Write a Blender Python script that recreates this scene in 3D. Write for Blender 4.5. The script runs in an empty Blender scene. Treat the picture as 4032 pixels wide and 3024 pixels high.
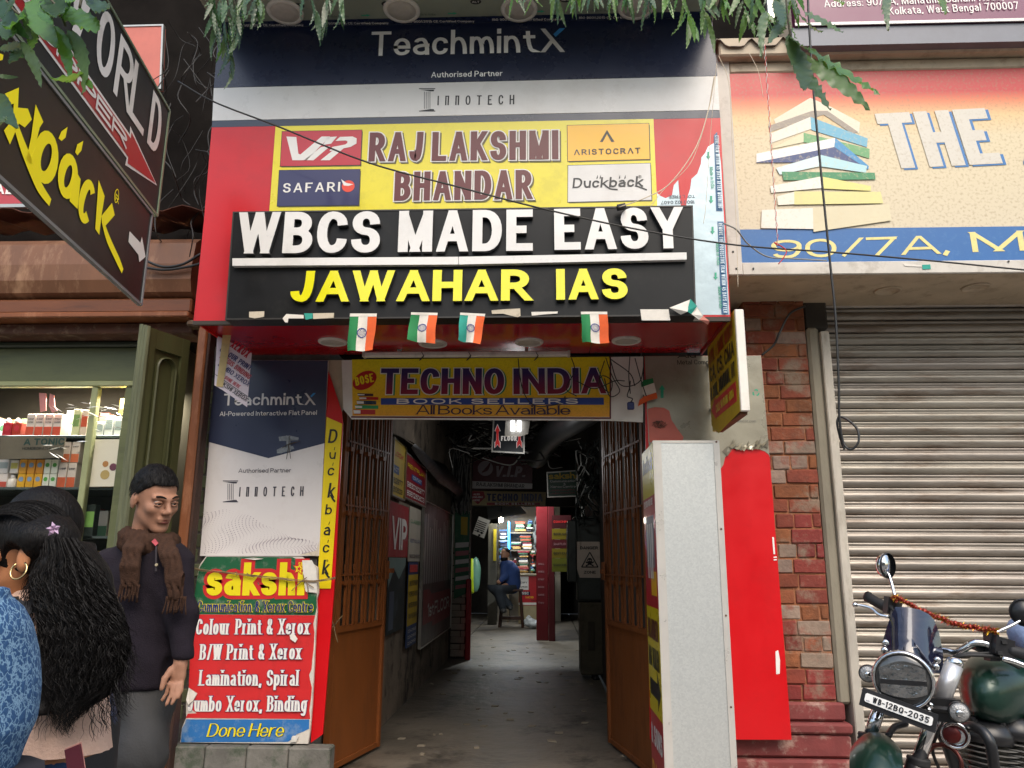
import bpy, math, random
import numpy as np
from mathutils import Vector, Matrix
random.seed(7); np.random.seed(7)
SC = bpy.context.scene
COL = SC.collection
rad = math.radians

# ------------------------------------------------------------------ camera
CAM_H, FPX, PITCH, YAW, ROLL = 1.35, 3028.0, rad(13.0), rad(2.3), rad(0.3)
_f = Vector((-math.sin(YAW)*math.cos(PITCH), math.cos(YAW)*math.cos(PITCH), math.sin(PITCH)))
_r0 = Vector((math.cos(YAW), math.sin(YAW), 0)); _u0 = _r0.cross(_f)
_r = _r0*math.cos(ROLL)+_u0*math.sin(ROLL); _u = -_r0*math.sin(ROLL)+_u0*math.cos(ROLL)
EYE = Vector((0, 0, CAM_H))
cam = bpy.data.cameras.new('camera'); cam_o = bpy.data.objects.new('camera', cam); COL.objects.link(cam_o)
cam.sensor_width = 36; cam.lens = FPX/4032*36; cam.clip_start = .05; cam.clip_end = 500
cam_o.matrix_world = Matrix(((_r.x, _u.x, -_f.x, 0), (_r.y, _u.y, -_f.y, 0), (_r.z, _u.z, -_f.z, CAM_H), (0, 0, 0, 1)))
SC.camera = cam_o

# ------------------------------------------------------------------ light
world = bpy.data.worlds.new('World'); SC.world = world; world.use_nodes = True
wn = world.node_tree.nodes; wl = world.node_tree.links
sky = wn.new('ShaderNodeTexSky'); sky.sky_type = 'NISHITA'; sky.sun_disc = False
SUN_EL, SUN_AZ = rad(50), rad(163)          # azimuth clockwise from +Y: high, behind the photographer
sky.sun_elevation = SUN_EL; sky.sun_rotation = SUN_AZ; sky.air_density = 1.6; sky.dust_density = 3.5
bg = wn['Background']; wl.new(sky.outputs[0], bg.inputs[0]); bg.inputs[1].default_value = 0.15
sl = bpy.data.lights.new('sun', 'SUN'); sl.energy = .95; sl.angle = rad(40); sl.color = (1.0, .95, .88)
so = bpy.data.objects.new('sun', sl); COL.objects.link(so)
sd = Vector((math.sin(SUN_AZ)*math.cos(SUN_EL), math.cos(SUN_AZ)*math.cos(SUN_EL), math.sin(SUN_EL)))
so.rotation_euler = sd.to_track_quat('Z', 'Y').to_euler()
SC.view_settings.view_transform = 'Standard'; SC.view_settings.look = 'None'
SC.view_settings.gamma = 1; SC.view_settings.exposure = 0.86; SC.view_settings.use_curve_mapping = False
SC.cycles.use_denoising = True; SC.cycles.max_bounces = 8; SC.cycles.transparent_max_bounces = 24

# ------------------------------------------------------------------ pixel (4032x3024 photograph) -> point on a real plane
def ray(u, v): return (_f*FPX + _r*(u-2016) - _u*(v-1512)).normalized()
def hit(u, v, p0, n):
    d = ray(u, v); return EYE + d*((Vector(p0)-EYE).dot(n)/d.dot(n))
def P(u, v, Y): return hit(u, v, (0, Y, 0), Vector((0, 1, 0)))
def PZ(u, v, Z): return hit(u, v, (0, 0, Z), Vector((0, 0, 1)))
def PX(u, v, X): return hit(u, v, (X, 0, 0), Vector((1, 0, 0)))
def PD(u, v, d): return hit(u, v, EYE+_f*d, _f)

class Face:
    """A vertical (or tilted) plane: origin, direction along, direction up, outward normal."""
    def __init__(s, p0, along, up=(0, 0, 1)):
        s.p = Vector(p0); s.a = Vector(along).normalized(); s.b = Vector(up).normalized()
        s.n = s.a.cross(s.b)
    def loc(s, u, v):
        q = hit(u, v, s.p, s.n)-s.p; return (q.dot(s.a), q.dot(s.b))
    def pt(s, x, y, off=0): return s.p+s.a*x+s.b*y+s.n*off
    def off(s, d): return Face(s.p+s.n*d, s.a, s.b)
def front(Y): return Face((0, Y, 0), (1, 0, 0))

# ------------------------------------------------------------------ materials
def lin(h):
    if isinstance(h, (tuple, list)): return tuple(h[:3])+(1,)
    h = h.lstrip('#'); c = [int(h[i:i+2], 16)/255 for i in (0, 2, 4)]
    return tuple((x/12.92 if x < .04045 else ((x+.055)/1.055)**2.4) for x in c)+(1,)
_mats = {}
def M(name, col, rough=.5, metal=0., var=.12, scale=6., bump=0., bscale=40., stretch=(1, 1, 1), dirt=None, damt=.4, dscale=3., rnd=0., emit=0., alpha=1., coat=0., trans=0., spec=.5, world=False):
    if name in _mats: return _mats[name]
    m = bpy.data.materials.new(name); _mats[name] = m; m.use_nodes = True
    nt = m.node_tree; N = nt.nodes; L = nt.links; b = N['Principled BSDF']
    c = lin(col); b.inputs['Roughness'].default_value = rough; b.inputs['Metallic'].default_value = metal
    b.inputs['Coat Weight'].default_value = coat; b.inputs['Coat Roughness'].default_value = .08
    b.inputs['Transmission Weight'].default_value = trans; b.inputs['Alpha'].default_value = alpha
    b.inputs['Specular IOR Level'].default_value = spec
    tc = N.new('ShaderNodeTexCoord'); mp = N.new('ShaderNodeMapping'); mp.inputs['Scale'].default_value = stretch
    L.new(N.new('ShaderNodeNewGeometry').outputs['Position'] if world else tc.outputs['Object'], mp.inputs[0])
    out = None
    if var > 0:
        nz = N.new('ShaderNodeTexNoise'); nz.inputs['Scale'].default_value = scale; nz.inputs['Detail'].default_value = 6; nz.inputs['Roughness'].default_value = .65
        L.new(mp.outputs[0], nz.inputs['Vector'])
        r = N.new('ShaderNodeMapRange'); r.inputs['From Min'].default_value = .3; r.inputs['From Max'].default_value = .7
        r.inputs['To Min'].default_value = 1-var; r.inputs['To Max'].default_value = 1+var*.5
        L.new(nz.outputs[0], r.inputs[0])
        mx = N.new('ShaderNodeMix'); mx.data_type = 'RGBA'; mx.blend_type = 'MULTIPLY'; mx.inputs[0].default_value = 1
        mx.inputs[6].default_value = c; L.new(r.outputs[0], mx.inputs[7]); out = mx.outputs[2]
        rr = N.new('ShaderNodeMapRange'); rr.inputs['To Min'].default_value = max(0, rough-.12); rr.inputs['To Max'].default_value = min(1, rough+.12)
        L.new(nz.outputs[0], rr.inputs[0]); L.new(rr.outputs[0], b.inputs['Roughness'])
    if rnd > 0:
        oi = N.new('ShaderNodeObjectInfo'); hs = N.new('ShaderNodeHueSaturation')
        r2 = N.new('ShaderNodeMapRange'); r2.inputs['To Min'].default_value = 1-rnd; r2.inputs['To Max'].default_value = 1+rnd*.7
        L.new(oi.outputs['Random'], r2.inputs[0]); L.new(r2.outputs[0], hs.inputs['Value'])
        r3 = N.new('ShaderNodeMapRange'); r3.inputs['To Min'].default_value = .49; r3.inputs['To Max'].default_value = .515
        ml = N.new('ShaderNodeMath'); ml.operation = 'FRACT'; m2 = N.new('ShaderNodeMath'); m2.operation = 'MULTIPLY'; m2.inputs[1].default_value = 7.3
        L.new(oi.outputs['Random'], m2.inputs[0]); L.new(m2.outputs[0], ml.inputs[0]); L.new(ml.outputs[0], r3.inputs[0]); L.new(r3.outputs[0], hs.inputs['Hue'])
        if out: L.new(out, hs.inputs['Color'])
        else: hs.inputs['Color'].default_value = c
        out = hs.outputs[0]
    if dirt is not None:
        nz = N.new('ShaderNodeTexNoise'); nz.inputs['Scale'].default_value = dscale; nz.inputs['Detail'].default_value = 9; nz.inputs['Roughness'].default_value = .72
        L.new(mp.outputs[0], nz.inputs['Vector'])
        r = N.new('ShaderNodeMapRange'); r.inputs['From Min'].default_value = .52; r.inputs['From Max'].default_value = .64; r.inputs['To Max'].default_value = damt
        L.new(nz.outputs[0], r.inputs[0])
        mx = N.new('ShaderNodeMix'); mx.data_type = 'RGBA'; L.new(r.outputs[0], mx.inputs[0])
        if out: L.new(out, mx.inputs[6])
        else: mx.inputs[6].default_value = c
        mx.inputs[7].default_value = lin(dirt); out = mx.outputs[2]
    if out: L.new(out, b.inputs['Base Color'])
    else: b.inputs['Base Color'].default_value = c
    if bump > 0:
        nb = N.new('ShaderNodeTexNoise'); nb.inputs['Scale'].default_value = bscale; nb.inputs['Detail'].default_value = 5
        L.new(mp.outputs[0], nb.inputs['Vector']); bm = N.new('ShaderNodeBump'); bm.inputs['Strength'].default_value = bump; bm.inputs['Distance'].default_value = .01
        L.new(nb.outputs[0], bm.inputs['Height']); L.new(bm.outputs[0], b.inputs['Normal'])
    if emit > 0:
        b.inputs['Emission Color'].default_value = c; b.inputs['Emission Strength'].default_value = emit
    return m
def PR(name, col, **k):                      # print / paint on boards
    k.setdefault('rough', .38); k.setdefault('var', .05); k.setdefault('scale', 5)
    return M(name, col, **k)

# ------------------------------------------------------------------ objects
def tag(o, label=None, cat=None, group=None, kind=None):
    if label: o['label'] = label
    if cat: o['category'] = cat
    if group: o['group'] = group
    if kind: o['kind'] = kind
    return o
def thing(name, label, cat, loc=(0, 0, 0), group=None):
    o = bpy.data.objects.new(name, None); COL.objects.link(o); o.location = Vector(loc); o.empty_display_size = .05
    return tag(o, label, cat, group)
def wloc(o):
    p = Vector((0, 0, 0))
    while o is not None: p = p+o.location; o = o.parent
    return p
def mesh(name, vs, fs, mat, parent=None, smooth=False, mids=None, own=False):
    vs = [Vector(v) for v in vs]
    if parent is not None: base = wloc(parent)
    if parent is None or own:
        n = len(vs); c = sum(vs, Vector())/max(1, n); c.z = min(v.z for v in vs)
        org = c
    else: org = base
    me = bpy.data.meshes.new(name); me.from_pydata([tuple(v-org) for v in vs], [], fs); me.update()
    for m in (mat if isinstance(mat, (list, tuple)) else [mat]): me.materials.append(m)
    if mids is not None: me.polygons.foreach_set('material_index', mids)
    if smooth: me.polygons.foreach_set('use_smooth', [True]*len(me.polygons))
    o = bpy.data.objects.new(name, me); COL.objects.link(o)
    if parent is not None:
        o.parent = parent; o.location = (org-base) if own else (0, 0, 0)
    else: o.location = org
    return o
class MB:
    """collects simple solids into one mesh"""
    def __init__(s): s.v = []; s.f = []
    def add(s, vs, fs):
        k = len(s.v); s.v += [Vector(v) for v in vs]; s.f += [tuple(i+k for i in f) for f in fs]; return s
    def box(s, x0, y0, z0, x1, y1, z1):
        return s.add([(x0, y0, z0), (x1, y0, z0), (x1, y1, z0), (x0, y1, z0), (x0, y0, z1), (x1, y0, z1), (x1, y1, z1), (x0, y1, z1)],
                     [(0, 3, 2, 1), (4, 5, 6, 7), (0, 1, 5, 4), (1, 2, 6, 5), (2, 3, 7, 6), (3, 0, 4, 7)])
    def bbox(s, x0, y0, z0, x1, y1, z1, b=.004):
        """bevelled box"""
        b = min(b, abs(x1-x0)*.3, abs(y1-y0)*.3, abs(z1-z0)*.3)
        vs = []; X = (x0, x1); Y = (y0, y1); Z = (z0, z1); sg = (1, -1)
        for i in (0, 1):
            for j in (0, 1):
                for k in (0, 1):
                    vs += [(X[i], Y[j]+sg[j]*b, Z[k]+sg[k]*b), (X[i]+sg[i]*b, Y[j], Z[k]+sg[k]*b), (X[i]+sg[i]*b, Y[j]+sg[j]*b, Z[k])]
        I = lambda i, j, k, a: (i*4+j*2+k)*3+a
        fs = []
        for i in (0, 1): fs.append((I(i, 0, 0, 0), I(i, 1, 0, 0), I(i, 1, 1, 0), I(i, 0, 1, 0))[::(-1 if i == 0 else 1)])
        for j in (0, 1): fs.append((I(0, j, 0, 1), I(1, j, 0, 1), I(1, j, 1, 1), I(0, j, 1, 1))[::(1 if j == 0 else -1)])
        for k in (0, 1): fs.append((I(0, 0, k, 2), I(1, 0, k, 2), I(1, 1, k, 2), I(0, 1, k, 2))[::(-1 if k == 0 else 1)])
        for i in (0, 1):
            for j in (0, 1): fs.append((I(i, j, 0, 0), I(i, j, 0, 1), I(i, j, 1, 1), I(i, j, 1, 0)))
            for k in (0, 1): fs.append((I(i, 0, k, 0), I(i, 0, k, 2), I(i, 1, k, 2), I(i, 1, k, 0)))
        for j in (0, 1):
            for k in (0, 1): fs.append((I(0, j, k, 1), I(0, j, k, 2), I(1, j, k, 2), I(1, j, k, 1)))
        for i in (0, 1):
            for j in (0, 1):
                for k in (0, 1): fs.append((I(i, j, k, 0), I(i, j, k, 1), I(i, j, k, 2)))
        return s.add(vs, fs)
    def tube(s, pts, r, n=8, cap=True):
        pts = [Vector(p) for p in pts]; rs = r if isinstance(r, (list, tuple)) else [r]*len(pts)
        vs = []; fs = []; t0 = (pts[1]-pts[0]).normalized()
        a = t0.orthogonal().normalized(); prev = t0
        for i, p in enumerate(pts):
            t = (pts[min(i+1, len(pts)-1)]-pts[max(i-1, 0)]).normalized()
            q = prev.rotation_difference(t); a = q @ a; prev = t; b = t.cross(a)
            for k in range(n):
                an = 2*math.pi*k/n; vs.append(p+(a*math.cos(an)+b*math.sin(an))*rs[i])
        for i in range(len(pts)-1):
            for k in range(n): fs.append((i*n+k, i*n+(k+1) % n, (i+1)*n+(k+1) % n, (i+1)*n+k))
        if cap: fs += [tuple(range(n))[::-1], tuple((len(pts)-1)*n+k for k in range(n))]
        return s.add(vs, fs)
    def lathe(s, c, axis, prof, n=24, cap=True):
        """prof: list of (radius, distance along axis)"""
        ax = Vector(axis).normalized(); a = ax.orthogonal().normalized(); b = ax.cross(a); vs = []; fs = []
        for r, h in prof:
            for k in range(n):
                an = 2*math.pi*k/n; vs.append(Vector(c)+ax*h+(a*math.cos(an)+b*math.sin(an))*max(r, 1e-5))
        for i in range(len(prof)-1):
            for k in range(n): fs.append((i*n+k, i*n+(k+1) % n, (i+1)*n+(k+1) % n, (i+1)*n+k))
        if cap: fs += [tuple(range(n))[::-1], tuple((len(prof)-1)*n+k for k in range(n))]
        return s.add(vs, fs)
    def obox(s, c, ax, ay, az):
        """box at centre c with half-axes vectors"""
        c, ax, ay, az = map(Vector, (c, ax, ay, az))
        return s.add([c+ax*i+ay*j+az*k for k in (-1, 1) for i, j in ((-1, -1), (1, -1), (1, 1), (-1, 1))],
                     [(0, 3, 2, 1), (4, 5, 6, 7), (0, 1, 5, 4), (1, 2, 6, 5), (2, 3, 7, 6), (3, 0, 4, 7)])
    def build(s, name, mat, parent=None, smooth=False, own=False): return mesh(name, s.v, s.f, mat, parent, smooth, own=own)

def spline(pts, n=8):
    """Catmull-Rom through points"""
    p = [Vector(q) for q in pts]; p = [p[0]*2-p[1]]+p+[p[-1]*2-p[-2]]; out = []
    for i in range(1, len(p)-2):
        for k in range(n):
            t = k/n; out.append(.5*((2*p[i])+(p[i+1]-p[i-1])*t+(2*p[i-1]-5*p[i]+4*p[i+1]-p[i+2])*t*t+(3*p[i]-p[i-1]-3*p[i+1]+p[i+2])*t**3))
    out.append(p[-2]); return out
def wire(name, pts, r, mat, parent=None, n=8, sides=6, label=None, cat=None, group=None):
    o = MB().tube(spline(pts, n) if n > 1 else pts, r, sides).build(name, mat, parent, True)
    if label: tag(o, label, cat or 'cable', group)
    return o

def plate(name, F, poly, th, mat, parent=None, off=0., px=True):
    """solid board: outline poly (photo pixels or local metres) on face F, thickness th behind, front shifted by off"""
    q = [F.loc(*p) if px else p for p in poly]
    A = sum(q[i][0]*q[(i+1) % len(q)][1]-q[(i+1) % len(q)][0]*q[i][1] for i in range(len(q)))
    if A < 0: q = q[::-1]
    n = len(q); vs = [F.pt(x, y, off) for x, y in q]+[F.pt(x, y, off-th) for x, y in q]
    fs = [tuple(range(n)), tuple(range(n, 2*n))[::-1]]+[(i, i+n, (i+1) % n+n, (i+1) % n) for i in range(n)]
    return mesh(name, vs, fs, mat, parent)
def frame(name, F, poly, w, th, mat, parent=None, off=0.):
    """rim of width w inside a 4-corner outline"""
    q = [Vector(F.loc(*p)) for p in poly]; c = sum(q, Vector((0, 0)))/4; mb = MB()
    inn = []
    for i in range(4):
        a, b, d = q[i-1], q[i], q[(i+1) % 4]; e1 = (a-b).normalized(); e2 = (d-b).normalized()
        s = abs(e1.x*e2.y-e1.y*e2.x); inn.append(b+(e1+e2)*(w/max(s, .2)))
    for i in range(4):
        j = (i+1) % 4; qs = [q[i], q[j], inn[j], inn[i]]
        A = sum(qs[k].x*qs[(k+1) % 4].y-qs[(k+1) % 4].x*qs[k].y for k in range(4))
        if A < 0: qs = qs[::-1]
        vs = [F.pt(p.x, p.y, off) for p in qs]+[F.pt(p.x, p.y, off-th) for p in qs]
        mb.add(vs, [(0, 1, 2, 3), (7, 6, 5, 4), (0, 4, 5, 1), (1, 5, 6, 2), (2, 6, 7, 3), (3, 7, 4, 0)])
    return mb.build(name, mat, parent)

# ------------------------------------------------------------------ signed-distance modelling (bodies, tanks, cloth)
def smin(a, b, k):
    h = np.clip(.5+.5*(b-a)/k, 0, 1); return b*(1-h)+a*h-k*h*(1-h)
def sub(a, b, k=.004): return -smin(-a, b, k)
def s_ell(p, c, r, R=None):
    q = p-np.array(c); r = np.array(r)
    if R is not None: q = q @ R
    k0 = np.linalg.norm(q/r, axis=1); k1 = np.linalg.norm(q/(r*r), axis=1)+1e-9
    return k0*(k0-1)/k1
def s_cap(p, a, b, r1, r2=None):
    a = np.array(a); b = np.array(b); r2 = r1 if r2 is None else r2
    ba = b-a; h = np.clip(((p-a) @ ba)/(ba @ ba), 0, 1)
    return np.linalg.norm(p-a-np.outer(h, ba), axis=1)-(r1+(r2-r1)*h)
def s_chain(p, pts, rs, k=.02):
    d = None
    for i in range(len(pts)-1):
        e = s_cap(p, pts[i], pts[i+1], rs[i], rs[i+1]); d = e if d is None else smin(d, e, k)
    return d
def s_sec(p, rings, k=0):
    """loft of elliptical sections: rings of (z, cx, cy, rx, ry); approximate distance"""
    z = np.array([r[0] for r in rings]); o = np.argsort(z); g = lambda i: np.interp(p[:, 2], z[o], np.array([r[i] for r in rings])[o])
    cx, cy, rx, ry = g(1), g(2), g(3), g(4)
    q = np.sqrt(((p[:, 0]-cx)/rx)**2+((p[:, 1]-cy)/ry)**2); d = (q-1)*np.minimum(rx, ry)
    return np.maximum(d, np.maximum(z.min()-p[:, 2], p[:, 2]-z.max()))
def wob(p, s, seed=0):
    q = p/s+seed*1.7
    return (np.sin(q[:, 0]*1.3+np.sin(q[:, 1]*1.7+q[:, 2]))+np.sin(q[:, 1]*1.1+2*np.sin(q[:, 2]*.9+q[:, 0]*.6))+np.sin(q[:, 2]*1.5+1.4*np.sin(q[:, 0]*1.2-q[:, 1])))/3
def sdf_mesh(name, fn, lo, hi, h, mat, parent=None, T=None, cond=None, keep_local=False):
    lo = np.array(lo, float); n = np.ceil((np.array(hi)-lo)/h).astype(int)+1
    ax = [lo[i]+h*np.arange(n[i]) for i in range(3)]
    G = np.stack(np.meshgrid(*ax, indexing='ij'), -1).reshape(-1, 3)
    V = np.empty(len(G))
    for i in range(0, len(G), 400000): V[i:i+400000] = fn(G[i:i+400000])
    V = V.reshape(n); G = G.reshape(*n, 3); ins = V < 0
    cs = np.zeros(n-1); cnt = np.zeros(n-1); acc = np.zeros(tuple(n-1)+(3,))
    sl = lambda d: tuple(slice(d[i], n[i]-1+d[i]) for i in range(3))
    cor = [(i, j, k) for i in (0, 1) for j in (0, 1) for k in (0, 1)]
    for a in cor:
        for x in range(3):
            if a[x]: continue
            b = tuple(a[i]+(i == x) for i in range(3)); va, vb = V[sl(a)], V[sl(b)]; m = (va < 0) != (vb < 0)
            t = np.where(m, va/np.where(m, va-vb, 1), 0)[..., None]
            acc += m[..., None]*(G[sl(a)]*(1-t)+G[sl(b)]*t); cnt += m
    act = cnt > 0; idx = -np.ones(n-1, int); idx[act] = np.arange(act.sum())
    vs = acc[act]/cnt[act][:, None]; fs = []
    for x in range(3):
        y, z = (x+1) % 3, (x+2) % 3
        s0 = [slice(None)]*3; s1 = [slice(None)]*3; s0[x] = slice(0, n[x]-1); s1[x] = slice(1, n[x])
        A = ins[tuple(s0)]; B = ins[tuple(s1)]; e = np.argwhere(A != B)
        e = e[(e[:, y] > 0) & (e[:, z] > 0) & (e[:, y] < n[y]-1) & (e[:, z] < n[z]-1)]
        if not len(e): continue
        def id_(dy, dz):
            q = e.copy(); q[:, y] -= dy; q[:, z] -= dz; return idx[q[:, 0], q[:, 1], q[:, 2]]
        q = np.stack([id_(1, 1), id_(0, 1), id_(0, 0), id_(1, 0)], 1)
        fl = ~A[e[:, 0], e[:, 1], e[:, 2]]; q[fl] = q[fl][:, ::-1]; fs.append(q)
    fs = np.concatenate(fs).tolist() if fs else []
    if T is not None: vs = vs @ np.array(T.to_3x3()).T+np.array(T.translation)
    return mesh(name, vs.tolist(), fs, mat, parent, True)

# ------------------------------------------------------------------ a small stroke alphabet for the lettering
GL = {}
def _g(s):
    for ln in s.strip().splitlines():
        ch, w, st = ln.strip().split(None, 2); GL[ch] = (float(w), st)
_g('''
A .7 0,0 .32,1;.38,1 .7,0;.12,.3 .58,.3
B .6 0,0 0,1;0,1 .25,1 .55,1r .55,.53r .25,.53 0,.53;.25,.53 .6,.53r .6,0r .25,0 0,0
C .62 .62,.7 .62,1r 0,1r 0,0r .62,0r .62,.3
D .64 0,0 0,1;0,1 .25,1 .64,1r .64,0r .25,0 0,0
E .54 0,0 0,1;0,1 .54,1;0,.52 .5,.52;0,0 .54,0
F .52 0,0 0,1;0,1 .52,1;0,.5 .46,.5
G .66 .64,.74 .64,1r 0,1r 0,0r .66,0r .66,.46;.34,.46 .66,.46
H .62 0,0 0,1;.62,0 .62,1;0,.52 .62,.52
I .0 0,0 0,1
J .44 0,.3 0,0r .44,0r .44,1
K .62 0,0 0,1;0,.34 .58,1;.2,.6 .62,0
L .5 0,0 0,1;0,0 .5,0
M .8 0,0 0,1;.02,1 .4,0;.4,0 .78,1;.8,0 .8,1
N .64 0,0 0,1;.02,1 .62,0;.64,0 .64,1
O .68 o0,0r .68,0r .68,1r 0,1r
P .58 0,0 0,1;0,1 .25,1 .58,1r .58,.44r .25,.44 0,.44
Q .68 o0,0r .68,0r .68,1r 0,1r;.4,.28 .7,-.05
R .62 0,0 0,1;0,1 .25,1 .57,1r .57,.47r .25,.47 0,.47;.3,.47 .62,0
S .58 .56,.72 .56,1r .02,1r .02,.53r .58,.5r .58,0r 0,0r 0,.28
T .6 0,1 .6,1;.3,0 .3,1
U .62 0,1 0,0r .62,0r .62,1
V .68 0,1 .32,0;.36,0 .68,1
W 1. 0,1 .24,0;.26,0 .48,1;.52,1 .74,0;.76,0 1,1
X .64 0,0 .64,1;0,1 .64,0
Y .66 0,1 .33,.42;.66,1 .33,.42;.33,0 .33,.46
Z .58 0,1 .58,1;.58,1 0,0;0,0 .58,0
0 .56 o0,0r .56,0r .56,1r 0,1r
1 .2 0,.78 .2,1;.2,0 .2,1
2 .54 0,.72 0,1r .54,1r .54,.58r .02,0;0,0 .54,0
3 .54 0,.76 0,1r .52,1r .52,.54r .2,.54;.2,.54 .54,.54r .54,0r 0,0r 0,.24
4 .6 .42,0 .42,1;.42,1 0,.26;0,.26 .6,.26
5 .54 .5,1 .06,1;.06,1 .06,.5;.06,.58 .54,.66r .54,0r 0,0r 0,.2
6 .54 o0,0r .54,0r .54,.58r 0,.58r;0,.3 0,1r .5,1r .5,.8
7 .54 0,1 .54,1;.54,1 .16,0
8 .54 o.03,.53r .51,.53r .51,1r .03,1r;o0,0r .54,0r .54,.53r 0,.53r
9 .54 o0,.42r .54,.42r .54,1r 0,1r;.54,.7 .54,0r .02,0r .02,.2
a .46 .04,.56 .04,.7r .46,.7r .46,0;.46,.4 0,.42r 0,0r .46,0r .46,.2
b .5 0,0 0,1;o0,0r .5,0r .5,.7r 0,.7r
c .44 .44,.48 .44,.7r 0,.7r 0,0r .44,0r .44,.22
d .5 .5,0 .5,1;o0,0r .5,0r .5,.7r 0,.7r
e .48 0,.33 .48,.33 .48,.7r 0,.7r 0,0r .46,0r .46,.18
f .34 .12,0 .12,1r .36,1;0,.7 .34,.7
g .48 o0,0r .48,0r .48,.7r 0,.7r;.48,.7 .48,-.28r 0,-.28r 0,-.16
h .46 0,0 0,1;0,.35 0,.7r .46,.7r .46,0
i .0 0,0 0,.7;0,.86 0,1
j .12 .12,.7 .12,-.28r 0,-.28;.12,.86 .12,1
k .46 0,0 0,1;0,.24 .42,.7;.14,.4 .46,0
l .0 0,0 0,1
m .76 0,0 0,.7;0,.4 0,.7r .38,.7r .38,0;.38,.4 .38,.7r .76,.7r .76,0
n .46 0,0 0,.7;0,.4 0,.7r .46,.7r .46,0
o .5 o0,0r .5,0r .5,.7r 0,.7r
p .5 0,-.28 0,.7;o0,0r .5,0r .5,.7r 0,.7r
q .5 .5,-.28 .5,.7;o0,0r .5,0r .5,.7r 0,.7r
r .3 0,0 0,.7;0,.35 0,.7r .3,.7
s .42 .4,.52 .4,.7r 0,.7r 0,.37r .42,.34r .42,0r 0,0r 0,.18
t .3 .1,.94 .1,0r .3,0;0,.7 .3,.7
u .46 0,.7 0,0r .46,0r .46,.3;.46,.7 .46,0
v .48 0,.7 .22,0;.26,0 .48,.7
w .76 0,.7 .18,0;.2,0 .37,.7;.39,.7 .56,0;.58,0 .76,.7
x .46 0,0 .46,.7;0,.7 .46,0
y .48 0,.7 .24,0;.48,.7 .14,-.28
z .42 0,.7 .42,.7;.42,.7 0,0;0,0 .42,0
& .6 .6,0 .12,.74;o.08,.6r .42,.6r .42,1r .08,1r;.2,.56 0,.5r 0,0r .46,0r .58,.36
. .0 0,0 0,.1
, .0 .04,.1 -.04,-.16
: .0 0,0 0,.1;0,.5 0,.6
/ .4 0,-.05 .4,1
- .3 0,.4 .3,.4
' .0 0,.8 0,1
( .2 .2,1 0,1r 0,0r .2,0
) .2 0,1 .2,1r .2,0r 0,0
| .0 0,-.1 0,1.05
¬ .46 0,0 0,1;.46,0 .46,1;0,1 .46,1
Λ .7 0,0 .32,1;.38,1 .7,0
® .9 o0,0r .9,0r .9,1r 0,1r;.3,.2 .3,.8;.3,.8 .62,.8r .62,.5r .3,.5;.42,.5 .64,.2
''')
def _path(st, wd, a, b, kx, x0, lc):
    """parse one stroke into points (height 1) with pen insets"""
    closed = st[0] == 'o'; st = st.lstrip('o'); pts = []
    W = wd*kx
    def my(y):
        if y < -.02: return y+b
        if lc:
            if y <= .7: return b+y/.7*(.7-2*b)
            return y-b
        return b+y*(1-2*b) if y <= 1.02 else y
    raw = []
    for t in st.split():
        r = t.endswith('r'); x, y = t.rstrip('r').split(','); x = float(x); y = float(y)
        raw.append((Vector((x0+a+x*kx, my(y))), r, x, y))
    n = len(raw); out = []
    for i in range(n):
        p, r, x, y = raw[i]
        if not r or (not closed and i in (0, n-1)): out.append(p); continue
        q0, r0 = raw[i-1][:2]; q1, r1 = raw[(i+1) % n][:2]
        e0 = p+(q0-p)*(.5 if r0 else 1); e1 = p+(q1-p)*(.5 if r1 else 1)
        for k in range(7):
            t = k/6; c0 = e0+(p-e0)*.6; c1 = e1+(p-e1)*.6
            out.append(e0*(1-t)**3+c0*3*t*(1-t)**2+c1*3*t*t*(1-t)+e1*t**3)
    o2 = [out[0]]
    for p in out[1:]:
        if (p-o2[-1]).length > 1e-4: o2.append(p)
    if closed and (o2[0]-o2[-1]).length < 1e-4: o2.pop()
    ends = [(raw[0][2], raw[0][3]), (raw[-1][2], raw[-1][3])]
    return o2, closed, ends, W
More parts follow.
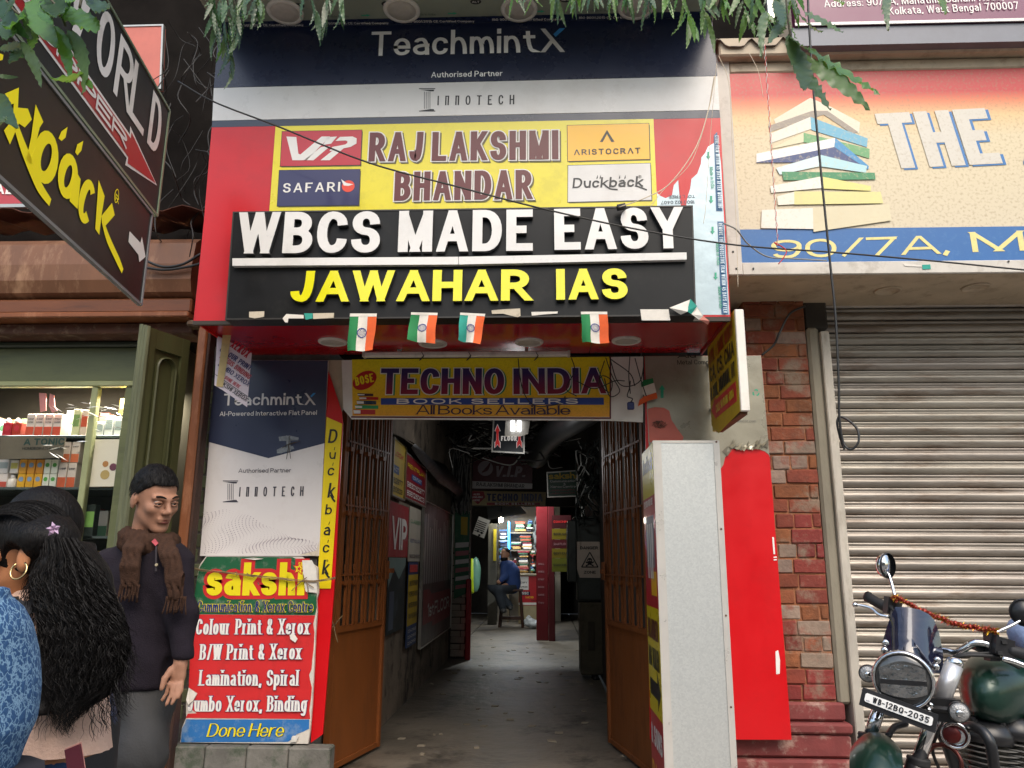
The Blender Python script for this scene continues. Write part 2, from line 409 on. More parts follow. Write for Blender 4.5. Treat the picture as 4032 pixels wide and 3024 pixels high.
def _band(pts, closed, ends, W, a, b, o, x0, lc, serif):
    """ribbon outline of a stroke; returns list of (L, R) point pairs and serif boxes"""
    n = len(pts); L = []; R = []; ser = []
    A, B = a+o, b+o
    if n == 2 and not closed and abs(pts[1].x-pts[0].x) > .12 and abs(pts[1].y-pts[0].y) > .3: A, B = a*.86+o, b*.86+o
    for i in range(n):
        p = pts[i]; pv = pts[i-1] if (i > 0 or closed) else None; nx = pts[(i+1) % n] if (i < n-1 or closed) else None
        d0 = (p-pv).normalized() if pv is not None else None; d1 = (nx-p).normalized() if nx is not None else None
        if d0 is None: d = d1
        elif d1 is None: d = d0
        else: d = (d0+d1); d = d.normalized() if d.length > 1e-3 else d1
        nn = Vector((-d.y, d.x)); m = 1.
        if d0 is not None and d1 is not None: m = min(1/max(.35, abs(d.dot(d1))), 1.6)
        of = Vector((nn.x*A, nn.y*B))*m
        l, r = p+of, p-of
        if (d0 is None or d1 is None):
            ex, ey = ends[0 if d0 is None else 1]; s = -1 if d0 is None else 1
            yt = None
            if abs(d.y) > .35*abs(d.x):
                if ey > .98 and ey < 1.03: yt = 1+o
                elif abs(ey) < .02: yt = 0-o
                elif lc and abs(ey-.7) < .02 and s*d.y > 0: yt = .7+o
                elif abs(ey+.28) < .02: yt = -.28-o
                if yt is not None:
                    l = l+d*((yt-l.y)/d.y); r = r+d*((yt-r.y)/d.y)
                    if serif and ey > -.1: ser.append(((l.x+r.x)/2, yt, abs(l.x-r.x)/2+serif+o, -1 if yt > .3 else 1))
                else: l = l+d*s*o; r = r+d*s*o
            elif abs(d.y) < .2*abs(d.x):
                xe = None
                if abs(ex) < .02 and s*d.x < 0: xe = x0-o
                elif abs(ex*1.-W) < .02 or abs(p.x-(x0+a+W)) < .01: xe = x0+W+2*a+o if s*d.x > 0 else None
                if xe is not None: l = l+d*((xe-l.x)/d.x); r = r+d*((xe-r.x)/d.x)
                else: l = l+d*s*o; r = r+d*s*o
            else: l = l+d*s*o; r = r+d*s*o
        L.append(l); R.append(r)
    return L, R, ser
def layout(s, width, wv, sp, kx=None):
    """widths for height 1: returns kx, x-positions"""
    a = wv/2; n = len(s)
    tot = sum(GL[c][0] for c in s if c != ' '); cnt = sum(1 for c in s if c != ' '); spc = s.count(' ')
    if kx is None: kx = max(.25, (width-cnt*2*a-(n-1)*sp-spc*.22)/max(tot, .01))
    xs = []; x = 0
    for c in s:
        xs.append(x); x += (.22 if c == ' ' else GL[c][0]*kx+2*a)+sp
    return kx, xs, x-sp
def text(name, F, s, p0, p1, hpx, mat, parent, wv=.2, wh=None, sp=.1, slant=0., out=0., serif=0., off=.0015, th=0., px=True, dy=0, dxy=(0, 0), single=False, up=None):
    """s between photo pixels p0 (baseline left) and p1 (baseline right); hpx = capital height in photo pixels at the left end"""
    wh = wv*.85 if wh is None else wh
    if px:
        a0 = Vector(F.loc(*p0)); a1 = Vector(F.loc(*p1)); t0 = Vector(F.loc(p0[0], p0[1]-hpx)); H = (t0-a0).length
    else: a0 = Vector(p0); a1 = Vector(p1); H = hpx
    e = (a1-a0); Wd = e.length; e.normalize(); g = Vector((-e.y, e.x))
    kx, xs, tot = layout(s, Wd/H, wv, sp)
    sc = (Wd/H)/tot if tot > 0 else 1
    mb = MB(); z = 0; res = []
    for c, x0 in zip(s, xs):
        if c == ' ': continue
        if single: mb = MB(); z = 0
        wd, st = GL[c]; lc = c.islower()
        if c == ',' or c == '.': a_, b_ = wv/2*1.1, wh/2
        else: a_, b_ = wv/2, wh/2
        for q in st.split(';'):
            pts, cl, ends, W = _path(q, wd, a_, b_, kx, x0, lc)
            L, R, ser = _band(pts, cl, ends, W, a_, b_, out/1., x0, lc, serif if c not in 'CGSO&,.' else 0)
            def W3(p, o): 
                x = (p.x*sc+p.y*slant+dxy[0]); y = p.y+dxy[1]
                q2 = a0+e*(x*H)+g*(y*H); return F.pt(q2.x, q2.y, o)
            o1 = off+z; z += .00012; n = len(L)
            vs = [W3(p, o1) for p in L]+[W3(p, o1) for p in R]
            rng = range(n if cl else n-1); fs = [(i, i+n, (i+1) % n+n, (i+1) % n) for i in rng]
            if th > 0:
                vs += [W3(p, off-th) for p in L]+[W3(p, off-th) for p in R]
                fs += [(2*n+i, (i+1) % n+2*n, (i+1) % n+3*n, i+3*n) for i in rng]
                fs += [(i, (i+1) % n, (i+1) % n+2*n, i+2*n) for i in rng]+[(i+n, i+3*n, (i+1) % n+3*n, (i+1) % n+n) for i in rng]
                if not cl: fs += [(0, 2*n, 3*n, n), (n-1, 2*n-1, 4*n-1, 3*n-1)]
            mb.add(vs, fs)
            for (sx, sy, hw, dr) in ser:
                o1 = off+z; z += .00012; hh = (.05+out)*dr; yy = sy
                mb.add([W3(Vector(q), o1) for q in ((sx-hw, yy), (sx+hw, yy), (sx+hw, yy+hh), (sx-hw, yy+hh))], [(0, 1, 2, 3)])
        if single: res.append(mb.build(name, mat, parent))
    return res if single else mb.build(name, mat, parent)
def poly(name, F, pts, mat, parent, off=.0015, px=True, th=.0004):
    return plate(name, F, pts, th, mat, parent, off, px)
def disc(name, F, c, r, mat, parent, off=.0015, n=28, th=.0004, k=1.):
    x, y = F.loc(*c); R = (Vector(F.loc(c[0]+r, c[1]))-Vector((x, y))).length
    return plate(name, F, [(x+R*math.cos(2*math.pi*i/n), y+R*k*math.sin(2*math.pi*i/n)) for i in range(n)], th, mat, parent, off, False)
def stroke(name, F, pts, w, mat, parent, off=.0015, px=True, n=6, taper=None):
    """free brush line through photo pixels on a face; w in metres"""
    q = [F.loc(*p) if px else p for p in pts]; q = spline([(x, y, 0) for x, y in q], n) if n > 1 else [Vector((x, y, 0)) for x, y in q]
    vs = []; N = len(q)
    for i, p in enumerate(q):
        d = (q[min(i+1, N-1)]-q[max(i-1, 0)]).normalized(); k = 1 if taper is None else np.interp(i/(N-1), np.linspace(0, 1, len(taper)), taper)
        nn = Vector((-d.y, d.x, 0))*w*.5*float(k); vs += [F.pt((p+nn).x, (p+nn).y, off), F.pt((p-nn).x, (p-nn).y, off)]
    return mesh(name, vs, [(2*i, 2*i+1, 2*i+3, 2*i+2) for i in range(N-1)], mat, parent)

# ================================================================== SETTING: ground, passage, street
YP, YC, YB, YR = 4.45, 3.72, 3.60, 4.09
ZF = .15
m_road = M('asphalt', (.12, .115, .105), .8, var=.3, scale=5, bump=.5, bscale=90, dirt='#6b6257', damt=.4)
m_pave = M('pavement_stone', (.36, .33, .29), .75, var=.35, scale=3, bump=.4, bscale=50, dirt='#3b342c', damt=.6, dscale=4)
def struct(o): return tag(o, kind='structure')
struct(MB().box(-60, -80, -.12, 60, 60, -.02).build('ground', m_road))
struct(MB().bbox(-9, 2.2, -.016, -1.22, 4.75, .14, .02).build('pavement', m_pave))
struct(MB().bbox(.62, 2.2, -.016, 9, 4.75, .14, .02).build('pavement', m_pave))
m_alley = M('worn_concrete_floor', (.15, .128, .10), .5, var=.5, scale=1.6, bump=.9, bscale=10, dirt='#241f19', damt=.85, dscale=2.6, world=True)
struct(MB().bbox(-1.218, 2.2, -.016, .612, 19.0, ZF, .02).build('passage_floor', m_alley))
XL, XR = -1.20, .60
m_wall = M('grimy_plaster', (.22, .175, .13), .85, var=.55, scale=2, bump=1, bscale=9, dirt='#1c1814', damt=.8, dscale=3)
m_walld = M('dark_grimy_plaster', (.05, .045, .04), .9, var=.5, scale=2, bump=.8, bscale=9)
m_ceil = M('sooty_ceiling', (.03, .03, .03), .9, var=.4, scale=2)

# opposite side of the street (behind the photographer; seen only in reflections)
m_opp = M('opposite_plaster', (.34, .30, .24), .8, var=.35, scale=1.2, dirt='#4b443a', damt=.5)
m_wing = M('dark_window_glass', (.02, .025, .03), .1, var=0)
opp = thing('street_building', 'ochre plastered building across the street behind the viewer', 'building', (0, -16, 0))
MB().box(-26, -22, 0, 26, -16, 8).build('wall', m_opp, opp)
for i in range(11):
    for k in range(2):
        MB().bbox(-23+i*4.4, -16.04, 1.6+k*3.6, -21+i*4.4, -15.98, 3.8+k*3.6, .01).build('window', m_wing, opp)

# ------------------------------------------------------------------ passage walls
def wall(name, x0, y0, z0, x1, y1, z1, mat, label): return tag(MB().box(x0, y0, z0, x1, y1, z1).build(name, mat), label, 'wall')
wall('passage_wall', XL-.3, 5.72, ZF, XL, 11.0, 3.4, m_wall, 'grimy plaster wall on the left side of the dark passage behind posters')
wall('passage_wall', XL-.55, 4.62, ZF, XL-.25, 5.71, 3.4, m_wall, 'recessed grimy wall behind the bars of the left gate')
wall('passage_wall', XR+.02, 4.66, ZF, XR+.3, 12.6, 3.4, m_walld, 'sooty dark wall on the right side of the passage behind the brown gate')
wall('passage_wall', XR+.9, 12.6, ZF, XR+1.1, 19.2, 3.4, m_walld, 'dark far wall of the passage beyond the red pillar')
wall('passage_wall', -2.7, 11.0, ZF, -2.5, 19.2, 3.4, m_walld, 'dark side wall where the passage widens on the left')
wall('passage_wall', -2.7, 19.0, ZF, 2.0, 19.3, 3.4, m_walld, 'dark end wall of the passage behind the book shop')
struct(MB().box(-1.5, 4.76, ZF-.15, -1.22, 5.71, ZF-.002).build('passage_floor', m_alley))
struct(MB().box(-2.5, 11, ZF-.15, -1.215, 19.0, ZF-.002).build('passage_floor', m_alley))
struct(MB().box(.615, 12.6, ZF-.15, 1.5, 19.0, ZF-.002).build('passage_floor', m_alley))
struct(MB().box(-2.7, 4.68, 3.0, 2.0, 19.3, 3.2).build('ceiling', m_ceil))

# upper house front behind all the boards
m_up = M('void_dark', (.012, .010, .009), .95, var=.4, spec=.05)  # near-black colour stands in for the shade of the void behind the signs
wall('house_wall', -7, 4.95, 2.60, -1.6, 5.2, 9, m_up, 'near-black wall standing in for the dark void high behind the hanging signs and wires')
wall('house_wall', -1.6, 4.70, 2.62, .9, 5.0, 9, m_up, 'near-black house wall hidden behind the navy sign fascia')
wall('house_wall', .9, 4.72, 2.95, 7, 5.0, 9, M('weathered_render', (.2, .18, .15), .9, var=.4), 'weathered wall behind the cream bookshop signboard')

# ================================================================== MAIN CANOPY
FC = front(YC); FB = front(YB)
m_navy = PR('navy_print', '#1b2440', rough=.28, coat=.08); m_white = PR('white_print', '#d8d5d2', rough=.3, coat=.05, dirt='#b9b2aa', damt=.3, dscale=2)
m_red = PR('red_panel', '#c60410', rough=.34, coat=.05, bump=.12, bscale=5, var=.06, dirt='#a01010', damt=.25); m_slate = PR('slate_print', '#343b4c', rough=.25)
m_film = PR('protective_film', '#aebfc6', rough=.3, metal=.25, var=.15, scale=3, dirt='#8fa0a8', damt=.5, dscale=2, bump=.25, bscale=9)
m_lett = PR('letter_white', '#e2ded9', rough=.4); m_ltgrey = PR('letter_grey', '#d8d4d2', rough=.35, dirt='#9a948c', damt=.4)
m_ink = PR('black_ink', '#17171a', rough=.4); m_blue = PR('blue_print', '#1f5fa6'); m_sky = PR('light_blue_print', '#3c8fd0')
m_yel = PR('yellow_print', '#e0d00c', rough=.3, coat=.3, dirt='#a89a10', damt=.3, dscale=4); m_green = PR('green_print', '#1f8a55'); m_maroon = PR('maroon_print', '#5e1a1c')
m_alu = M('aluminium', '#b9b6ae', .35, .8, var=.15, scale=10)
m_cream = PR('cream_paint', '#b9ab92', rough=.55, var=.2, dirt='#7d6d56', damt=.5)

canopy = thing('signboard', 'tall navy, white and red shop fascia above the passage entrance', 'signboard', (-.36, YC, 2.54))
ztop = P(1830, 86, YC).z; zbot = P(1830, 1255, YC).z
xl = P(805, 800, YC).x; xr = P(2850, 800, YC).x
T = {'tl': (861, 112), 'tr': (2802, 62), 'bl': (770, 1263), 'br': (2876, 1247)}
plate('navy_panel', FC, [(861, 112), (2802, 62), (2825, 298), (842, 345)], .02, m_navy, canopy)
plate('white_band', FC, [(842, 347), (2825, 300), (2833, 433), (836, 475)], .02, m_white, canopy, .001)
plate('slate_band', FC, [(836, 476), (2833, 434.5), (2836, 464), (834, 501)], .02, m_slate, canopy)
plate('red_panel', FC, [(834, 502), (2836, 465), (2876, 1247), (770, 1263)], .02, m_red, canopy, .001)
MB().box(xl+.012, YC+.022, zbot+.02, xr-.012, YP-.02, ztop).build('sign_box', m_up, canopy)
m_redso = M('red_soffit', '#a80a16', .2, var=.06, coat=.25)
zs = zbot+.016
sofp = [(xl+.002, YC+.024), (xr-.002, YC+.024), (xr-.002, YP-.002), (xl+.002, YP-.002)]
for i, (a, b) in enumerate(((xl+.002, -1.02), (-1.016, .28), (.284, xr-.002))):
    MB().box(a, YC+.024, zs-.002, b, YP-.002, zs+.016).build('soffit_panel', m_redso, canopy)
MB().box(xl+.004, YC-.002, zbot-.022, xr-.004, YC+.02, zbot-.001).build('bottom_trim', M('sooty_trim', '#3a3128', .6), canopy)
MB().box(xl-.004, YC+.022, zbot, xl+.008, YP, ztop).build('side_panel', m_red, canopy)
MB().box(xr-.008, YC+.022, zbot, xr+.004, YP, ztop).build('side_panel', M('scuffed_side', '#8f1a1c', .4), canopy)
# film still on the right of the red panel
cr3 = lambda x, y: (1800+x/1.843, y/1.843)
cr6 = lambda x, y: (1800+x/1.659, 750+y/1.659)
film = [cr3(1880, 960), cr3(1862, 1040), cr3(1820, 1065), cr3(1800, 1110), cr3(1772, 1145), cr3(1768, 1190), cr3(1742, 1262), cr3(1700, 1300), cr3(1690, 1372), cr3(1668, 1440), cr3(1662, 1492),
        cr3(1622, 1492), cr3(1612, 1400), cr3(1604, 1308), cr3(1572, 1345), cr3(1558, 1420), cr3(1512, 1440), cr3(1478, 1425), cr3(1450, 1402), cr3(1450, 1560), (2600, 1240), (2872, 1240), (2850, 860), (2838, 640), (2832, 600), (2822, 530)]
plate('protective_film', FC, film, .0008, m_film, canopy, .0025)
m_filmb = PR('film_blue_strip', '#2f5f88'); m_filmt = PR('film_text', '#cfe0e8')
plate('film_strip', FC, [cr3(1862, 985), cr3(1886, 960), cr3(1925, 1535), cr3(1878, 1535)], .0004, m_filmb, canopy, .0035)
plate('film_strip', FC, [(2824, 873), (2848, 873), (2867, 1238), (2840, 1238)], .0004, m_filmb, canopy, .0035)
text('lettering', FC, 'CTIVE FILM WITHIN 45 DAYS AFTER MOUNTING', (2814, 535), (2826, 824), 14, m_filmt, canopy, .16, sp=.14, off=.005)
text('lettering', FC, 'REMOVE THE PROTECTIVE FILM WITHIN 45 DAYS AFTER', (2828, 880), (2846, 1236), 14, m_filmt, canopy, .16, sp=.14, off=.005)
m_fg = PR('film_green', '#2f9f7c')
for (a, b) in (((1870, 1230), (1876, 1365)), ((2818, 960), (2822, 1045)), ((2826, 1130), (2832, 1215))):
    if a[0] < 2000: a = cr3(1830, 1215); b = cr3(1842, 1370)
    text('lettering', FC, 'Made in India', a, b, 13, m_fg, canopy, .13, sp=.12, off=.005)
for c in (cr3(1822, 1130), cr3(1842, 1450), (2805, 908), (2817, 1088)):
    poly('arrow', FC, [(c[0]-4, c[1]-14), (c[0]+4, c[1]-14), (c[0]+4, c[1]+4), (c[0]+9, c[1]+4), (c[0], c[1]+15), (c[0]-9, c[1]+4), (c[0]-4, c[1]+4)], m_fg, canopy, .005)
text('lettering', FC, 'TOLL FREE', (2735, 768), (2632, 771), 12, m_slate, canopy, .17, sp=.12, off=.004)
text('lettering', FC, '1800 102 0407', (2735, 790), (2602, 793), 13, m_slate, canopy, .17, sp=.12, off=.004)
poly('red_film_tear', FC, [cr3(1612, 1400), cr3(1604, 1308), cr3(1640, 1330), cr3(1690, 1372), cr3(1668, 1440), cr3(1662, 1492), cr3(1622, 1492)], m_red, canopy, .0045)

# printed lettering of the fascia
text('lettering', FC, 'Teachmint', (1459, 221), (2108, 207), 95, M('letter_bright', '#f6f4f2', .4, var=.03), canopy, .15, .13, sp=.1)
xk = lambda x, y: (1800+x/1.843, y/1.843)
def logo_x(F, f, parent, off=.002):
    poly('lettering', F, [f(0, 0), f(.2, 0), f(1, 1), f(.8, 1)], m_ltgrey, parent, off)
    poly('lettering', F, [f(0, 1), f(.2, 1), f(.52, .58), f(.42, .46)], m_ltgrey, parent, off+.0008)
    poly('lettering', F, [f(.62, .36), f(.52, .25), f(.78, 0), f(1, 0)], m_sky, parent, off+.0008)
logo_x(FC, lambda x, y: (2128+x*97, 114+y*93-x*2), canopy)
text('lettering', FC, 'Authorised Partner', (1698, 306), (1979, 301), 22, _mats['letter_bright'], canopy, .15, sp=.12)
def innotech(F, x, y, w, h, parent, mat, tx, tw, th_, dy):
    """column emblem and wide spaced word; x,y = top-left px of the emblem"""
    for a, b in ((0, 0), (0, .94)):
        poly('emblem', F, [(x, y+h*b), (x+w, y+h*b), (x+w, y+h*(b+.035)), (x, y+h*(b+.035))], mat, parent)
    for s0, s1 in ((.06, .13), (.94, .87)):
        poly('emblem', F, [(x+w*.05, y+h*s0), (x+w*.95, y+h*s0), (x+w*.9, y+h*s1), (x+w*.7, y+h*s1), (x+w*.7, y+h*(s1+(.03 if s0 < .5 else -.03))), (x+w*.95, y+h*(s1+(.03 if s0 < .5 else -.03)))][:4], mat, parent)
    for k in range(4):
        xx = x+w*(.31+k*.115); poly('emblem', F, [(xx, y+h*.14), (xx+w*.035, y+h*.14), (xx+w*.035, y+h*.86), (xx, y+h*.86)], mat, parent)
    text('lettering', F, 'I¬¬OTECH', (tx, dy), (tx+tw, dy-th_*.08), th_, mat, parent, .13, .11, sp=.6)
innotech(FC, 1650, 348, 64, 94, canopy, m_ink, 1722, 303, 37, 415)

# WBCS board --------------------------------------------------------
m_blk = M('black_board', (.008, .0085, .0095), .4, spec=.25, var=.3, dirt='#2c2b28', damt=.35, dscale=5)
wb = thing('signboard', 'black board with big raised white letters over a row of raised yellow letters', 'signboard', (-.36, YB, 2.55))
c4 = [(917, 834), (2728, 809), (2741, 1244), (887, 1260)]
plate('board', FB, c4, .105, m_blk, wb)
frame('edge_trim', FB, c4, .008, .01, M('board_edge', '#2a2724', .5), wb, .003)
m_lw = M('acrylic_white', '#dfdcd8', .3, var=.06, dirt='#a8a49c', damt=.3, coat=.4); m_ly = M('acrylic_yellow', '#e4de08', .22, var=.05, coat=.4)
m_side = M('letter_return', (.05, .05, .052), .4)
def raised(s, p0, p1, h, mat, wv, wh, sp):
    ls = text('letter', FB, s, p0, p1, h, mat, wb, wv, wh, sp=sp, off=.030, single=True)
    for l in ls:                    # give each letter its dark return behind the bright face
        me = l.data; n = len(me.vertices); vs = [v.co.copy() for v in me.vertices]; fs = [tuple(p.vertices) for p in me.polygons]
        cnt = {}
        for f in fs:
            for i in range(len(f)):
                k = tuple(sorted((f[i], f[(i+1) % len(f)]))); cnt[k] = cnt.get(k, 0)+1
        v2 = vs+[v+Vector((0, .004, 0)) for v in vs]+[v+Vector((0, .0285, 0)) for v in vs]
        rim = [k for k, c in cnt.items() if c == 1]
        f2 = fs+[(a, b, b+n, a+n) for a, b in rim]+[(a+n, b+n, b+2*n, a+2*n) for a, b in rim]
        mid = [0]*(len(fs)+len(rim))+[1]*len(rim)
        nm = bpy.data.meshes.new('letter'); nm.from_pydata([tuple(v) for v in v2], [], f2); nm.materials.append(mat); nm.materials.append(m_side)
        nm.polygons.foreach_set('material_index', mid); nm.update(); l.data = nm
raised('WBCS', (936, 1007), (1498, 1003), 160, m_lw, .225, .18, .1)
raised('MADE', (1570, 1001), (2098, 996), 160, m_lw, .225, .18, .1)
raised('EASY', (2183, 993), (2688, 986), 160, m_lw, .225, .18, .1)
raised('JAWAHAR', (1148, 1196), (2090, 1191), 120, m_ly, .27, .2, .1)
raised('IAS', (2190, 1188), (2470, 1185), 120, m_ly, .27, .2, .12)
plate('underline_bar', FB, [(924, 1026), (1807, 1020), (1807, 1050), (924, 1055)], .028, m_lw, wb, .030)
plate('underline_bar', FB, [(1809, 1020), (2699, 1003), (2700, 1031), (1809, 1050)], .028, m_lw, wb, .030)
# torn tape remains along the bottom edge
m_paper = M('old_paper', '#cfc3ae', .8, var=.25, dirt='#8a7a60', damt=.5, dscale=30); m_pw = M('flag_white', '#dcd6cc', .8, var=.12, scale=30)
m_fo = M('flag_saffron', '#e0602c', .8, var=.12, scale=30); m_fg2 = M('flag_green', '#1f7a45', .8, var=.12, scale=30); m_ft = M('flag_teal', '#2f9a8a', .8, var=.12, scale=30)
FT = front(YB-.002); cr5 = lambda x, y: (700+x/1.843, 750+y/1.843)
def scrap(pts, mat, f=cr5, off=.004):
    return tag(plate('tape_scrap', FT, [f(*p) for p in pts], .001, mat, None, off), None, None)
scr = [([(520, 882), (630, 878), (628, 918), (560, 930), (520, 922)], m_paper, cr5, 'dirty blank tape scrap at the left foot of the black board'),
       ([(762, 930), (790, 898), (915, 905), (916, 930), (805, 930), (800, 960), (780, 958)], m_pw, cr5, 'white torn flag strip hanging below the letter J of the black board'),
       ([(918, 893), (980, 893), (980, 930), (930, 940)], m_ft, cr5, 'small teal scrap of a torn flag on the black board'),
       ([(982, 893), (1135, 890), (1134, 926), (985, 934)], m_paper, cr5, 'brown stained strip of a torn flag beside the teal scrap'),
       ([(225, 785), (300, 778), (412, 772), (414, 820), (395, 830), (300, 806), (228, 808)], m_paper, cr6, 'stained torn strip under the last A of the yellow word'),
       ([(485, 795), (658, 792), (655, 805), (560, 812), (488, 820)], m_pw, cr6, 'thin white strip remains between two hanging flags'),
       ([(1195, 778), (1380, 778), (1392, 850), (1205, 850)], m_pw, cr6, 'crumpled flag rest stuck at the right foot of the black board')]
for p, m, f, l in scr: tag(scrap(p, m, f), l, 'paper scrap', 'torn flag strips on the black board')
def flag(tl, tr, br, bl, label, seed=0, tilt=0, Y=None, horiz=True):
    F = front(YB-.012 if Y is None else Y); q = [Vector(F.loc(*p)) for p in (tl, tr, br, bl)]
    t = thing('paper_flag', label, 'flag', F.pt(*((q[2]+q[3])/2)), 'small paper flags taped under the black board')
    nx, nz = 18, 14
    def pt(s, r, off=0):
        a = q[0].lerp(q[1], s); b = q[3].lerp(q[2], s); c = a.lerp(b, r)
        y = .012*math.sin(s*7+seed)*r+.01*math.sin(s*3+r*4+seed*2)*r+.004*r*math.sin(11*s+seed)
        return F.pt(c.x+.003*math.sin(r*6+seed)*r, c.y, off+y)
    for nm, a, b, m in (('green_stripe', 0, .33, m_fg2 if seed % 2 == 0 else m_ft), ('white_stripe', .33, .665, m_pw), ('saffron_stripe', .665, 1, m_fo)):
        vs = []; fs = []; n = 7
        for i in range(n):
            for j in range(nz): vs.append(pt(a+(b-a)*i/(n-1), .08+j/(nz-1)*.92))
        for i in range(n-1):
            for j in range(nz-1): fs.append((i*nz+j, i*nz+j+1, (i+1)*nz+j+1, (i+1)*nz+j))
        mesh(nm, vs, fs, m, t, True)
    mesh('tape_edge', [pt(i/9, r, .001) for i in range(10) for r in (0, .085)], [(2*i, 2*i+1, 2*i+3, 2*i+2) for i in range(9)], m_pw, t, True)
    mk = MB(); m_ch = PR('flag_wheel_blue', '#2a3a86')
    for i in range(28):
        a0, a1 = 2*math.pi*i/28, 2*math.pi*(i+1)/28; cs = lambda a, r: pt(.5+math.cos(a)*r*1.15, .52+math.sin(a)*r*.86, .0025)
        mk.add([cs(a0, .15), cs(a1, .15), cs(a1, .125), cs(a0, .125)], [(0, 1, 2, 3)])
        if i % 2 == 0: mk.add([cs(a0, .12), cs(a0+.1, .12), cs(a0+.1, .02), cs(a0, .02)], [(0, 1, 2, 3)])
    mk.build('wheel_emblem', m_ch, t)
flag(cr5(1250, 893), cr5(1445, 893), cr5(1418, 1160), cr5(1230, 1162), 'leftmost hanging paper flag, green, white and saffron, below the letter W', 0)
flag(cr5(1694, 884), cr5(1886, 888), cr5(1862, 1110), cr5(1665, 1090), 'second hanging paper flag, just in front of a round downlight', 2)
flag(cr6(20, 798), cr6(184, 806), cr6(148, 1005), cr6(5, 975), 'third hanging paper flag with a curled pointed lower edge', 3)
flag(cr6(808, 792), cr6(980, 792), cr6(996, 996), cr6(820, 990), 'rightmost hanging paper flag under the letters IAS', 6)
# crumpled flag at the right end
cf = thing('paper_flag', 'crumpled twisted paper flag sticking out past the right end of the black board', 'flag', P(2700, 1240, YB-.03))
F_ = front(YB-.03)
for nm, pts, m in (('white_stripe', [(1385, 770), (1520, 715), (1500, 800), (1460, 812)], m_pw), ('teal_stripe', [(1520, 715), (1565, 760), (1530, 808), (1498, 795)], m_ft), ('white_fold', [(1565, 760), (1605, 825), (1580, 845), (1530, 808)], m_pw), ('saffron_stripe', [(1605, 825), (1643, 862), (1636, 878), (1580, 845)], M('flag_pink', '#dd8f7e', .8))):
    q = [F_.loc(*cr6(*p)) for p in pts]; vs = [F_.pt(x, y, random.uniform(0, .03)) for x, y in q]
    mesh(nm, vs+[v+Vector((0, .001, 0)) for v in vs], [(0, 1, 2, 3), (7, 6, 5, 4)], m, cf)

# downlights of the red soffit -------------------------------------
m_lum = M('lamp_plastic', '#cfc9c2', .35, var=.1, scale=20, dirt='#8c857c', damt=.4, dscale=14); m_lum2 = M('lamp_diffuser', '#b4aca4', .4, var=.15, scale=30)
def downlight(u, v, z, r, up=True, rootp=None):
    c = PZ(u, v, z); o = thing('downlight', 'x', 'x', c) if rootp is None else None
    a = MB().lathe((c.x, c.y, c.z), (0, 0, -1), [(r, -.002), (r, .005), (r*.96, .010), (r*.80, .012), (r*.77, .007)], 32, False).build('downlight', m_lum, rootp, True)
    b = MB().lathe((c.x, c.y, c.z), (0, 0, -1), [(r*.78, .006), (r*.775, .0075), (r*.3, .009), (.001, .009)], 32, False).build('diffuser', m_lum2, None, True)
    loc = b.location.copy(); b.parent = a; b.location = (b.location-wloc(a))
    return a
for (u, v) in ((1310, 1344), (1704, 1351), (2083, 1345), (2466, 1339)): downlight(u, v, zs-.002, .082, rootp=canopy)
# batten lamp under the soffit
bt = thing('tube_light', 'long white unlit batten lamp mounted under the red canopy soffit', 'lamp', (-.4, YP-.12, zs-.05))
b0 = P(1433, 1409, YP-.10); b1 = P(2242, 1405, YP-.10)
MB().bbox(b0.x, YP-.13, b0.z, b1.x, YP-.09, b0.z+.030, .006).build('body', m_lum, bt)
MB().bbox(b0.x-.004, YP-.134, b0.z-.002, b0.x+.012, YP-.086, b0.z+.032, .003).build('end_cap', m_lum2, bt)
MB().bbox(b1.x-.012, YP-.134, b0.z-.002, b1.x+.004, YP-.086, b0.z+.032, .003).build('end_cap', m_lum2, bt)
for x in (-.85, -.1): MB().box(x, YP-.12, b0.z+.03, x+.02, YP-.10, zs-.003).build('bracket', m_alu, bt)
m_cab = M('black_cable', (.012, .012, .012), .45, var=0)
for i, (u, du) in enumerate(((1660, 14), (1845, 10), (2110, 12))):
    a = P(u, 1385, YP-.14); wire('cable_tie', [a, a+Vector((.012, 0, -.03)), a+Vector((-.01, -.01, -.055)), a+Vector((.015, 0, -.02))], .0022, m_cab, bt)

# ------------------------------------------------------------------ yellow signboard
FY = front(YC-.025)
ys = thing('signboard', 'yellow printed signboard with maroon words between four small logo panels', 'signboard', (-.36, YC-.02, 3.2))
plate('board', FY, [(1085, 497), (2573, 468), (2588, 812), (1060, 838)], .022, m_yel, ys)
m_vred = PR('brand_red', '#b80f24', coat=.3); m_sblue = PR('brand_navy', '#1a1850', coat=.3); m_aye = PR('brand_amber', '#f0b412', coat=.3); m_dk = PR('print_dark', '#2a2a22')
def panel(c, m, nm='brand_panel'):
    d = [(x+4, y+5) for x, y in c]; poly('panel_shadow', FY, d, PR('print_olive', '#6e6a20'), ys, .0008); cx = sum(p[0] for p in c)/4; cy = sum(p[1] for p in c)/4
    poly('panel_outline', FY, [(x+(2 if x > cx else -2), y+(2 if y > cy else -2)) for x, y in c], m_ink, ys, .0016)
    return poly(nm, FY, c, m, ys, .0024)
O = .0034
panel([(1112, 519), (1425, 513), (1419, 650), (1104, 655)], m_vred)
panel([(1101, 672), (1418, 668), (1412, 808), (1092, 812)], m_sblue)
panel([(2234, 495), (2554, 487), (2558, 627), (2236, 635)], m_aye)
panel([(2237, 653), (2560, 644), (2565, 788), (2236, 796)], m_white)
cv = lambda x, y: (700+x/1.843, y/1.843)
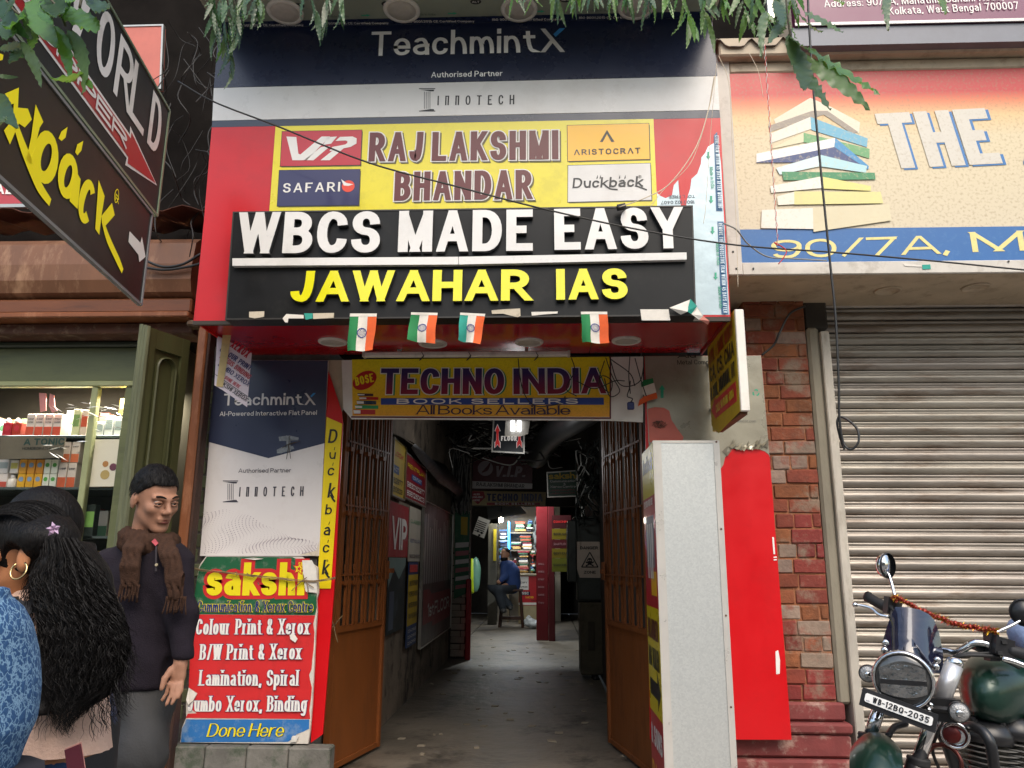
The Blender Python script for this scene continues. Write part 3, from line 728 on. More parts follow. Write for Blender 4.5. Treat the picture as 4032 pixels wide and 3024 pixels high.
def vip(F, f, parent, off, mat):
    for pts in ([(0, 0), (.14, .02), (.18, .72), (.21, .76), (.50, 0), (.62, 0), (.30, 1), (.10, 1)],
                [(.60, .02), (.72, 0), (.64, .30), (.52, .36)], [(.50, .44), (.63, .40), (.40, 1), (.27, 1)],
                [(.72, .46), (.85, .42), (.63, 1), (.50, 1)]):
        poly('lettering', F, [f(*p) for p in pts], mat, parent, off)
    poly('lettering', F, [f(*p) for p in [(.76, .02), (.94, 0), (1, .08), (1, .30), (.92, .44), (.62, .62), (.66, .44), (.84, .34), (.87, .28), (.87, .20), (.84, .17), (.70, .19)]], mat, parent, off+.0004)
vip(FY, lambda x, y: cv(790+x*510-y*8, 993+y*172), ys, O, m_lett)
text('lettering', FY, 'SAFARI', cv(763, 1400), cv(1178, 1392), 37, m_lett, ys, .2, .14, sp=.28, off=O)
disc('sun_disc', FY, cv(1238, 1353), 25, PR('brand_orange', '#e0442a'), ys, O)
poly('bird', FY, [cv(1187, 1303), cv(1225, 1330), cv(1275, 1340), cv(1240, 1352), cv(1205, 1348)], m_lett, ys, O+.0006)
poly('emblem', FY, [cr3(1087, 945), cr3(1142, 1032), cr3(1118, 1032), cr3(1087, 975), cr3(1057, 1032), cr3(1035, 1032)], m_dk, ys, O)
text('lettering', FY, 'ΛRISTOCRΛT', cr3(848, 1128), cr3(1330, 1115), 22, m_dk, ys, .2, .16, sp=.3, off=O)
text('lettering', FY, 'Duckback', cr3(836, 1368), cr3(1345, 1355), 40, m_ink, ys, .17, .15, sp=.12, slant=.12, off=O)
stroke('flourish', FY, [cr3(1290, 1350), cr3(1330, 1362), cr3(1376, 1380)], .008, m_ink, ys, O+.0006)
stroke('flourish', FY, [cr3(1075, 1350), cr3(1110, 1372), cr3(1165, 1378)], .008, m_ink, ys, O+.0006)
for x in (1010, 1033, 1172, 1212): poly('drop_mark', FY, [cr3(x, 1296), cr3(x+9, 1270), cr3(x+11, 1292), cr3(x+4, 1302)], m_ink, ys, O)
text('lettering', FY, '®', cr3(1314, 1296), cr3(1338, 1295), 12, m_ink, ys, .1, sp=.05, off=O)
for s, a, b, h in (('RAJ', (1451, 637), (1664, 635), 113), ('LAKSHMI', (1700, 635), (2199, 629), 113), ('BHANDAR', (1552, 792), (2096, 785), 113)):
    text('lettering', FY, s, a, b, h, PR('print_grey', '#5c5520'), ys, .2, .165, sp=.1, out=.035, off=.0008, dxy=(.05, -.05))
    text('lettering', FY, s, a, b, h, m_lett, ys, .2, .165, sp=.1, out=.04, off=.003)
    text('lettering', FY, s, a, b, h, m_maroon, ys, .2, .165, sp=.1, off=.0052)

# ------------------------------------------------------------------ upper canopy soffit
zu = P(1830, 92, YC).z
us = thing('upper_canopy', 'grey film covered soffit with round lamps above the navy fascia', 'canopy', (-.36, 3.2, zu))
m_ufilm = M('soffit_film', '#8f9486', .35, .2, var=.1, scale=4)
xa = P(870, 112, YC).x; xb = P(2795, 62, YC).x
MB().box(xa-.02, 3.05, zu, xb+.02, YC+.3, zu+.03).build('soffit', m_ufilm, us)
FS = Face((0, YC-.001, zu-.001), (1, 0, 0), (0, -1, 0))     # seen from below
def szt(s, u0, u1, y0, h, mat, flip=False):
    F = Face((0, YC, zu-.001), (1, 0, 0), (0, -1, 0)); F.n = Vector((0, 0, -1))
    return F
class Under(Face):
    def __init__(s, z): s.p = Vector((0, YC, z)); s.a = Vector((1, 0, 0)); s.b = Vector((0, 1, 0)); s.n = Vector((0, 0, -1))
FU = Under(zu-.0008)
def upoly(name, pts, mat, off=0):
    vs = [(x, YC-y, zu-.001-off) for x, y in pts]; return mesh(name, vs, [tuple(range(len(vs)))], mat, us)
upoly('blue_strip', [(xa, .002), (xb, .002), (xb, .055), (xa, .055)], m_navy)
FU.b = Vector((0, -1, 0)); FU.p = Vector((0, YC, zu-.0012)); FU.n = Vector((0, 0, -1))
for i in range(5):
    x0 = xa+.10+i*.48
    text('lettering', FU, 'ISO 9001:2015 CE Certified Company', (x0+.38, .018), (x0, .018), -.018, m_ltgrey, us, .16, sp=.12, px=False, off=.001) if False else text('lettering', FU, 'ISO 9001:2015 CE Certified Company', (x0, .018), (x0+.38, .018), .018, m_ltgrey, us, .16, sp=.12, px=False, off=.001)
    text('lettering', FU, 'Made in India', (x0+.06, .075), (x0+.17, .075), .016, PR('film_grey_text', '#5d6a60'), us, .14, sp=.12, px=False, off=.001)
    poly('arrow', FU, [(x0+.24, .08), (x0+.27, .08), (x0+.27, .074), (x0+.29, .084), (x0+.27, .094), (x0+.27, .088), (x0+.24, .088)], m_fg, us, .001, px=False)
    disc_pts = [(x0+.40+.03*math.cos(a*math.pi/10), .17+.02*math.sin(a*math.pi/10)) for a in range(20)]
    poly('printed_mark', FU, disc_pts, m_ink, us, .001, px=False)
    text('lettering', FU, 'ALT', (x0+.38, .164), (x0+.42, .164), .014, m_ltgrey, us, .2, sp=.12, px=False, off=.002)
for (u, v) in ((1123, 46), (1582, 38), (2044, 35), (2505, 26)): downlight(u, v, zu, .10, rootp=us)

# ================================================================== LEFT PILLAR AND ITS BOARDS
FP = front(YP-.03)
m_bgreen = M('old_green_brick', '#6c6f50', .85, var=.4, scale=4, bump=.7, bscale=20, dirt='#7a4a30', damt=.6, dscale=6, rnd=.3)
m_mortar = M('mortar', (.13, .115, .10), .95, var=.4, scale=10, bump=.8, bscale=60)
lp = thing('brick_pillar', 'old brick pillar with worn green paint behind the white and red boards left of the passage', 'pillar', (-1.65, 4.6, .14))
plx0 = P(772, 1500, YP).x; plx1 = XL-.08
MB().box(plx0+.006, YP+.006, .14, plx1-.006, 4.95, 2.62).build('core', m_mortar, lp)
_bm = {}
def brick(x, y, z, w, d, h, mats, parent, seed):
    k = (round(w, 2), seed % 5)
    if k not in _bm:
        rr = random.Random(seed*7+int(w*1000)); j = lambda: rr.uniform(-.0025, .0025); mb = MB().bbox(-w/2, 0, 0, w/2, d, h, .005)
        mb.v = [v+Vector((j(), j(), j())) for v in mb.v]
        me = bpy.data.meshes.new('brick'); me.from_pydata([tuple(v) for v in mb.v], [], mb.f); _bm[k] = me
    me = _bm[k]
    if not me.materials: me.materials.append(mats[0])
    o = bpy.data.objects.new('brick', me); COL.objects.link(o); o.parent = parent
    o.location = Vector((x, y, z))-wloc(parent)
    m = random.choice(mats); o.material_slots[0].link = 'OBJECT'; o.material_slots[0].material = m
    return o
z = .5; r = 0
while z < 2.5:
    brick(plx0+.055+(.02 if r % 2 else 0), YP-random.uniform(0, .006), z, .15 if r % 2 else .11, .09, .072, [m_bgreen], lp, r); r += 1; z += .084
# plinth at the foot
m_plinth = M('stained_plinth', (.16, .15, .13), .9, var=.5, scale=5, bump=.8, bscale=18, dirt='#3f4a38', damt=.8, dscale=7)
pl = [P(640, 2990, YP-.1).x, P(1300, 2990, YP-.1).x]
for i in range(4):
    w = (pl[1]-pl[0])/4
    MB().bbox(pl[0]+w*i+.002, YP-.11, .14, pl[0]+w*(i+1)-.002, YP+.0, .385, .008).build('plinth_block', m_plinth, lp)

# Teachmint board
cb1 = lambda x, y: (650+x/1.844, 1300+y/1.844)
tb = thing('signboard', 'tall white and navy vertical board with a dotted wave pattern on the left pillar', 'signboard', P(1030, 2190, YP-.03))
plate('board', FP, [(851, 1417), (1292, 1419), (1256, 2189), (787, 2189)], .018, M('board_white', '#ddd6d2', .3, var=.05, scale=3, dirt='#b8aaa0', damt=.25, coat=.1), tb)
m_navy2 = PR('navy_slate', '#343a52', rough=.3, coat=.1)
plate('navy_field', FP, [(850, 1418), (1291, 1420), (1279, 1745), (1057, 1804), (821, 1740)], .0006, m_navy2, tb, .0012)
text('lettering', FP, 'Teachmint', (880, 1597), (1186, 1594), 46, m_lett, tb, .17, .14, sp=.09, off=.0025)
logo_x(FP, lambda x, y: (1199+x*45, 1548+y*47), tb, .0025)
text('lettering', FP, 'AI-Powered Interactive Flat Panel', (865, 1639), (1249, 1634), 18, m_lett, tb, .15, sp=.12, off=.0025)
m_pt = PR('print_slate', '#3a3640')
text('lettering', FP, 'Authorised Partner', (939, 1862), (1147, 1860), 17, m_pt, tb, .13, sp=.12)
innotech(FP, 878, 1892, 60, 88, tb, m_pt, 941, 254, 38, 1956)
mb = MB()
for i in range(34):
    for k in range(26):
        s = i/33; u0 = 800+s*450; top = 2030+40*math.sin(s*4.2+.6)*-1+60*s; v0 = top+10+k*(2175-top)/26+4*math.sin(i*.8+k*.5)
        u0 += 10*math.sin(k*.35+i*.25)
        if v0 > 2180 or u0 > 1252: continue
        x, y = FP.loc(u0, v0); r0 = .0016+.0008*math.sin(i*.5+k*.3)
        mb.add([FP.pt(x-r0, y-r0, .0013), FP.pt(x+r0, y-r0, .0013), FP.pt(x+r0, y+r0, .0013), FP.pt(x-r0, y+r0, .0013)], [(0, 1, 2, 3)])
dt = mb.build('dotted_print', PR('dot_print', '#9a8a94'), tb); dt['kind'] = 'stuff'
poly('torn_corner', FP, [cb1(1118, 1530), cb1(1100, 1600), cb1(975, 1632), cb1(1115, 1640)], m_paper, tb, .0014)
m_tape = M('clear_tape', '#aab0b4', .15, var=.3, scale=60, alpha=.55); m_twine = M('jute_twine', '#8a7354', .9, var=.4, scale=80)
for q in ([(826, 775), (905, 765), (972, 780), (968, 800), (832, 806)], [(880, 765), (912, 770), (915, 880), (885, 885)], [(812, 870), (850, 850), (930, 842), (940, 862), (845, 895), (815, 895)]):
    poly('clear_tape', FP, [cb1(*p) for p in q], m_tape, tb, .003+random.random()*.002)
mb = MB()
for q in ([(850, 858), (900, 830), (955, 815)], [(905, 770), (900, 850), (888, 940)], [(880, 835), (930, 825), (990, 808)], [(900, 840), (912, 900), (918, 935)]):
    mb.tube(spline([FP.pt(*FP.loc(*cb1(*p)), .006+.006*i) for i, p in enumerate(q)], 4), .0018, 5)
mb.build('tie_wire', M('rusty_wire', '#4a3a2e', .6), tb)

# Sakshi board
cb2 = lambda x, y: (650+x/1.795, 2100+y/1.795)
FK = front(YP-.055)
sk = thing('signboard', 'worn red, green and blue printing services board on the left pillar', 'signboard', P(960, 2925, YP-.055))
plate('board', FK, [cb2(*p) for p in [(290, 162), (250, 215), (240, 240), (225, 330), (205, 470), (190, 570), (178, 700), (172, 1000), (170, 1085), (148, 1200), (150, 1300), (118, 1380), (107, 1478), (1010, 1488), (1024, 1400), (1040, 1200), (1050, 1000), (1064, 700), (1074, 560), (1070, 470), (1084, 420), (1080, 240), (960, 165)]], .02, M('board_backing', '#cfc6ba', .7, var=.3, dirt='#7a6e60', damt=.5), sk)
m_kg = PR('sakshi_green', '#1c5a38', dirt='#a8aa9a', damt=.35, dscale=12); m_kr = PR('sakshi_red', '#cc2a2c', dirt='#8c2420', damt=.45, dscale=5, var=.12); m_kb = PR('sakshi_blue', '#2b6cab', dirt='#9aa8b0', damt=.45, dscale=8); m_ky = PR('sakshi_yellow', '#e8d418')
o1 = .0014
poly('green_field', FK, [cb2(*p) for p in [(295, 165), (640, 166), (900, 168), (962, 195), (975, 240), (985, 350), (1000, 415), (1075, 430), (1070, 470), (1072, 520), (1062, 578), (190, 571), (205, 470), (225, 330), (245, 240)]], m_kg, sk, o1)
poly('red_field', FK, [cb2(*p) for p in [(189, 573), (1061, 580), (1048, 640), (1056, 700), (1050, 820), (1040, 900), (1036, 960), (1018, 1000), (1030, 1060), (1038, 1090), (1030, 1180), (1020, 1250), (1026, 1312), (148, 1304), (160, 1275), (225, 1272), (170, 1230), (205, 1180), (230, 1130), (200, 1110), (168, 1090), (172, 1000), (180, 750)]], m_kr, sk, o1)
poly('blue_field', FK, [cb2(*p) for p in [(150, 1314), (1020, 1316), (1019, 1380), (980, 1400), (930, 1420), (900, 1450), (870, 1474), (112, 1476), (120, 1380), (140, 1345)]], m_kb, sk, o1)
# bubble word with red surround
for kw, mt, of, ot in (({}, m_kr, .0022, .11), ({}, m_ky, .0044, 0)):
    text('lettering', FK, 'sakshi', cb2(290, 440), cb2(985, 438), 232/1.795, mt, sk, .23, .17, sp=.06, off=of, out=ot)
def star(F, f, r, mat, parent, off):
    poly('star', F, [(f[0]+r*(1 if i % 2 == 0 else .45)*math.sin(i*math.pi/5+.2), f[1]-r*(1 if i % 2 == 0 else .45)*math.cos(i*math.pi/5+.2)) for i in range(10)], mat, parent, off)
star(FK, cb2(950, 250), 28, m_kr, sk, .0062); star(FK, cb2(950, 250), 21, m_ky, sk, .007); star(FK, cb2(950, 250), 10, m_kr, sk, .0078)
m_kn = PR('sakshi_navy', '#20306e')
text('lettering', FK, 'Communication & Xerox Centre', cb2(228, 555), cb2(1050, 555), 43, m_ky, sk, .13, .08, sp=.05, serif=.05, out=.035, off=.0022)
text('lettering', FK, 'Communication & Xerox Centre', cb2(228, 555), cb2(1050, 555), 43, m_kn, sk, .13, .08, sp=.05, serif=.05, off=.0062)
for s, a, b in (('Colour Print & Xerox', (218, 715), (1022, 712)), ('B/W Print & Xerox', (245, 893), (965, 888)), ('Lamination, Spiral', (240, 1075), (945, 1074)), ('Jumbo Xerox, Binding', (160, 1258), (1004, 1256))):
    text('lettering', FK, s, cb2(*a), cb2(*b), 61, m_kn, sk, .16, .075, sp=.07, serif=.06, out=.022, off=.0022)
    text('lettering', FK, s, cb2(*a), cb2(*b), 61, m_lett, sk, .16, .075, sp=.07, serif=.06, off=.0054)
text('lettering', FK, 'Done Here', cb2(295, 1436), cb2(835, 1434), 52, m_dk, sk, .15, .06, sp=.06, slant=.22, off=.0022, dxy=(.03, -.03))
text('lettering', FK, 'Done Here', cb2(295, 1436), cb2(835, 1434), 52, m_ky, sk, .15, .06, sp=.06, slant=.22, off=.0054)
for pts in ([(158, 1175), (172, 1090), (200, 1112), (228, 1135), (205, 1180), (170, 1210)], [(975, 190), (1040, 190), (1070, 250), (1078, 330), (1075, 420), (1000, 412), (985, 330)], [(565, 178), (625, 170), (700, 180), (640, 188)], [(885, 715), (915, 710), (940, 745), (925, 770), (890, 745)], [(905, 1430), (950, 1425), (930, 1472), (890, 1474)]):
    x = [FK.loc(*cb2(*p)) for p in pts]; vs = [FK.pt(a, b, .008+random.uniform(0, .010)) for a, b in x]+[FK.pt(a, b, .006) for a, b in x]; n = len(x)
    mesh('torn_paper', vs, [tuple(range(n)), tuple(range(n, 2*n))[::-1]], m_pw, sk)
# twine across
tw = [(175, 215), (240, 255), (400, 272), (590, 295), (800, 315), (960, 335), (1080, 335), (1180, 322), (1212, 312)]
mb = MB()
for j in range(3): mb.tube(spline([FK.pt(*FK.loc(*cb2(x, y+6*math.sin(i+j*2))), .02+.003*j) for i, (x, y) in enumerate(tw)], 5), .0022, 5)
for q in ([(905, 405), (960, 350), (1010, 310)], [(985, 290), (1000, 340), (1060, 385)], [(1010, 345), (1020, 400), (1010, 430)], [(590, 280), (612, 300), (640, 310)], [(490, 290), (515, 272), (520, 300)]):
    mb.tube(spline([FK.pt(*FK.loc(*cb2(*p)), .024) for p in q], 4), .0025, 5)
tag(mb.build('twine', m_twine, None, True), 'jute twine tied across the worn red and green printing board', 'twine')

# red strip and yellow Duckback strip
FR2 = front(YP-.02)
rs = thing('sign_strip', 'narrow red upright panel with a yellow lettered strip beside the left gate', 'sign', P(1270, 2925, YP))
plate('red_panel', FR2, [(1293, 1462), (1345, 1620), (1350, 1668), (1319, 2280), (1271, 2891), (1224, 2925), (1240, 2500), (1256, 2189)], .012, m_red, rs)
plate('yellow_strip', FR2, [(1286, 1642), (1348, 1669), (1303, 2317), (1250, 2317)], .004, M('strip_yellow', '#e8cc10', .35, var=.06), rs, .006)
plate('end_board', front(YP-.008), [(1293, 1418), (1352, 1418), (1352, 1600), (1345, 1622), (1293, 1462)], .01, m_cream, rs)
for ch, c, h in (('D', (1309, 1745), 54), ('u', (1308, 1808), 38), ('c', (1302, 1873), 44), ('k', (1303, 1960), 58), ('b', (1293, 2026), 40), ('a', (1287, 2108), 48), ('c', (1283, 2176), 44), ('k', (1281, 2262), 58)):
    w = 26 if ch != 'D' else 34; text('lettering', FR2, ch, (c[0]-w/2, c[1]), (c[0]+w/2, c[1]), h, m_ink, rs, .15, .13, slant=.1, off=.0078)
    if ch in 'uca': stroke('drop_mark', FR2, [(c[0]+9, c[1]-h*.7-8), (c[0]+12, c[1]-h*.7-20)], .004, m_ink, rs, .0078, n=1)
stroke('flourish', FR2, [(1303, 1948), (1312, 1965), (1321, 1976)], .010, m_ink, rs, .009); stroke('flourish', FR2, [(1281, 2250), (1292, 2268), (1300, 2274)], .010, m_ink, rs, .009)
text('lettering', FR2, '®', (1286, 2212), (1294, 2212), 9, m_ink, rs, .1, off=.0078)

# hanging print with tape in front of the pillar
FH = Face(P(862, 1560, YP-.42), (1, .25, 0)); hp = thing('hanging_print', 'white plastic sheet with red and navy lettering hanging by a strip of tape', 'sign', P(900, 1600, YP-.42))
hq = [cb1(*p) for p in [(378, 40), (630, 165), (595, 558), (410, 430), (358, 400)]]
m_pls = M('plastic_sheet', '#d8ccd4', .25, var=.06, alpha=1)
plate('sheet', FH, hq, .002, m_pls, hp)
m_tb = PR('text_navy', '#1c2266'); m_tr = PR('text_crimson', '#b01830')
for s, a, b, h, m in (('XEROX', (470, 118), (590, 205), 62, m_tr), ('CO', (385, 130), (412, 143), 40, m_tb), ('COLOUR PRINT', (392, 150), (612, 296), 38, m_tb), ('THESIS BINDING', (388, 196), (608, 360), 36, m_tr), ('JUMBO XEROX', (380, 256), (602, 412), 34, m_tb), ('DONE HERE', (430, 352), (535, 425), 26, m_tr), ('SAKSHI XEROX', (372, 376), (588, 520), 32, m_ink)):
    if s == 'CO': continue
    text('lettering', FH, s, cb1(*a), cb1(*b), h/1.844, m, hp, .16, .13, sp=.1, off=.0022)
stroke('rule_line', FH, [cb1(365, 322), cb1(600, 482)], .003, m_ink, hp, .002, n=1)
plate('tape_strip', FH, [cb1(430, -60), cb1(490, -30), cb1(448, 250), cb1(420, 415), cb1(372, 408), cb1(400, 200)], .001, M('masking_tape', '#c9b27a', .6, var=.2, scale=20), hp, .005)

# ================================================================== TECHNO INDIA BANNER
FTn = front(YP-.04)
ti = thing('banner', 'yellow bookseller banner with big purple letters over the passage mouth', 'banner', P(1890, 1655, YP-.04))
m_bw = M('banner_white', '#d9d4cd', .4, var=.1, scale=4, dirt='#9a948a', damt=.3)
plate('sheet', FTn, [(1345, 1418), (2532, 1404), (2532, 1662), (2403, 1656), (1384, 1650), (1352, 1612)], .014, m_bw, ti)
nt = None
m_ban = M('banner_yellow', '#e0a818', .45, var=.1, scale=3)
def banner_mat():
    m = m_ban; N = m.node_tree.nodes; L = m.node_tree.links; b = N['Principled BSDF']
    tc = N.new('ShaderNodeTexCoord'); vo = N.new('ShaderNodeTexVoronoi'); vo.inputs['Scale'].default_value = 90; L.new(tc.outputs['Object'], vo.inputs['Vector'])
    sx = N.new('ShaderNodeSeparateXYZ'); L.new(tc.outputs['Object'], sx.inputs[0]); cr = N.new('ShaderNodeValToRGB')
    cr.color_ramp.elements[0].color = lin('#e39a1c'); cr.color_ramp.elements[1].color = lin('#e8d21c'); mr = N.new('ShaderNodeMapRange'); mr.inputs['From Min'].default_value = 0; mr.inputs['From Max'].default_value = .33
    L.new(sx.outputs[2], mr.inputs[0]); L.new(mr.outputs[0], cr.inputs[0]); mx = N.new('ShaderNodeMix'); mx.data_type = 'RGBA'; mx.blend_type = 'MULTIPLY'; mx.inputs[0].default_value = .16
    L.new(cr.outputs[0], mx.inputs[6]); L.new(vo.outputs['Distance'], mx.inputs[7]); mm = N.new('ShaderNodeMath'); mm.operation = 'MULTIPLY'; mm.use_clamp = True; mm.inputs[1].default_value = 1.6
    L.new(vo.outputs['Distance'], mm.inputs[0]); L.new(mm.outputs[0], mx.inputs[7]); L.new(mx.outputs[2], b.inputs['Base Color'])
banner_mat()
poly('yellow_field', FTn, [(1386, 1416), (2405, 1405), (2403, 1642), (1388, 1637)], m_ban, ti, .0012)
for q in ([(1383, 1639), (2406, 1644), (2406, 1650), (1383, 1645)], [(2400, 1405), (2406, 1405), (2406, 1644), (2400, 1644)]): poly('red_border', FTn, q, m_maroon, ti, .002)
m_tc = M('techno_purple', '#5a1a3e', .45, var=0)
def techno_mat():
    N = m_tc.node_tree.nodes; L = m_tc.node_tree.links; tc = N.new('ShaderNodeTexCoord'); sx = N.new('ShaderNodeSeparateXYZ'); L.new(tc.outputs['Object'], sx.inputs[0])
    mr = N.new('ShaderNodeMapRange'); mr.inputs['From Min'].default_value = .14; mr.inputs['From Max'].default_value = .28; cr = N.new('ShaderNodeValToRGB'); cr.color_ramp.elements[0].color = lin('#8e1828'); cr.color_ramp.elements[1].color = lin('#2c1c56')
    L.new(sx.outputs[2], mr.inputs[0]); L.new(mr.outputs[0], cr.inputs[0]); L.new(cr.outputs[0], N['Principled BSDF'].inputs['Base Color'])
techno_mat()
for s, a, b in (('TECHNO', (1497, 1553), (1985, 1553)), ('INDIA', (2022, 1553), (2386, 1550))):
    text('lettering', FTn, s, a, b, 101, m_green, ti, .24, .18, sp=.09, out=.02, off=.002, dxy=(.07, -.02))
    text('lettering', FTn, s, a, b, 101, m_lett, ti, .24, .18, sp=.09, out=.035, off=.0042)
    text('lettering', FTn, s, a, b, 101, m_tc, ti, .24, .18, sp=.09, off=.0064)
poly('blue_strip', FTn, [(1500, 1568), (2377, 1566), (2378, 1594), (1500, 1594)], PR('banner_blue', '#27408c'), ti, .0022)
text('lettering', FTn, 'BOOK SELLERS', (1562, 1591), (2276, 1591), 21, m_lett, ti, .34, .2, sp=.7, off=.0034)
text('lettering', FTn, 'All Books Available', (1638, 1632), (2246, 1634), 37, PR('banner_text_dark', '#3a1a2a'), ti, .2, .1, sp=.06, serif=.07, off=.0022)
disc_c = (1436, 1498)
poly('red_oval', FTn, [(disc_c[0]+47*math.cos(a/14*math.pi)-math.sin(a/14*math.pi)*4, disc_c[1]+37*math.sin(a/14*math.pi)-10*math.cos(a/14*math.pi)) for a in range(28)], PR('banner_red', '#b01c1c'), ti, .0022)
text('lettering', FTn, 'BOSE', (1402, 1520), (1474, 1503), 34, m_ky, ti, .19, .15, sp=.1, off=.0034)
for i, (x0, x1, v, hh, m) in enumerate(((1392, 1478, 1612, 20, 'banner_red'), (1398, 1490, 1595, 15, 'green_print'), (1405, 1482, 1577, 16, 'navy_print'), (1415, 1490, 1562, 13, 'banner_red'), (1408, 1470, 1549, 11, 'banner_text_dark'))):
    poly('printed_book', FTn, [(x0, v), (x1, v+2), (x1, v+hh), (x0+4, v+hh)], _mats[m], ti, .0022+i*.0003); poly('printed_pages', FTn, [(x0, v+3), (x0+28, v+4), (x0+28, v+hh-3), (x0+2, v+hh-3)], m_lett, ti, .0042+i*.0003)
# loose cables and plug over the banner's right end
wires = [[(2250, 1408), (2262, 1460), (2230, 1530), (2270, 1560)], [(2385, 1408), (2410, 1480), (2440, 1540), (2400, 1560), (2380, 1490)], [(2400, 1405), (2430, 1500), (2470, 1522), (2520, 1500), (2535, 1440)], [(2480, 1405), (2476, 1480), (2482, 1550)], [(2040, 1412), (2050, 1500), (2075, 1570), (2120, 1600), (2210, 1590)],
         [(2270, 1500), (2340, 1530), (2420, 1500), (2460, 1500)], [(2380, 1420), (2360, 1500), (2400, 1545), (2409, 1500), (2370, 1480), (2355, 1520)], [(2405, 1415), (2480, 1470), (2500, 1520)], [(2500, 1410), (2525, 1500), (2545, 1560)], [(2225, 1560), (2222, 1570), (2228, 1566)]]
mb = MB()
for i, w in enumerate(wires): mb.tube(spline([P(u, v, YP-.10-.02*math.sin(i+k)) for k, (u, v) in enumerate(w)], 6), .003, 5)
tag(mb.build('cable', m_cab, None, True), 'loops of loose black cable dangling over the right end of the yellow banner', 'cable')
pg = thing('plug', 'small blue plug hanging on a black cord beside the yellow banner', 'plug', P(2483, 1600, YP-.12))
MB().tube(spline([P(2482, 1500, YP-.12), P(2478, 1530, YP-.13), P(2470, 1560, YP-.11), P(2490, 1570, YP-.13), P(2482, 1585, YP-.12)], 6), .0032, 5).build('cord', m_cab, pg, True)
a = P(2483, 1583, YP-.12); MB().bbox(a.x-.02, a.y-.012, a.z-.045, a.x+.02, a.y+.012, a.z, .006).build('plug_body', M('plug_blue', '#1c2a66', .4), pg)

# ================================================================== RIGHT PILLAR: panel, film, galvanised box, projecting sign
FRp = front(YP-.02)
rp = thing('wall_panel', 'upright red composite panel with silver film torn off its lower part right of the passage', 'panel', P(2900, 2912, YP))
plate('red_sheet', FRp, [(2537, 1402), (2997, 1399), (3030, 1795), (3117, 2913), (2560, 2911)], .015, m_red, rp)
m_film2 = M('silver_film', '#a19c8c', .3, .35, var=.2, scale=2.5, dirt='#7a7260', damt=.4, dscale=3, bump=.3, bscale=7, coat=.2)
plate('film_sheet', FRp, [(2538, 1403), (2996, 1400), (3013, 1600), (3030, 1800), (3027, 1790), (3012, 1778), (2985, 1768), (2950, 1771), (2900, 1765), (2874, 1771), (2868, 1790), (2855, 1800), (2848, 1830), (2835, 1850), (2560, 1880)], .0008, m_film2, rp, .0022)
plate('pale_red_patch', FRp, [cr6(*p) for p in [(1243, 1428), (1290, 1416), (1350, 1420), (1385, 1440), (1400, 1500), (1440, 1560), (1478, 1612), (1470, 1640), (1255, 1645)]], .0006, M('pale_red', '#cf6a5a', .4, var=.1, coat=.2), rp, .0034)
mb = MB()
for i in range(9):
    a = i*.7; c = cr6(1320, 1530); q = [(c[0]+math.cos(a+k*.9)*(30-9*k), c[1]+math.sin(a+k)*(16-4*k)) for k in range(4)]
    mb.tube(spline([FRp.pt(*FRp.loc(*p), .010+.004*k) for k, p in enumerate(q)], 4), .0016, 4)
mb.build('wire_tangle', M('rusty_wire', '#4a3a2e', .6), rp)
text('lettering', FRp, 'Metal Composite', (2667, 1436), (2845, 1434), 18, m_dk, rp, .13, sp=.12, off=.0032)
text('lettering', FRp, 'Alu', (2668, 1410), (2740, 1409), 18, m_dk, rp, .25, sp=.1, off=.0032)
text('lettering', FRp, 'aludecor.com', (2890, 1663), (2976, 1664), 12, PR('print_grey2', '#6a6a66'), rp, .1, sp=.12, off=.0032)
c = cr6(1338, 1315); poly('arrow', FRp, [(c[0]-6, c[1]+25), (c[0]+6, c[1]+25), (c[0]+6, c[1]-8), (c[0]+13, c[1]-8), (c[0], c[1]-27), (c[0]-13, c[1]-8), (c[0]-6, c[1]-8)], m_fg, rp, .0032)
for k in range(3):
    a0 = k*2.09; cc = (2976, 1547); pts = [(cc[0]+math.cos(a0+t)*r, cc[1]+math.sin(a0+t)*r) for t, r in ((0, 14), (.6, 15), (1.2, 14), (1.5, 9), (.7, 9), (.1, 9))]
    poly('recycling_mark', FRp, pts, m_fg, rp, .0032)
mb = MB()                                              # crumpled folds of the peeled film
for i in range(26):
    u0 = 2845+i*6.5+random.uniform(-4, 4); v0 = 1762+random.uniform(-14, 8)+(25 if i < 3 else 0); a = FRp.loc(u0, v0); b = FRp.loc(u0+random.uniform(10, 30), v0-random.uniform(5, 26)); c = FRp.loc(u0+random.uniform(6, 20), v0+random.uniform(2, 14))
    mb.add([FRp.pt(*a, .006), FRp.pt(*b, random.uniform(.008, .03)), FRp.pt(*c, random.uniform(.006, .022))], [(0, 1, 2)])
ob = mb.build('film_crumple', m_film2, rp); ob['kind'] = 'stuff'
for q in ([(3040, 2115), (3047, 2115), (3052, 2182), (3045, 2182)], [(3046, 2192), (3058, 2191), (3058, 2196), (3046, 2197)], [(3046, 2202), (3058, 2201), (3058, 2206), (3046, 2207)], [(3053, 2565), (3064, 2560), (3071, 2600), (3070, 2652), (3056, 2655)]):
    poly('film_scrap', FRp, q, m_lett, rp, .002)
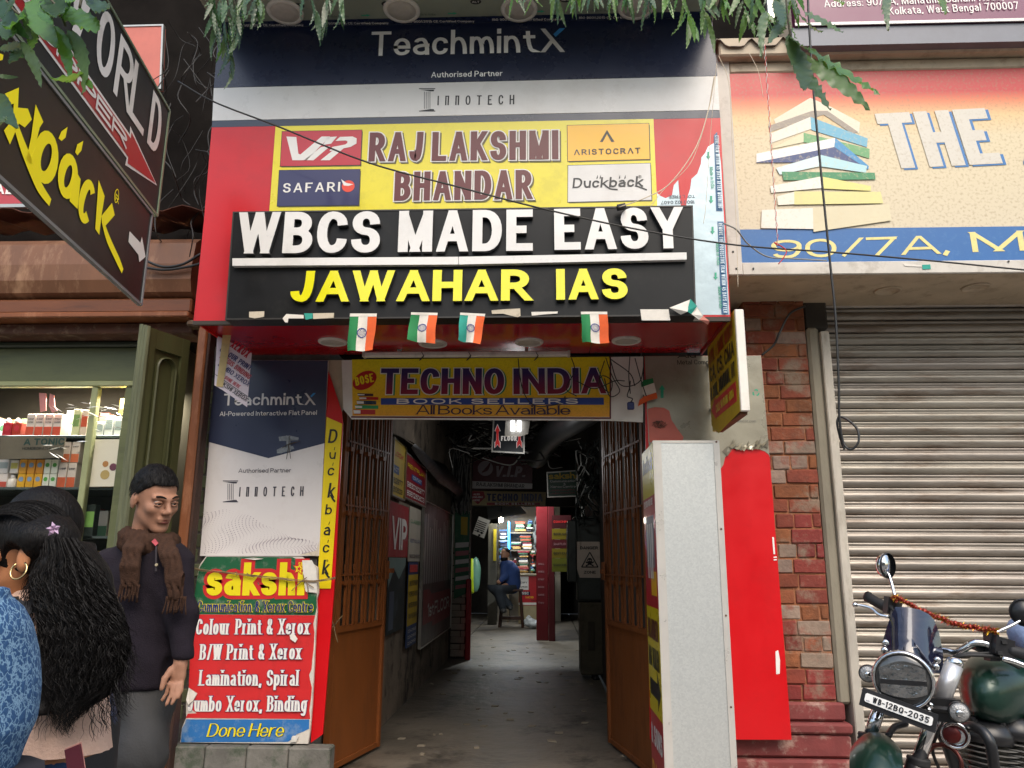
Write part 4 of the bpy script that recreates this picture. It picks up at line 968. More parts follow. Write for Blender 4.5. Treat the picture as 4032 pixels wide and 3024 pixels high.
# small flag on the pillar
sf = thing('paper_flag', 'small torn paper flag stuck sideways on the silver film above the pale red patch', 'flag', P(2540, 1600, YP-.05)); F5 = front(YP-.05)
for nm, q, m in (('green_stripe', [(1200, 1260), (1222, 1238), (1278, 1226), (1285, 1258), (1225, 1285), (1205, 1285)], m_fg2), ('white_stripe', [(1205, 1286), (1285, 1258), (1300, 1320), (1225, 1345), (1210, 1330)], m_pw), ('saffron_stripe', [(1222, 1346), (1300, 1322), (1308, 1360), (1250, 1375), (1218, 1390), (1180, 1412), (1190, 1370)], m_fo)):
    plate(nm, F5, [cr6(*p) for p in q], .001, m, sf, .01*random.random())
# galvanised box
cg = lambda x, y: (2300+x/1.2075, 1650+y/1.2075)
YG = 3.96; gx0 = P(2570, 1735, YG).x; gx1 = P(2831, 1728, YG).x; gz = P(2700, 1735, YG).z
def galv():
    m = M('galvanised_steel', (.52, .54, .53), .42, .55, var=0); N = m.node_tree.nodes; L = m.node_tree.links; b = N['Principled BSDF']
    tc = N.new('ShaderNodeTexCoord'); v = N.new('ShaderNodeTexVoronoi'); v.inputs['Scale'].default_value = 125; v.inputs['Randomness'].default_value = 1; L.new(tc.outputs['Object'], v.inputs['Vector'])
    cr = N.new('ShaderNodeValToRGB'); cr.color_ramp.elements[0].color = (.55, .57, .56, 1); cr.color_ramp.elements[1].color = (.66, .68, .66, 1); sp = N.new('ShaderNodeSeparateColor')
    L.new(v.outputs['Color'], sp.inputs[0]); nz = N.new('ShaderNodeTexNoise'); nz.inputs['Scale'].default_value = 5; L.new(tc.outputs['Object'], nz.inputs['Vector'])
    ad = N.new('ShaderNodeMath'); ad.operation = 'MULTIPLY_ADD'; ad.inputs[1].default_value = .75; L.new(sp.outputs[0], ad.inputs[0]); ms = N.new('ShaderNodeMath'); ms.operation = 'MULTIPLY'; ms.inputs[1].default_value = .35; L.new(nz.outputs[0], ms.inputs[0]); L.new(ms.outputs[0], ad.inputs[2])
    L.new(ad.outputs[0], cr.inputs[0]); L.new(cr.outputs[0], b.inputs['Base Color']); return m
m_galv = galv(); m_angle = M('white_angle', '#cfcbc4', .3, .3, var=.1)
gb = thing('sign_box', 'tall galvanised steel box with yellow and red adverts on its side, right of the passage', 'sign box', ((gx0+gx1)/2, YG, .14))
MB().box(gx0+.004, YG+.002, .14, gx1-.004, YP-.05, gz-.004).build('shell', m_galv, gb)
for x0, x1 in ((gx0, gx0+.042), (gx1-.030, gx1)): MB().box(x0, YG-.003, .14, x1, YG+.03, gz).build('corner_angle', m_angle, gb)
MB().box(gx0+.001, YG-.001, gz-.012, gx1-.001, YG+.03, gz+.001).build('top_trim', m_angle, gb)
for v in (1740, 2083, 2423, 2783):
    x = P(cg(629, 110)[0], v, YG).x; z = P(2820, v, YG).z; MB().lathe((gx1-.015, YG-.003, z), (0, -1, 0), [(.005, 0), (.005, .003), (.002, .004)], 10).build('screw', M('rust_screw', '#5a3a2a', .7), gb)
FGs = Face((gx0, YG, 0), (0, -1, 0))                      # side towards the passage (faces -X)
assert FGs.n.x < 0
def sloc(dpt, z): return (-dpt, z)
d1 = YP-.05-YG
zl = lambda v: P(2570, v, YG).z
def sp_(q, m, nm='advert', off=.0015): return poly(nm, FGs, [sloc(*p) for p in q], m, gb, off, px=False, th=.0006)
z_a, z_b, z_c, z_d = gz-.01, zl(1945), zl(2400), zl(2850)
sp_([(0.004, z_a), (d1, z_a), (d1, z_b), (0.004, z_b)], m_yel); sp_([(0.004, z_b), (d1, z_b), (d1, z_c), (0.004, z_c)], m_vred)
sp_([(0.004, z_c), (d1, z_c), (d1, z_d), (0.004, z_d)], M('ad_yellow', '#d8c010', .3)); sp_([(0.004, z_d), (d1, z_d), (d1, .15), (0.004, .15)], m_vred)
tx = lambda s, z, h, m, x0=.92, x1=.06, wv=.2: text('lettering', FGs, s, sloc(d1*x0, z), sloc(d1*x1, z), h, m, gb, wv, sp=.12, off=.003, px=False)
tx('Duckback', (z_a+z_b)/2, .09, m_ink); tx('EVERYTHING UNDER HERE', z_b-.05, .035, m_lett)
sp_([(d1*.15, z_b-.1), (d1*.8, z_b-.1), (d1*.8, z_c+.2), (d1*.15, z_c+.2)], PR('ad_photo_grey', '#77727c'), off=.002); tx('VIP', z_b-.42, .28, m_lett, .75, .2)
sp_([(d1*.08, z_c+.18), (d1*.5, z_c+.18), (d1*.5, z_c+.06), (d1*.08, z_c+.06)], m_aye, off=.0022)
tx('BRANDED', z_c-.16, .10, m_maroon); tx('BAG DEALER', z_c-.30, .10, m_ink); sp_([(d1*.9, z_d+.16), (d1*.3, z_d+.16), (d1*.3, z_d+.22), (d1*.05, z_d+.12), (d1*.3, z_d+.03), (d1*.3, z_d+.08), (d1*.9, z_d+.08)], m_ink, off=.0022)
tx('& SONS', z_d-.16, .10, m_lett); tx('BAGS', z_d-.36, .12, m_aye)

# projecting yellow sign
A = P(2903, 1217, YC-.03); B = P(2915, 1618, YC-.03); Cc = P(2775, 1413, YP-.12); yx = P(2903, 1400, YC-.03).x; 
FJ = Face((yx, YC-.03, 0), (0, -1, 0)); zt, zb = A.z, B.z; dj = YP-.12-(YC-.03)
pj = thing('projecting_sign', 'yellow double sided sign for civil and bank exam coaching jutting out from the right pillar', 'sign', (yx, 4.0, zb))
w = P(2940, 1400, YC-.03).x-yx
MB().bbox(yx+.002, YC-.03, zb, yx+w, YC-.005, zt, .004).build('front_edge', M('edge_white', '#e8e2d8', .4, var=.1, dirt='#a09a8a', damt=.3), pj)
MB().box(yx+.002, YC-.004, zb+.005, yx+w-.003, YP-.12, zt-.002).build('box', M('box_side', '#b9a94a', .5), pj)
sp2 = lambda q, m, off=.002: poly('print', FJ, [(-a, b) for a, b in q], m, pj, off, px=False, th=.001)
sp2([(.01, zt-.004), (dj, zt-.004), (dj, zb+.04), (dj*.75, zb-.03), (.01, zb)], M('faded_yellow', '#c2a418', .5, var=.2, dirt='#8c7420', damt=.5))
H = zt-zb
for s, k, h, m in (('CIVIL / BANK MERCY', .24, .075, PR('faded_red', '#a04a20')), ('CA, CS, CMA', .44, .085, m_dk), ('B.COM, BHAWANI, IIT', .64, .075, m_dk)):
    text('lettering', FJ, s, (-dj*.95, zt-H*(k+.02)), (-.04, zt-H*k), h, m, pj, .18, sp=.1, off=.0032, px=False)
sp2([(dj*.97, zb+.12), (dj*.8, zb+.18), (dj*.8, zb+.16), (.05, zb+.16), (.05, zb+.06), (dj*.8, zb+.06), (dj*.8, zb+.05)], m_kr, .0032)
text('lettering', FJ, 'CALL 98 BANK ADDA', (-dj*.78, zb+.085), (-.08, zb+.085), .045, m_yel, pj, .2, sp=.1, off=.0048, px=False)
MB().box(yx+.004, YC, zb-.012, yx+w-.006, YP-.2, zb+.002).build('warped_underside', M('rotten_wood', '#6a4226', .8, var=.5, bump=.6), pj)
for z_ in (zt-.1, zb+.15): MB().tube([(yx+w/2, YP-.14, z_), (yx+w/2, YP+.02, z_)], .012, 8).build('bracket', m_alu, pj)

# ================================================================== RIGHT: brick pillar, jamb, shutter, bookshop sign
YBk, YSh = 4.55, 4.66
m_br = [M('red_brick', '#80452f', .92, var=.35, scale=12, bump=.6, bscale=50, dirt='#7d6e5e', damt=.85, dscale=5, rnd=.2, world=True), M('painted_red_brick', '#7e362b', .88, var=.3, scale=10, bump=.5, bscale=50, dirt='#7d6e5e', damt=.85, dscale=5, rnd=.18, world=True), M('cement_smeared_brick', '#8a7668', .9, var=.35, scale=8, bump=.6, bscale=40, dirt='#8a4636', damt=.7, dscale=7, rnd=.15, world=True)]
bp = thing('brick_pillar', 'red brick pillar with crumbling mortar and cement patches beside the roller shutter', 'pillar', (1.4, YBk+.1, .14))
bx0 = P(2985, 1500, YBk).x-.06; bx1 = P(3200, 1600, YBk).x
MB().box(bx0, YBk+.010, .14, bx1-.004, 4.95, 3.0).build('core', M('orange_mortar', '#9a6444', .95, var=.4, scale=9, bump=.9, bscale=40, dirt='#7d6e5e', damt=.85, dscale=5, world=True), bp)
z = .62; r = 0; W = bx1-bx0
while z < 2.92:
    x = bx0+(-.10 if r % 2 else -.02)
    while x < bx1-.02:
        w = .205 if (r % 2 == 0) else .105+.1*(random.random() < .5); x1 = min(x+w, bx1)
        x0 = max(x, bx0)
        if x1-x0 > .035: 
            mm = [m_br[0], m_br[1], m_br[1], m_br[2]] if z < 1.6 else [m_br[0]]*4+[m_br[2]]
            brick((x0+x1)/2, YBk-random.uniform(-.004, .006), z+random.uniform(-.003, .003), x1-x0-.009, .09, .0755, mm, bp, r % 5)
        x += w
    z += .0845; r += 1
m_pl2 = M('red_plinth', '#7c3836', .8, var=.3, scale=4, bump=.5, bscale=20, dirt='#b09a8c', damt=.6, dscale=7)
zz = [.14, .30, .315, .41, .425, .50, .515, .60]
for i, (a, b, o) in enumerate(((.14, .33, .07), (.335, .45, .04), (.455, .51, .055), (.515, .61, .02))):
    MB().bbox(bx0-.3, YBk-o, a, bx1+.02+o*.6, 4.9, b, .012).build('plinth_course', m_pl2, bp)
# jamb
jb = thing('door_jamb', 'grey cement jamb with a whitewashed edge between the brick pillar and roller shutter', 'jamb', (bx1+.1, YBk, .14))
j0 = bx1; j1 = P(3312, 1900, YBk-.0).x
MB().bbox(j0, YBk-.012, .60, j1-.055, 4.9, P(3200, 1290, YBk).z, .015).build('cement_face', M('cement_jamb', '#8a8373', .95, var=.35, scale=3, bump=.9, bscale=18, dirt='#5e5548', damt=.5, stretch=(1, 1, .3)), jb)
MB().bbox(j1-.053, YBk-.03, .14, j1, 4.9, P(3230, 1290, YBk).z-.03, .006).build('white_edge', M('whitewashed', '#b9b2a6', .8, var=.3, scale=6, dirt='#857a6a', damt=.6, dscale=8, stretch=(1, 1, .3)), jb)
MB().bbox(j0+.005, YBk+.03, P(3200, 1290, YBk).z, j1+.02, 4.9, 3.0, .01).build('shutter_bracket', M('dark_bracket', '#35302a', .7, var=.4), jb)
# shutter: each slat its own profile
def shut_mat():
    m = M('shutter_steel', (.32, .285, .245), .38, .42, var=.4, scale=2.6, stretch=(.5, 1, 3), dirt='#5e4630', damt=.5, dscale=5, bump=.25, bscale=9, rnd=.15, world=True); return m
m_sh = shut_mat(); m_gap = M('shutter_gap', (.02, .018, .016), .8, var=0)
sh = thing('roller_shutter', 'closed grey steel roller shutter with rust marks on the right', 'shutter', (3.2, YSh, .14))
sx0, sx1 = j1-.02, 5.2; pitch = .0795; zt_ = P(3600, 1195, YSh).z+.05; prof = [(.0, .0), (-.004, .003), (-.013, .010), (-.019, .022), (-.020, .034), (-.015, .045), (-.006, .051), (-.004, .056), (-.010, .060), (-.013, .066), (-.010, .072), (-.001, .0755), (.012, .0765)]
me = bpy.data.meshes.new('slat'); vs = []; fs = []; NX = 14
for i in range(NX):
    x = sx0+(sx1-sx0)*i/(NX-1)
    for (dy, dz) in prof: vs.append((x, dy+random.uniform(-.0006, .0006), dz+random.uniform(-.0005, .0005)))
n = len(prof)
for i in range(NX-1):
    for k in range(n-1): fs.append((i*n+k, (i+1)*n+k, (i+1)*n+k+1, i*n+k+1))
me.from_pydata([(a-3.2, b, c) for a, b, c in vs], [], fs); me.materials.append(m_sh); me.polygons.foreach_set('use_smooth', [True]*len(fs)); me.update()
z = zt_-pitch
while z > .16:
    o = bpy.data.objects.new('slat', me); COL.objects.link(o); o.parent = sh; o.location = (random.uniform(-.004, .004), random.uniform(-.0015, .0015), z-.14); o.rotation_euler = (random.uniform(-.012, .012), random.uniform(-.0006, .0006), 0); z -= pitch
MB().box(sx0, YSh+.02, .14, sx1, YSh+.03, zt_+.2).build('backing', m_gap, sh)
MB().bbox(sx0+.004, YSh-.02, .14, sx0+.035, YSh+.015, zt_-.05, .003).build('guide_rail', M('guide_steel', '#6a6258', .5, .4), sh)

# bookshop sign
cr4 = lambda x, y: (2700+x/1.327, y/1.327)
FB2 = front(YR); bs = thing('signboard', 'wide cream and red bookshop signboard with a stack of books and the word THE', 'signboard', (3, YR, P(3300, 1080, YR).z))
m_beige = M('beige_trim', '#b5a48c', .55, var=.2, scale=4, dirt='#7a6a56', damt=.5, dscale=6)
RX = 5.2
def ext(u, v): return FB2.loc(u, v)
tl, bl = FB2.loc(*cr4(155, 290)), FB2.loc(*cr4(220, 1440)); it, ib = FB2.loc(*cr4(228, 385)), FB2.loc(*cr4(292, 1375)); x0 = (tl[0]+bl[0])/2; xi = (it[0]+ib[0])/2
zT, zB, zi, zj = tl[1], bl[1], it[1], ib[1]
MB().box(x0+.01, YR+.02, zB+.004, RX, 4.7, zT-.01).build('box', m_beige, bs)
m_wtrim = M('white_trim', '#c6c0b6', .5, var=.15, scale=6, dirt='#8a7f70', damt=.4, dscale=8)
MB().bbox(x0, YR-.012, zB, xi, YR+.018, zT, .004).build('frame_strip', m_wtrim, bs)
MB().bbox(xi, YR-.010, zB, RX, YR+.018, zj, .004).build('frame_strip', m_wtrim, bs)
MB().bbox(xi, YR-.008, zi, RX, YR+.018, zi+.07, .01).build('frame_strip', m_beige, bs)
MB().bbox(x0+.01, YR-.07, zi+.072, RX, YR+.02, zT+.07, .01).build('top_beam', m_beige, bs)
def book_mat():
    m = M('sign_print', '#d8c39a', .4, var=.0); N = m.node_tree.nodes; L = m.node_tree.links; b = N['Principled BSDF']; b.inputs['Coat Weight'].default_value = .1
    tc = N.new('ShaderNodeTexCoord'); sx = N.new('ShaderNodeSeparateXYZ'); L.new(tc.outputs['Object'], sx.inputs[0]); mr = N.new('ShaderNodeMapRange'); mr.inputs['From Max'].default_value = zi-zj; L.new(sx.outputs[2], mr.inputs[0])
    cr = N.new('ShaderNodeValToRGB'); e = cr.color_ramp.elements; e[0].position = .0; e[0].color = lin('#c8bca4'); e[1].position = 1; e[1].color = lin('#b8201c')
    for p_, c_ in ((.70, '#cdbd9a'), (.81, '#d3b27e'), (.89, '#cf7044'), (.94, '#b81c18')):
        q = e.new(p_); q.color = lin(c_)
    L.new(mr.outputs[0], cr.inputs[0]); nz = N.new('ShaderNodeTexNoise'); nz.inputs['Scale'].default_value = 60; nz.inputs['Detail'].default_value = 8; L.new(tc.outputs['Object'], nz.inputs['Vector'])
    mx = N.new('ShaderNodeMix'); mx.data_type = 'RGBA'; r2 = N.new('ShaderNodeMapRange'); r2.inputs['From Min'].default_value = .5; r2.inputs['From Max'].default_value = .75; r2.inputs['To Max'].default_value = .55; L.new(nz.outputs[0], r2.inputs[0]); L.new(r2.outputs[0], mx.inputs[0]); L.new(cr.outputs[0], mx.inputs[6]); mx.inputs[7].default_value = lin('#8c7250'); L.new(mx.outputs[2], b.inputs['Base Color'])
    return m
MB().box(xi+.001, YR, zj, RX, YR+.015, zi-.001).build('printed_face', book_mat(), bs)
zb2 = FB2.loc(*cr4(700, 1195))[1]
m_bblue = PR('sign_blue', '#1f5f9e', dirt='#4a7aa8', damt=.3, dscale=30); m_bw2 = PR('sign_white', '#c8c2b6', dirt='#a89c84', damt=.5, dscale=60); m_by = PR('sign_yellow', '#dccf86', dirt='#b0a060', damt=.4, dscale=50)
poly('blue_band', FB2, [(xi+.002, zj+.001), (RX, zj+.001), (RX, zb2), (xi+.002, zb2)], m_bblue, bs, .0015, px=False)
text('lettering', FB2, 'THE', cr4(1085, 892), cr4(1675, 862), 218, PR('sign_letter_blue', '#2a6ca8'), bs, .22, .19, sp=.06, slant=-.12, off=.002)
text('lettering', FB2, 'THE', cr4(1070, 884), cr4(1655, 855), 218, m_bw2, bs, .22, .19, sp=.06, slant=-.12, off=.0035)
poly('lettering', FB2, [cr4(1762, 848), cr4(1790, 760), cr4(1850, 760), cr4(1850, 862), cr4(1764, 862)], _mats['sign_letter_blue'], bs, .0028)
text('lettering', FB2, '90/7A,', cr4(452, 1352), cr4(1372, 1326), 72, m_by, bs, .24, .14, sp=.16, off=.003)
text('lettering', FB2, 'M.', cr4(1498, 1318), cr4(1840, 1308), 78, m_by, bs, .27, .2, sp=.3, off=.003)
# printed books
def bk(pts, c, k=[0]):
    k[0] += 1; poly('printed_book', FB2, [cr4(*p) for p in pts], PR('book_'+c[1:], c, dirt='#c8b890', damt=.35, dscale=50), bs, .0015+.0004*k[0])
bk([(460, 625), (650, 512), (760, 560), (910, 640), (905, 700), (740, 590), (480, 670)], '#d6cdb8'); bk([(430, 660), (660, 580), (740, 580), (900, 690), (870, 700), (720, 600), (440, 690)], '#8f8478')
bk([(440, 700), (650, 612), (655, 675), (440, 750)], '#d9d4c8'); bk([(650, 612), (950, 725), (945, 770), (655, 680)], '#5fa3bd'); bk([(440, 780), (615, 695), (615, 745), (470, 775)], '#cfc9a8'); bk([(615, 695), (960, 780), (958, 830), (760, 770), (615, 745)], '#5d9a62')
bk([(368, 805), (780, 722), (775, 770), (368, 850)], '#e4e2dc'); bk([(368, 850), (775, 770), (955, 885), (800, 850), (370, 852)], '#2c3f72'); bk([(780, 722), (955, 870), (952, 888), (775, 770)], '#2f86b8')
bk([(470, 880), (705, 812), (705, 870), (490, 915)], '#c9dcdc'); bk([(705, 812), (945, 870), (940, 905), (705, 872)], '#a9cfd4'); bk([(500, 900), (985, 905), (990, 940), (510, 945)], '#2a8050'); bk([(440, 975), (705, 925), (715, 985), (445, 1010)], '#e0dcd0'); bk([(705, 925), (965, 975), (965, 1000), (715, 988)], '#d6cf7a')
bk([(475, 1030), (565, 1005), (565, 1070), (480, 1075)], '#dcd8c8'); bk([(565, 1003), (1015, 1005), (1030, 1065), (565, 1072)], '#d2cc88'); bk([(395, 1100), (662, 1090), (665, 1200), (392, 1195)], '#ddd8cc'); bk([(662, 1088), (1060, 1070), (1072, 1155), (665, 1215)], '#cfc4a4')
for (x, y) in ((245, 1320), (350, 1408), (262, 1408), (1680, 1370)): 
    q = FB2.loc(*cr4(x, y)); MB().lathe(FB2.pt(*q, .012), (0, -1, 0), [(.006, 0), (.006, .003), (.002, .004)], 8).build('screw', m_dk, bs)
poly('tape_scrap', FB2, [cr4(1230, 1388), cr4(1272, 1386), cr4(1275, 1410), cr4(1232, 1412)], m_ft, bs, .013); poly('tape_scrap', FB2, [cr4(1130, 1380), cr4(1228, 1392), cr4(1228, 1398), cr4(1140, 1395)], m_pw, bs, .013)
for (u, v) in ((3495, 1146), (3842, 1133)):
    c = PZ(u, v, zB); MB().lathe((c.x, c.y, zB+.003), (0, 0, -1), [(.075, 0), (.075, .006), (.066, .008), (.064, .004), (.001, .004)], 28, False).build('soffit_disc', m_beige, bs, True)
MB().bbox(x0+.015, YR+.005, zB-.004, RX, YR+.06, zB+.01, .002).build('soffit_lip', m_beige, bs)
# corrugated sheet and purple sign above
cs = thing('corrugated_sheet', 'rusty corrugated metal sheet resting over the bookshop signboard', 'roof sheet', (3, 3.9, 4.4))
FQ = front(4.0); a = FQ.loc(*cr4(125, 265)); b = FQ.loc(*cr4(1768, 180)); zc = (a[1]+b[1])/2
vs = []; n = 160
for j, (yy, dz) in enumerate(((4.0, 0), (4.6, .12))):
    for i in range(n):
        x = a[0]+(4.6-a[0])*i/(n-1); t = (x/.19) % 1; h = .06*max(0, 1-abs(t-.5)*4.2)+.004*math.sin(x*9); vs.append((x, yy, zc+h+dz))
vs += [v for v in [(x, y, z-.003) for x, y, z in vs]]
fs = [(i, i+1, n+i+1, n+i) for i in range(n-1)]+[(2*n+i, 3*n+i, 3*n+i+1, 2*n+i+1) for i in range(n-1)]+[(i, 2*n+i, 2*n+i+1, i+1) for i in range(n-1)]
mesh('sheet', vs, fs, M('rusty_sheet', '#8a8074', .6, .3, var=.4, scale=4, dirt='#3d2f26', damt=.7, dscale=5), cs)
ps = thing('signboard', 'purple address signboard reading Kolkata, West Bengal 700007 at the upper right', 'signboard', (3, 3.95, 4.6)); FU2 = front(3.95)
a = FU2.loc(*cr4(570, 140)); b = FU2.loc(*cr4(1768, 82)); zq = (a[1]+b[1])/2-.01; xq = FU2.loc(3130, 80)[0]
MB().box(xq, 3.95, zq, 4.9, 4.0, zq+.9).build('board', PR('purple_print', '#6e2f52', rough=.35), ps)
MB().box(xq-.002, 3.945, zq-.006, 4.9, 3.951, zq+.012).build('white_border', m_white, ps); MB().box(xq-.02, 3.96, zq-.13, 4.9, 4.02, zq-.01).build('grey_flashing', M('grey_flashing', '#6d6f76', .5, .3, var=.2), ps)
text('lettering', FU2, 'Address: 90/6A, Mahatma Gandhi Road,', (3246, 30), (3948, 4), 28, m_lett, ps, .13, sp=.12, off=.002)
text('lettering', FU2, 'Kolkata, West Bengal 700007', (3500, 59), (4010, 38), 29, m_lett, ps, .13, sp=.12, off=.002)
MB().box(xb+.03, 4.15, zT+.14, xq-.03, 4.2, 6).build('dark_infill', m_up, ps)
MB().bbox(P(2700+430/1.327, 60, 3.9).x, 3.9, zc+.1, P(2700+430/1.327, 60, 3.9).x+.04, 3.94, 6, .004).build('grey_post', m_alu, ps)

# ================================================================== LEFT SHOP
cA = lambda x, y: (x/1.276, y/1.276)          # crop of the upper left
cS = lambda x, y: (x/1.659, 1200+y/1.659)      # crop of the shop
YL = 4.30; FL = front(YL)
X0 = -5.2
m_cop = M('brown_roller_box', '#704b33', .5, .15, var=.35, scale=2, stretch=(1.5, 1, .5), dirt='#b08a6a', damt=.5, dscale=3, bump=.2, bscale=8)
m_brown = M('brown_paint', '#6a3c20', .5, var=.3, scale=4, stretch=(.4, 1, 2), dirt='#3a2014', damt=.5, dscale=6)
m_brown2 = M('brown_post_paint', '#7a4522', .45, var=.25, scale=3, stretch=(1, 1, .25), dirt='#a8795a', damt=.5, dscale=6)
m_olive = M('olive_paint', '#5d6240', .45, var=.25, scale=3, stretch=(.3, 1, 1.5), dirt='#3f4430', damt=.4, dscale=5)
m_olivd = M('dark_olive_paint', '#2c3526', .5, var=.3, scale=4)
m_olivl = M('light_olive_trim', '#8a8f68', .45, var=.2, dirt='#5d6240', damt=.4)
m_door = M('olive_door_paint', '#4a4b2c', .5, var=.3, scale=4, stretch=(2, 2, .2), dirt='#3c4426', damt=.5, dscale=4, bump=.2, bscale=10)
shp = thing('shop_front', 'old shop front with a brown shutter box and olive wooden frame on the left', 'shop front', (-2.8, YL, .14))
zA, zB_, zC, zD = P(400, 940, YL).z, P(400, 1183, YL).z, P(400, 1240, YL).z, P(400, 1262, YL).z
xe = P(768, 1183, YL).x
# rounded housing of the brown shutter box
pr = [(0, zB_), (-.06, zB_+.03), (-.085, zB_+.10), (-.085, zB_+.20), (-.06, zA-.06), (.0, zA-.01), (.12, zA)]
vs = []; fs = []
for i in range(2):
    x = X0 if i == 0 else xe
    vs += [(x, YL+a, b) for a, b in pr]+[(x, YL+.3, zA), (x, YL+.3, zB_)]
n = len(pr)+2
fs = [(k, (k+1) % n, n+(k+1) % n, n+k) for k in range(n)]+[tuple(range(n)), tuple(range(n, 2*n))[::-1]]
mesh('shutter_box', vs, fs, m_cop, shp)
MB().bbox(X0, YL-.04, zC, xe, YL+.2, zB_-.002, .01).build('beam', m_brown, shp)
MB().bbox(X0, YL-.07, zD, xe, YL+.2, zC-.002, .006).build('beam_lip', m_brown2, shp)
z1, z2, z3 = P(300, 1300, YL+.05).z, P(300, 1315, YL+.05).z, P(300, 1368, YL+.15).z
MB().bbox(X0, YL+.04, z2, P(760, 1300, YL+.04).x, YL+.25, zD-.002, .008).build('worn_beam', M('worn_beam_paint', '#54301e', .7, var=.4, dirt='#8a7460', damt=.7, dscale=9), shp)
YO = YL+.22; FO = front(YO)
zE, zF, zG = P(300, 1369, YO).z, P(300, 1501, YO).z, P(300, 1523, YO).z
xo = P(600, 1450, YO).x
MB().bbox(X0, YO-.03, zE, xo, YO+.05, z2-.002, .01).build('head_moulding', m_olivd, shp)
MB().bbox(X0, YO, zF, xo, YO+.04, zE-.002, .003).build('fascia_board', m_olive, shp)
MB().bbox(X0, YO-.02, zG, xo, YO+.04, zF-.002, .006).build('glass_rail', m_olivl, shp)
px0 = P(363, 1528, YO).x; px1 = P(388, 1528, YO).x
MB().bbox(px0, YO-.005, .6, px1, YO+.04, zG-.002, .004).build('mullion', m_olivl, shp)
MB().bbox(P(495, 1528, YO).x, YO-.005, .14, xo+.05, YO+.05, zG-.002, .004).build('mullion', m_olive, shp)
MB().bbox(X0, YO-.02, .14, xo, YO+.10, .62, .01).build('stall_riser', m_olive, shp)
# cabinet interior
MB().box(X0, YO+.62, .6, xo+.1, YO+.66, zG+.3).build('cabinet_back', M('cabinet_back', '#4a4438', .7, var=.2), shp)
MB().box(xo+.06, YO+.05, .14, xo+.10, YO+.62, zG+.3).build('cabinet_side', M('cabinet_side', '#5a5648', .7), shp)
m_glass = M('window_glass', '#101412', .03, var=0, alpha=.12, spec=.9)
MB().box(X0, YO+.012, .62, P(495, 1528, YO).x, YO+.016, zG-.003).build('glass_pane', m_glass, shp)
m_shelf = M('glass_shelf', '#4f5a58', .2, var=.1)
YQ = YO+.08
shz = [P(200, v, YQ).z for v in (1716, 1919, 2110, 2300, 2500)]
for z in shz: MB().bbox(X0, YQ-.02, z-.016, xo+.05, YO+.6, z, .002).build('shelf', m_shelf, shp)
# interior lamp strip of the lit display cabinet
lm = bpy.data.lights.new('cabinet_lamp', 'AREA'); lm.shape = 'RECTANGLE'; lm.size = 1.6; lm.size_y = .08; lm.energy = 24; lm.color = (1, .93, .8)
lo = bpy.data.objects.new('cabinet_lamp', lm); COL.objects.link(lo); lo.location = (-2.7, YO+.13, zG-.03); lo.rotation_euler = (rad(18), 0, 0)
ORD0 = 'first second third fourth fifth sixth seventh eighth ninth tenth eleventh twelfth thirteenth'.split()
# goods on the shelves: every box its own thing
def carton(u0, u1, z, h, cols, label, grp, dpt=.09, yo=0., lay='band', txt=None):
    a = P(u0, 1700, YQ+yo).x; b = P(u1, 1700, YQ+yo).x
    x0_, x1_ = min(a, b), max(a, b); y = YQ+.01+yo
    t = thing('medicine_box', label, 'box', ((x0_+x1_)/2, y, z), grp)
    MB().bbox(x0_+.002, y, z, x1_-.002, y+dpt, z+h, .002).build('carton', M('carton_'+cols[0][1:], cols[0], .4, var=.08, rnd=.05), t)
    F = front(y)
    if lay == 'band': poly('print', F, [(x0_+.003, z+.003), (x1_-.003, z+.003), (x1_-.003, z+h*.42), (x0_+.003, z+h*.42)], PR('carton_'+cols[1][1:], cols[1]), t, .001, px=False)
    if lay == 'disc':
        poly('print', F, [((x0_+x1_)/2+(x1_-x0_)*.3*math.cos(k/6*math.pi), z+h*.6+(x1_-x0_)*.3*math.sin(k/6*math.pi)) for k in range(12)], PR('carton_'+cols[1][1:], cols[1]), t, .001, px=False)
    if lay == 'label': poly('print', F, [(x0_+.006, z+h*.35), (x1_-.006, z+h*.35), (x1_-.006, z+h*.8), (x0_+.006, z+h*.8)], PR('carton_'+cols[1][1:], cols[1]), t, .001, px=False)
    if txt:
        for i, s in enumerate(txt): text('lettering', F, s, (x0_+(x1_-x0_)*.15, z+h*(.72-.14*i)), (x0_+(x1_-x0_)*.85, z+h*(.72-.14*i)), h*.085, m_pt, t, .16, sp=.1, off=.002, px=False)
    return t
# positions below are horizontal photo pixels at the shelf front
G = 'boxes on the upper display shelf'
def bottle(u, z, r, h, cols, label, grp, yo=0.):
    c = P(u, 1700, YQ+yo+r); t = thing('bottle', label, 'bottle', (c.x, YQ+yo+r, z), grp)
    MB().lathe((c.x, YQ+yo+r+.01, z), (0, 0, 1), [(r*.9, 0), (r, .005), (r, h*.62), (r*.8, h*.7), (r*.45, h*.75)], 16).build('body', M('bottle_'+cols[0][1:], cols[0], .25), t, True)
    MB().lathe((c.x, YQ+yo+r+.01, z), (0, 0, 1), [(r*.5, h*.755), (r*.55, h*.8), (r*.5, h)], 14).build('cap', M('bottle_'+cols[1][1:], cols[1], .4), t, True)
z = shz[0]
def sh_u(x): return x/1.659
for i, x in enumerate((8, 70)):
    carton(sh_u(x)-2, sh_u(x+58), z, .085, ('#b01c24', '#c83040'), ('first' if i == 0 else 'second')+' of two red syrup packs with rounded top prints on the top shelf', 'red syrup packs', .05, lay='disc')
    bottle(sh_u(x+30), z+.086, .018, .03, ('#e8e0d8', '#e8e0d8'), ('first' if i == 0 else 'second')+' small white cap standing on a red syrup pack', 'white caps on the red packs')
ordn = ['leftmost', 'second', 'third', 'rightmost']
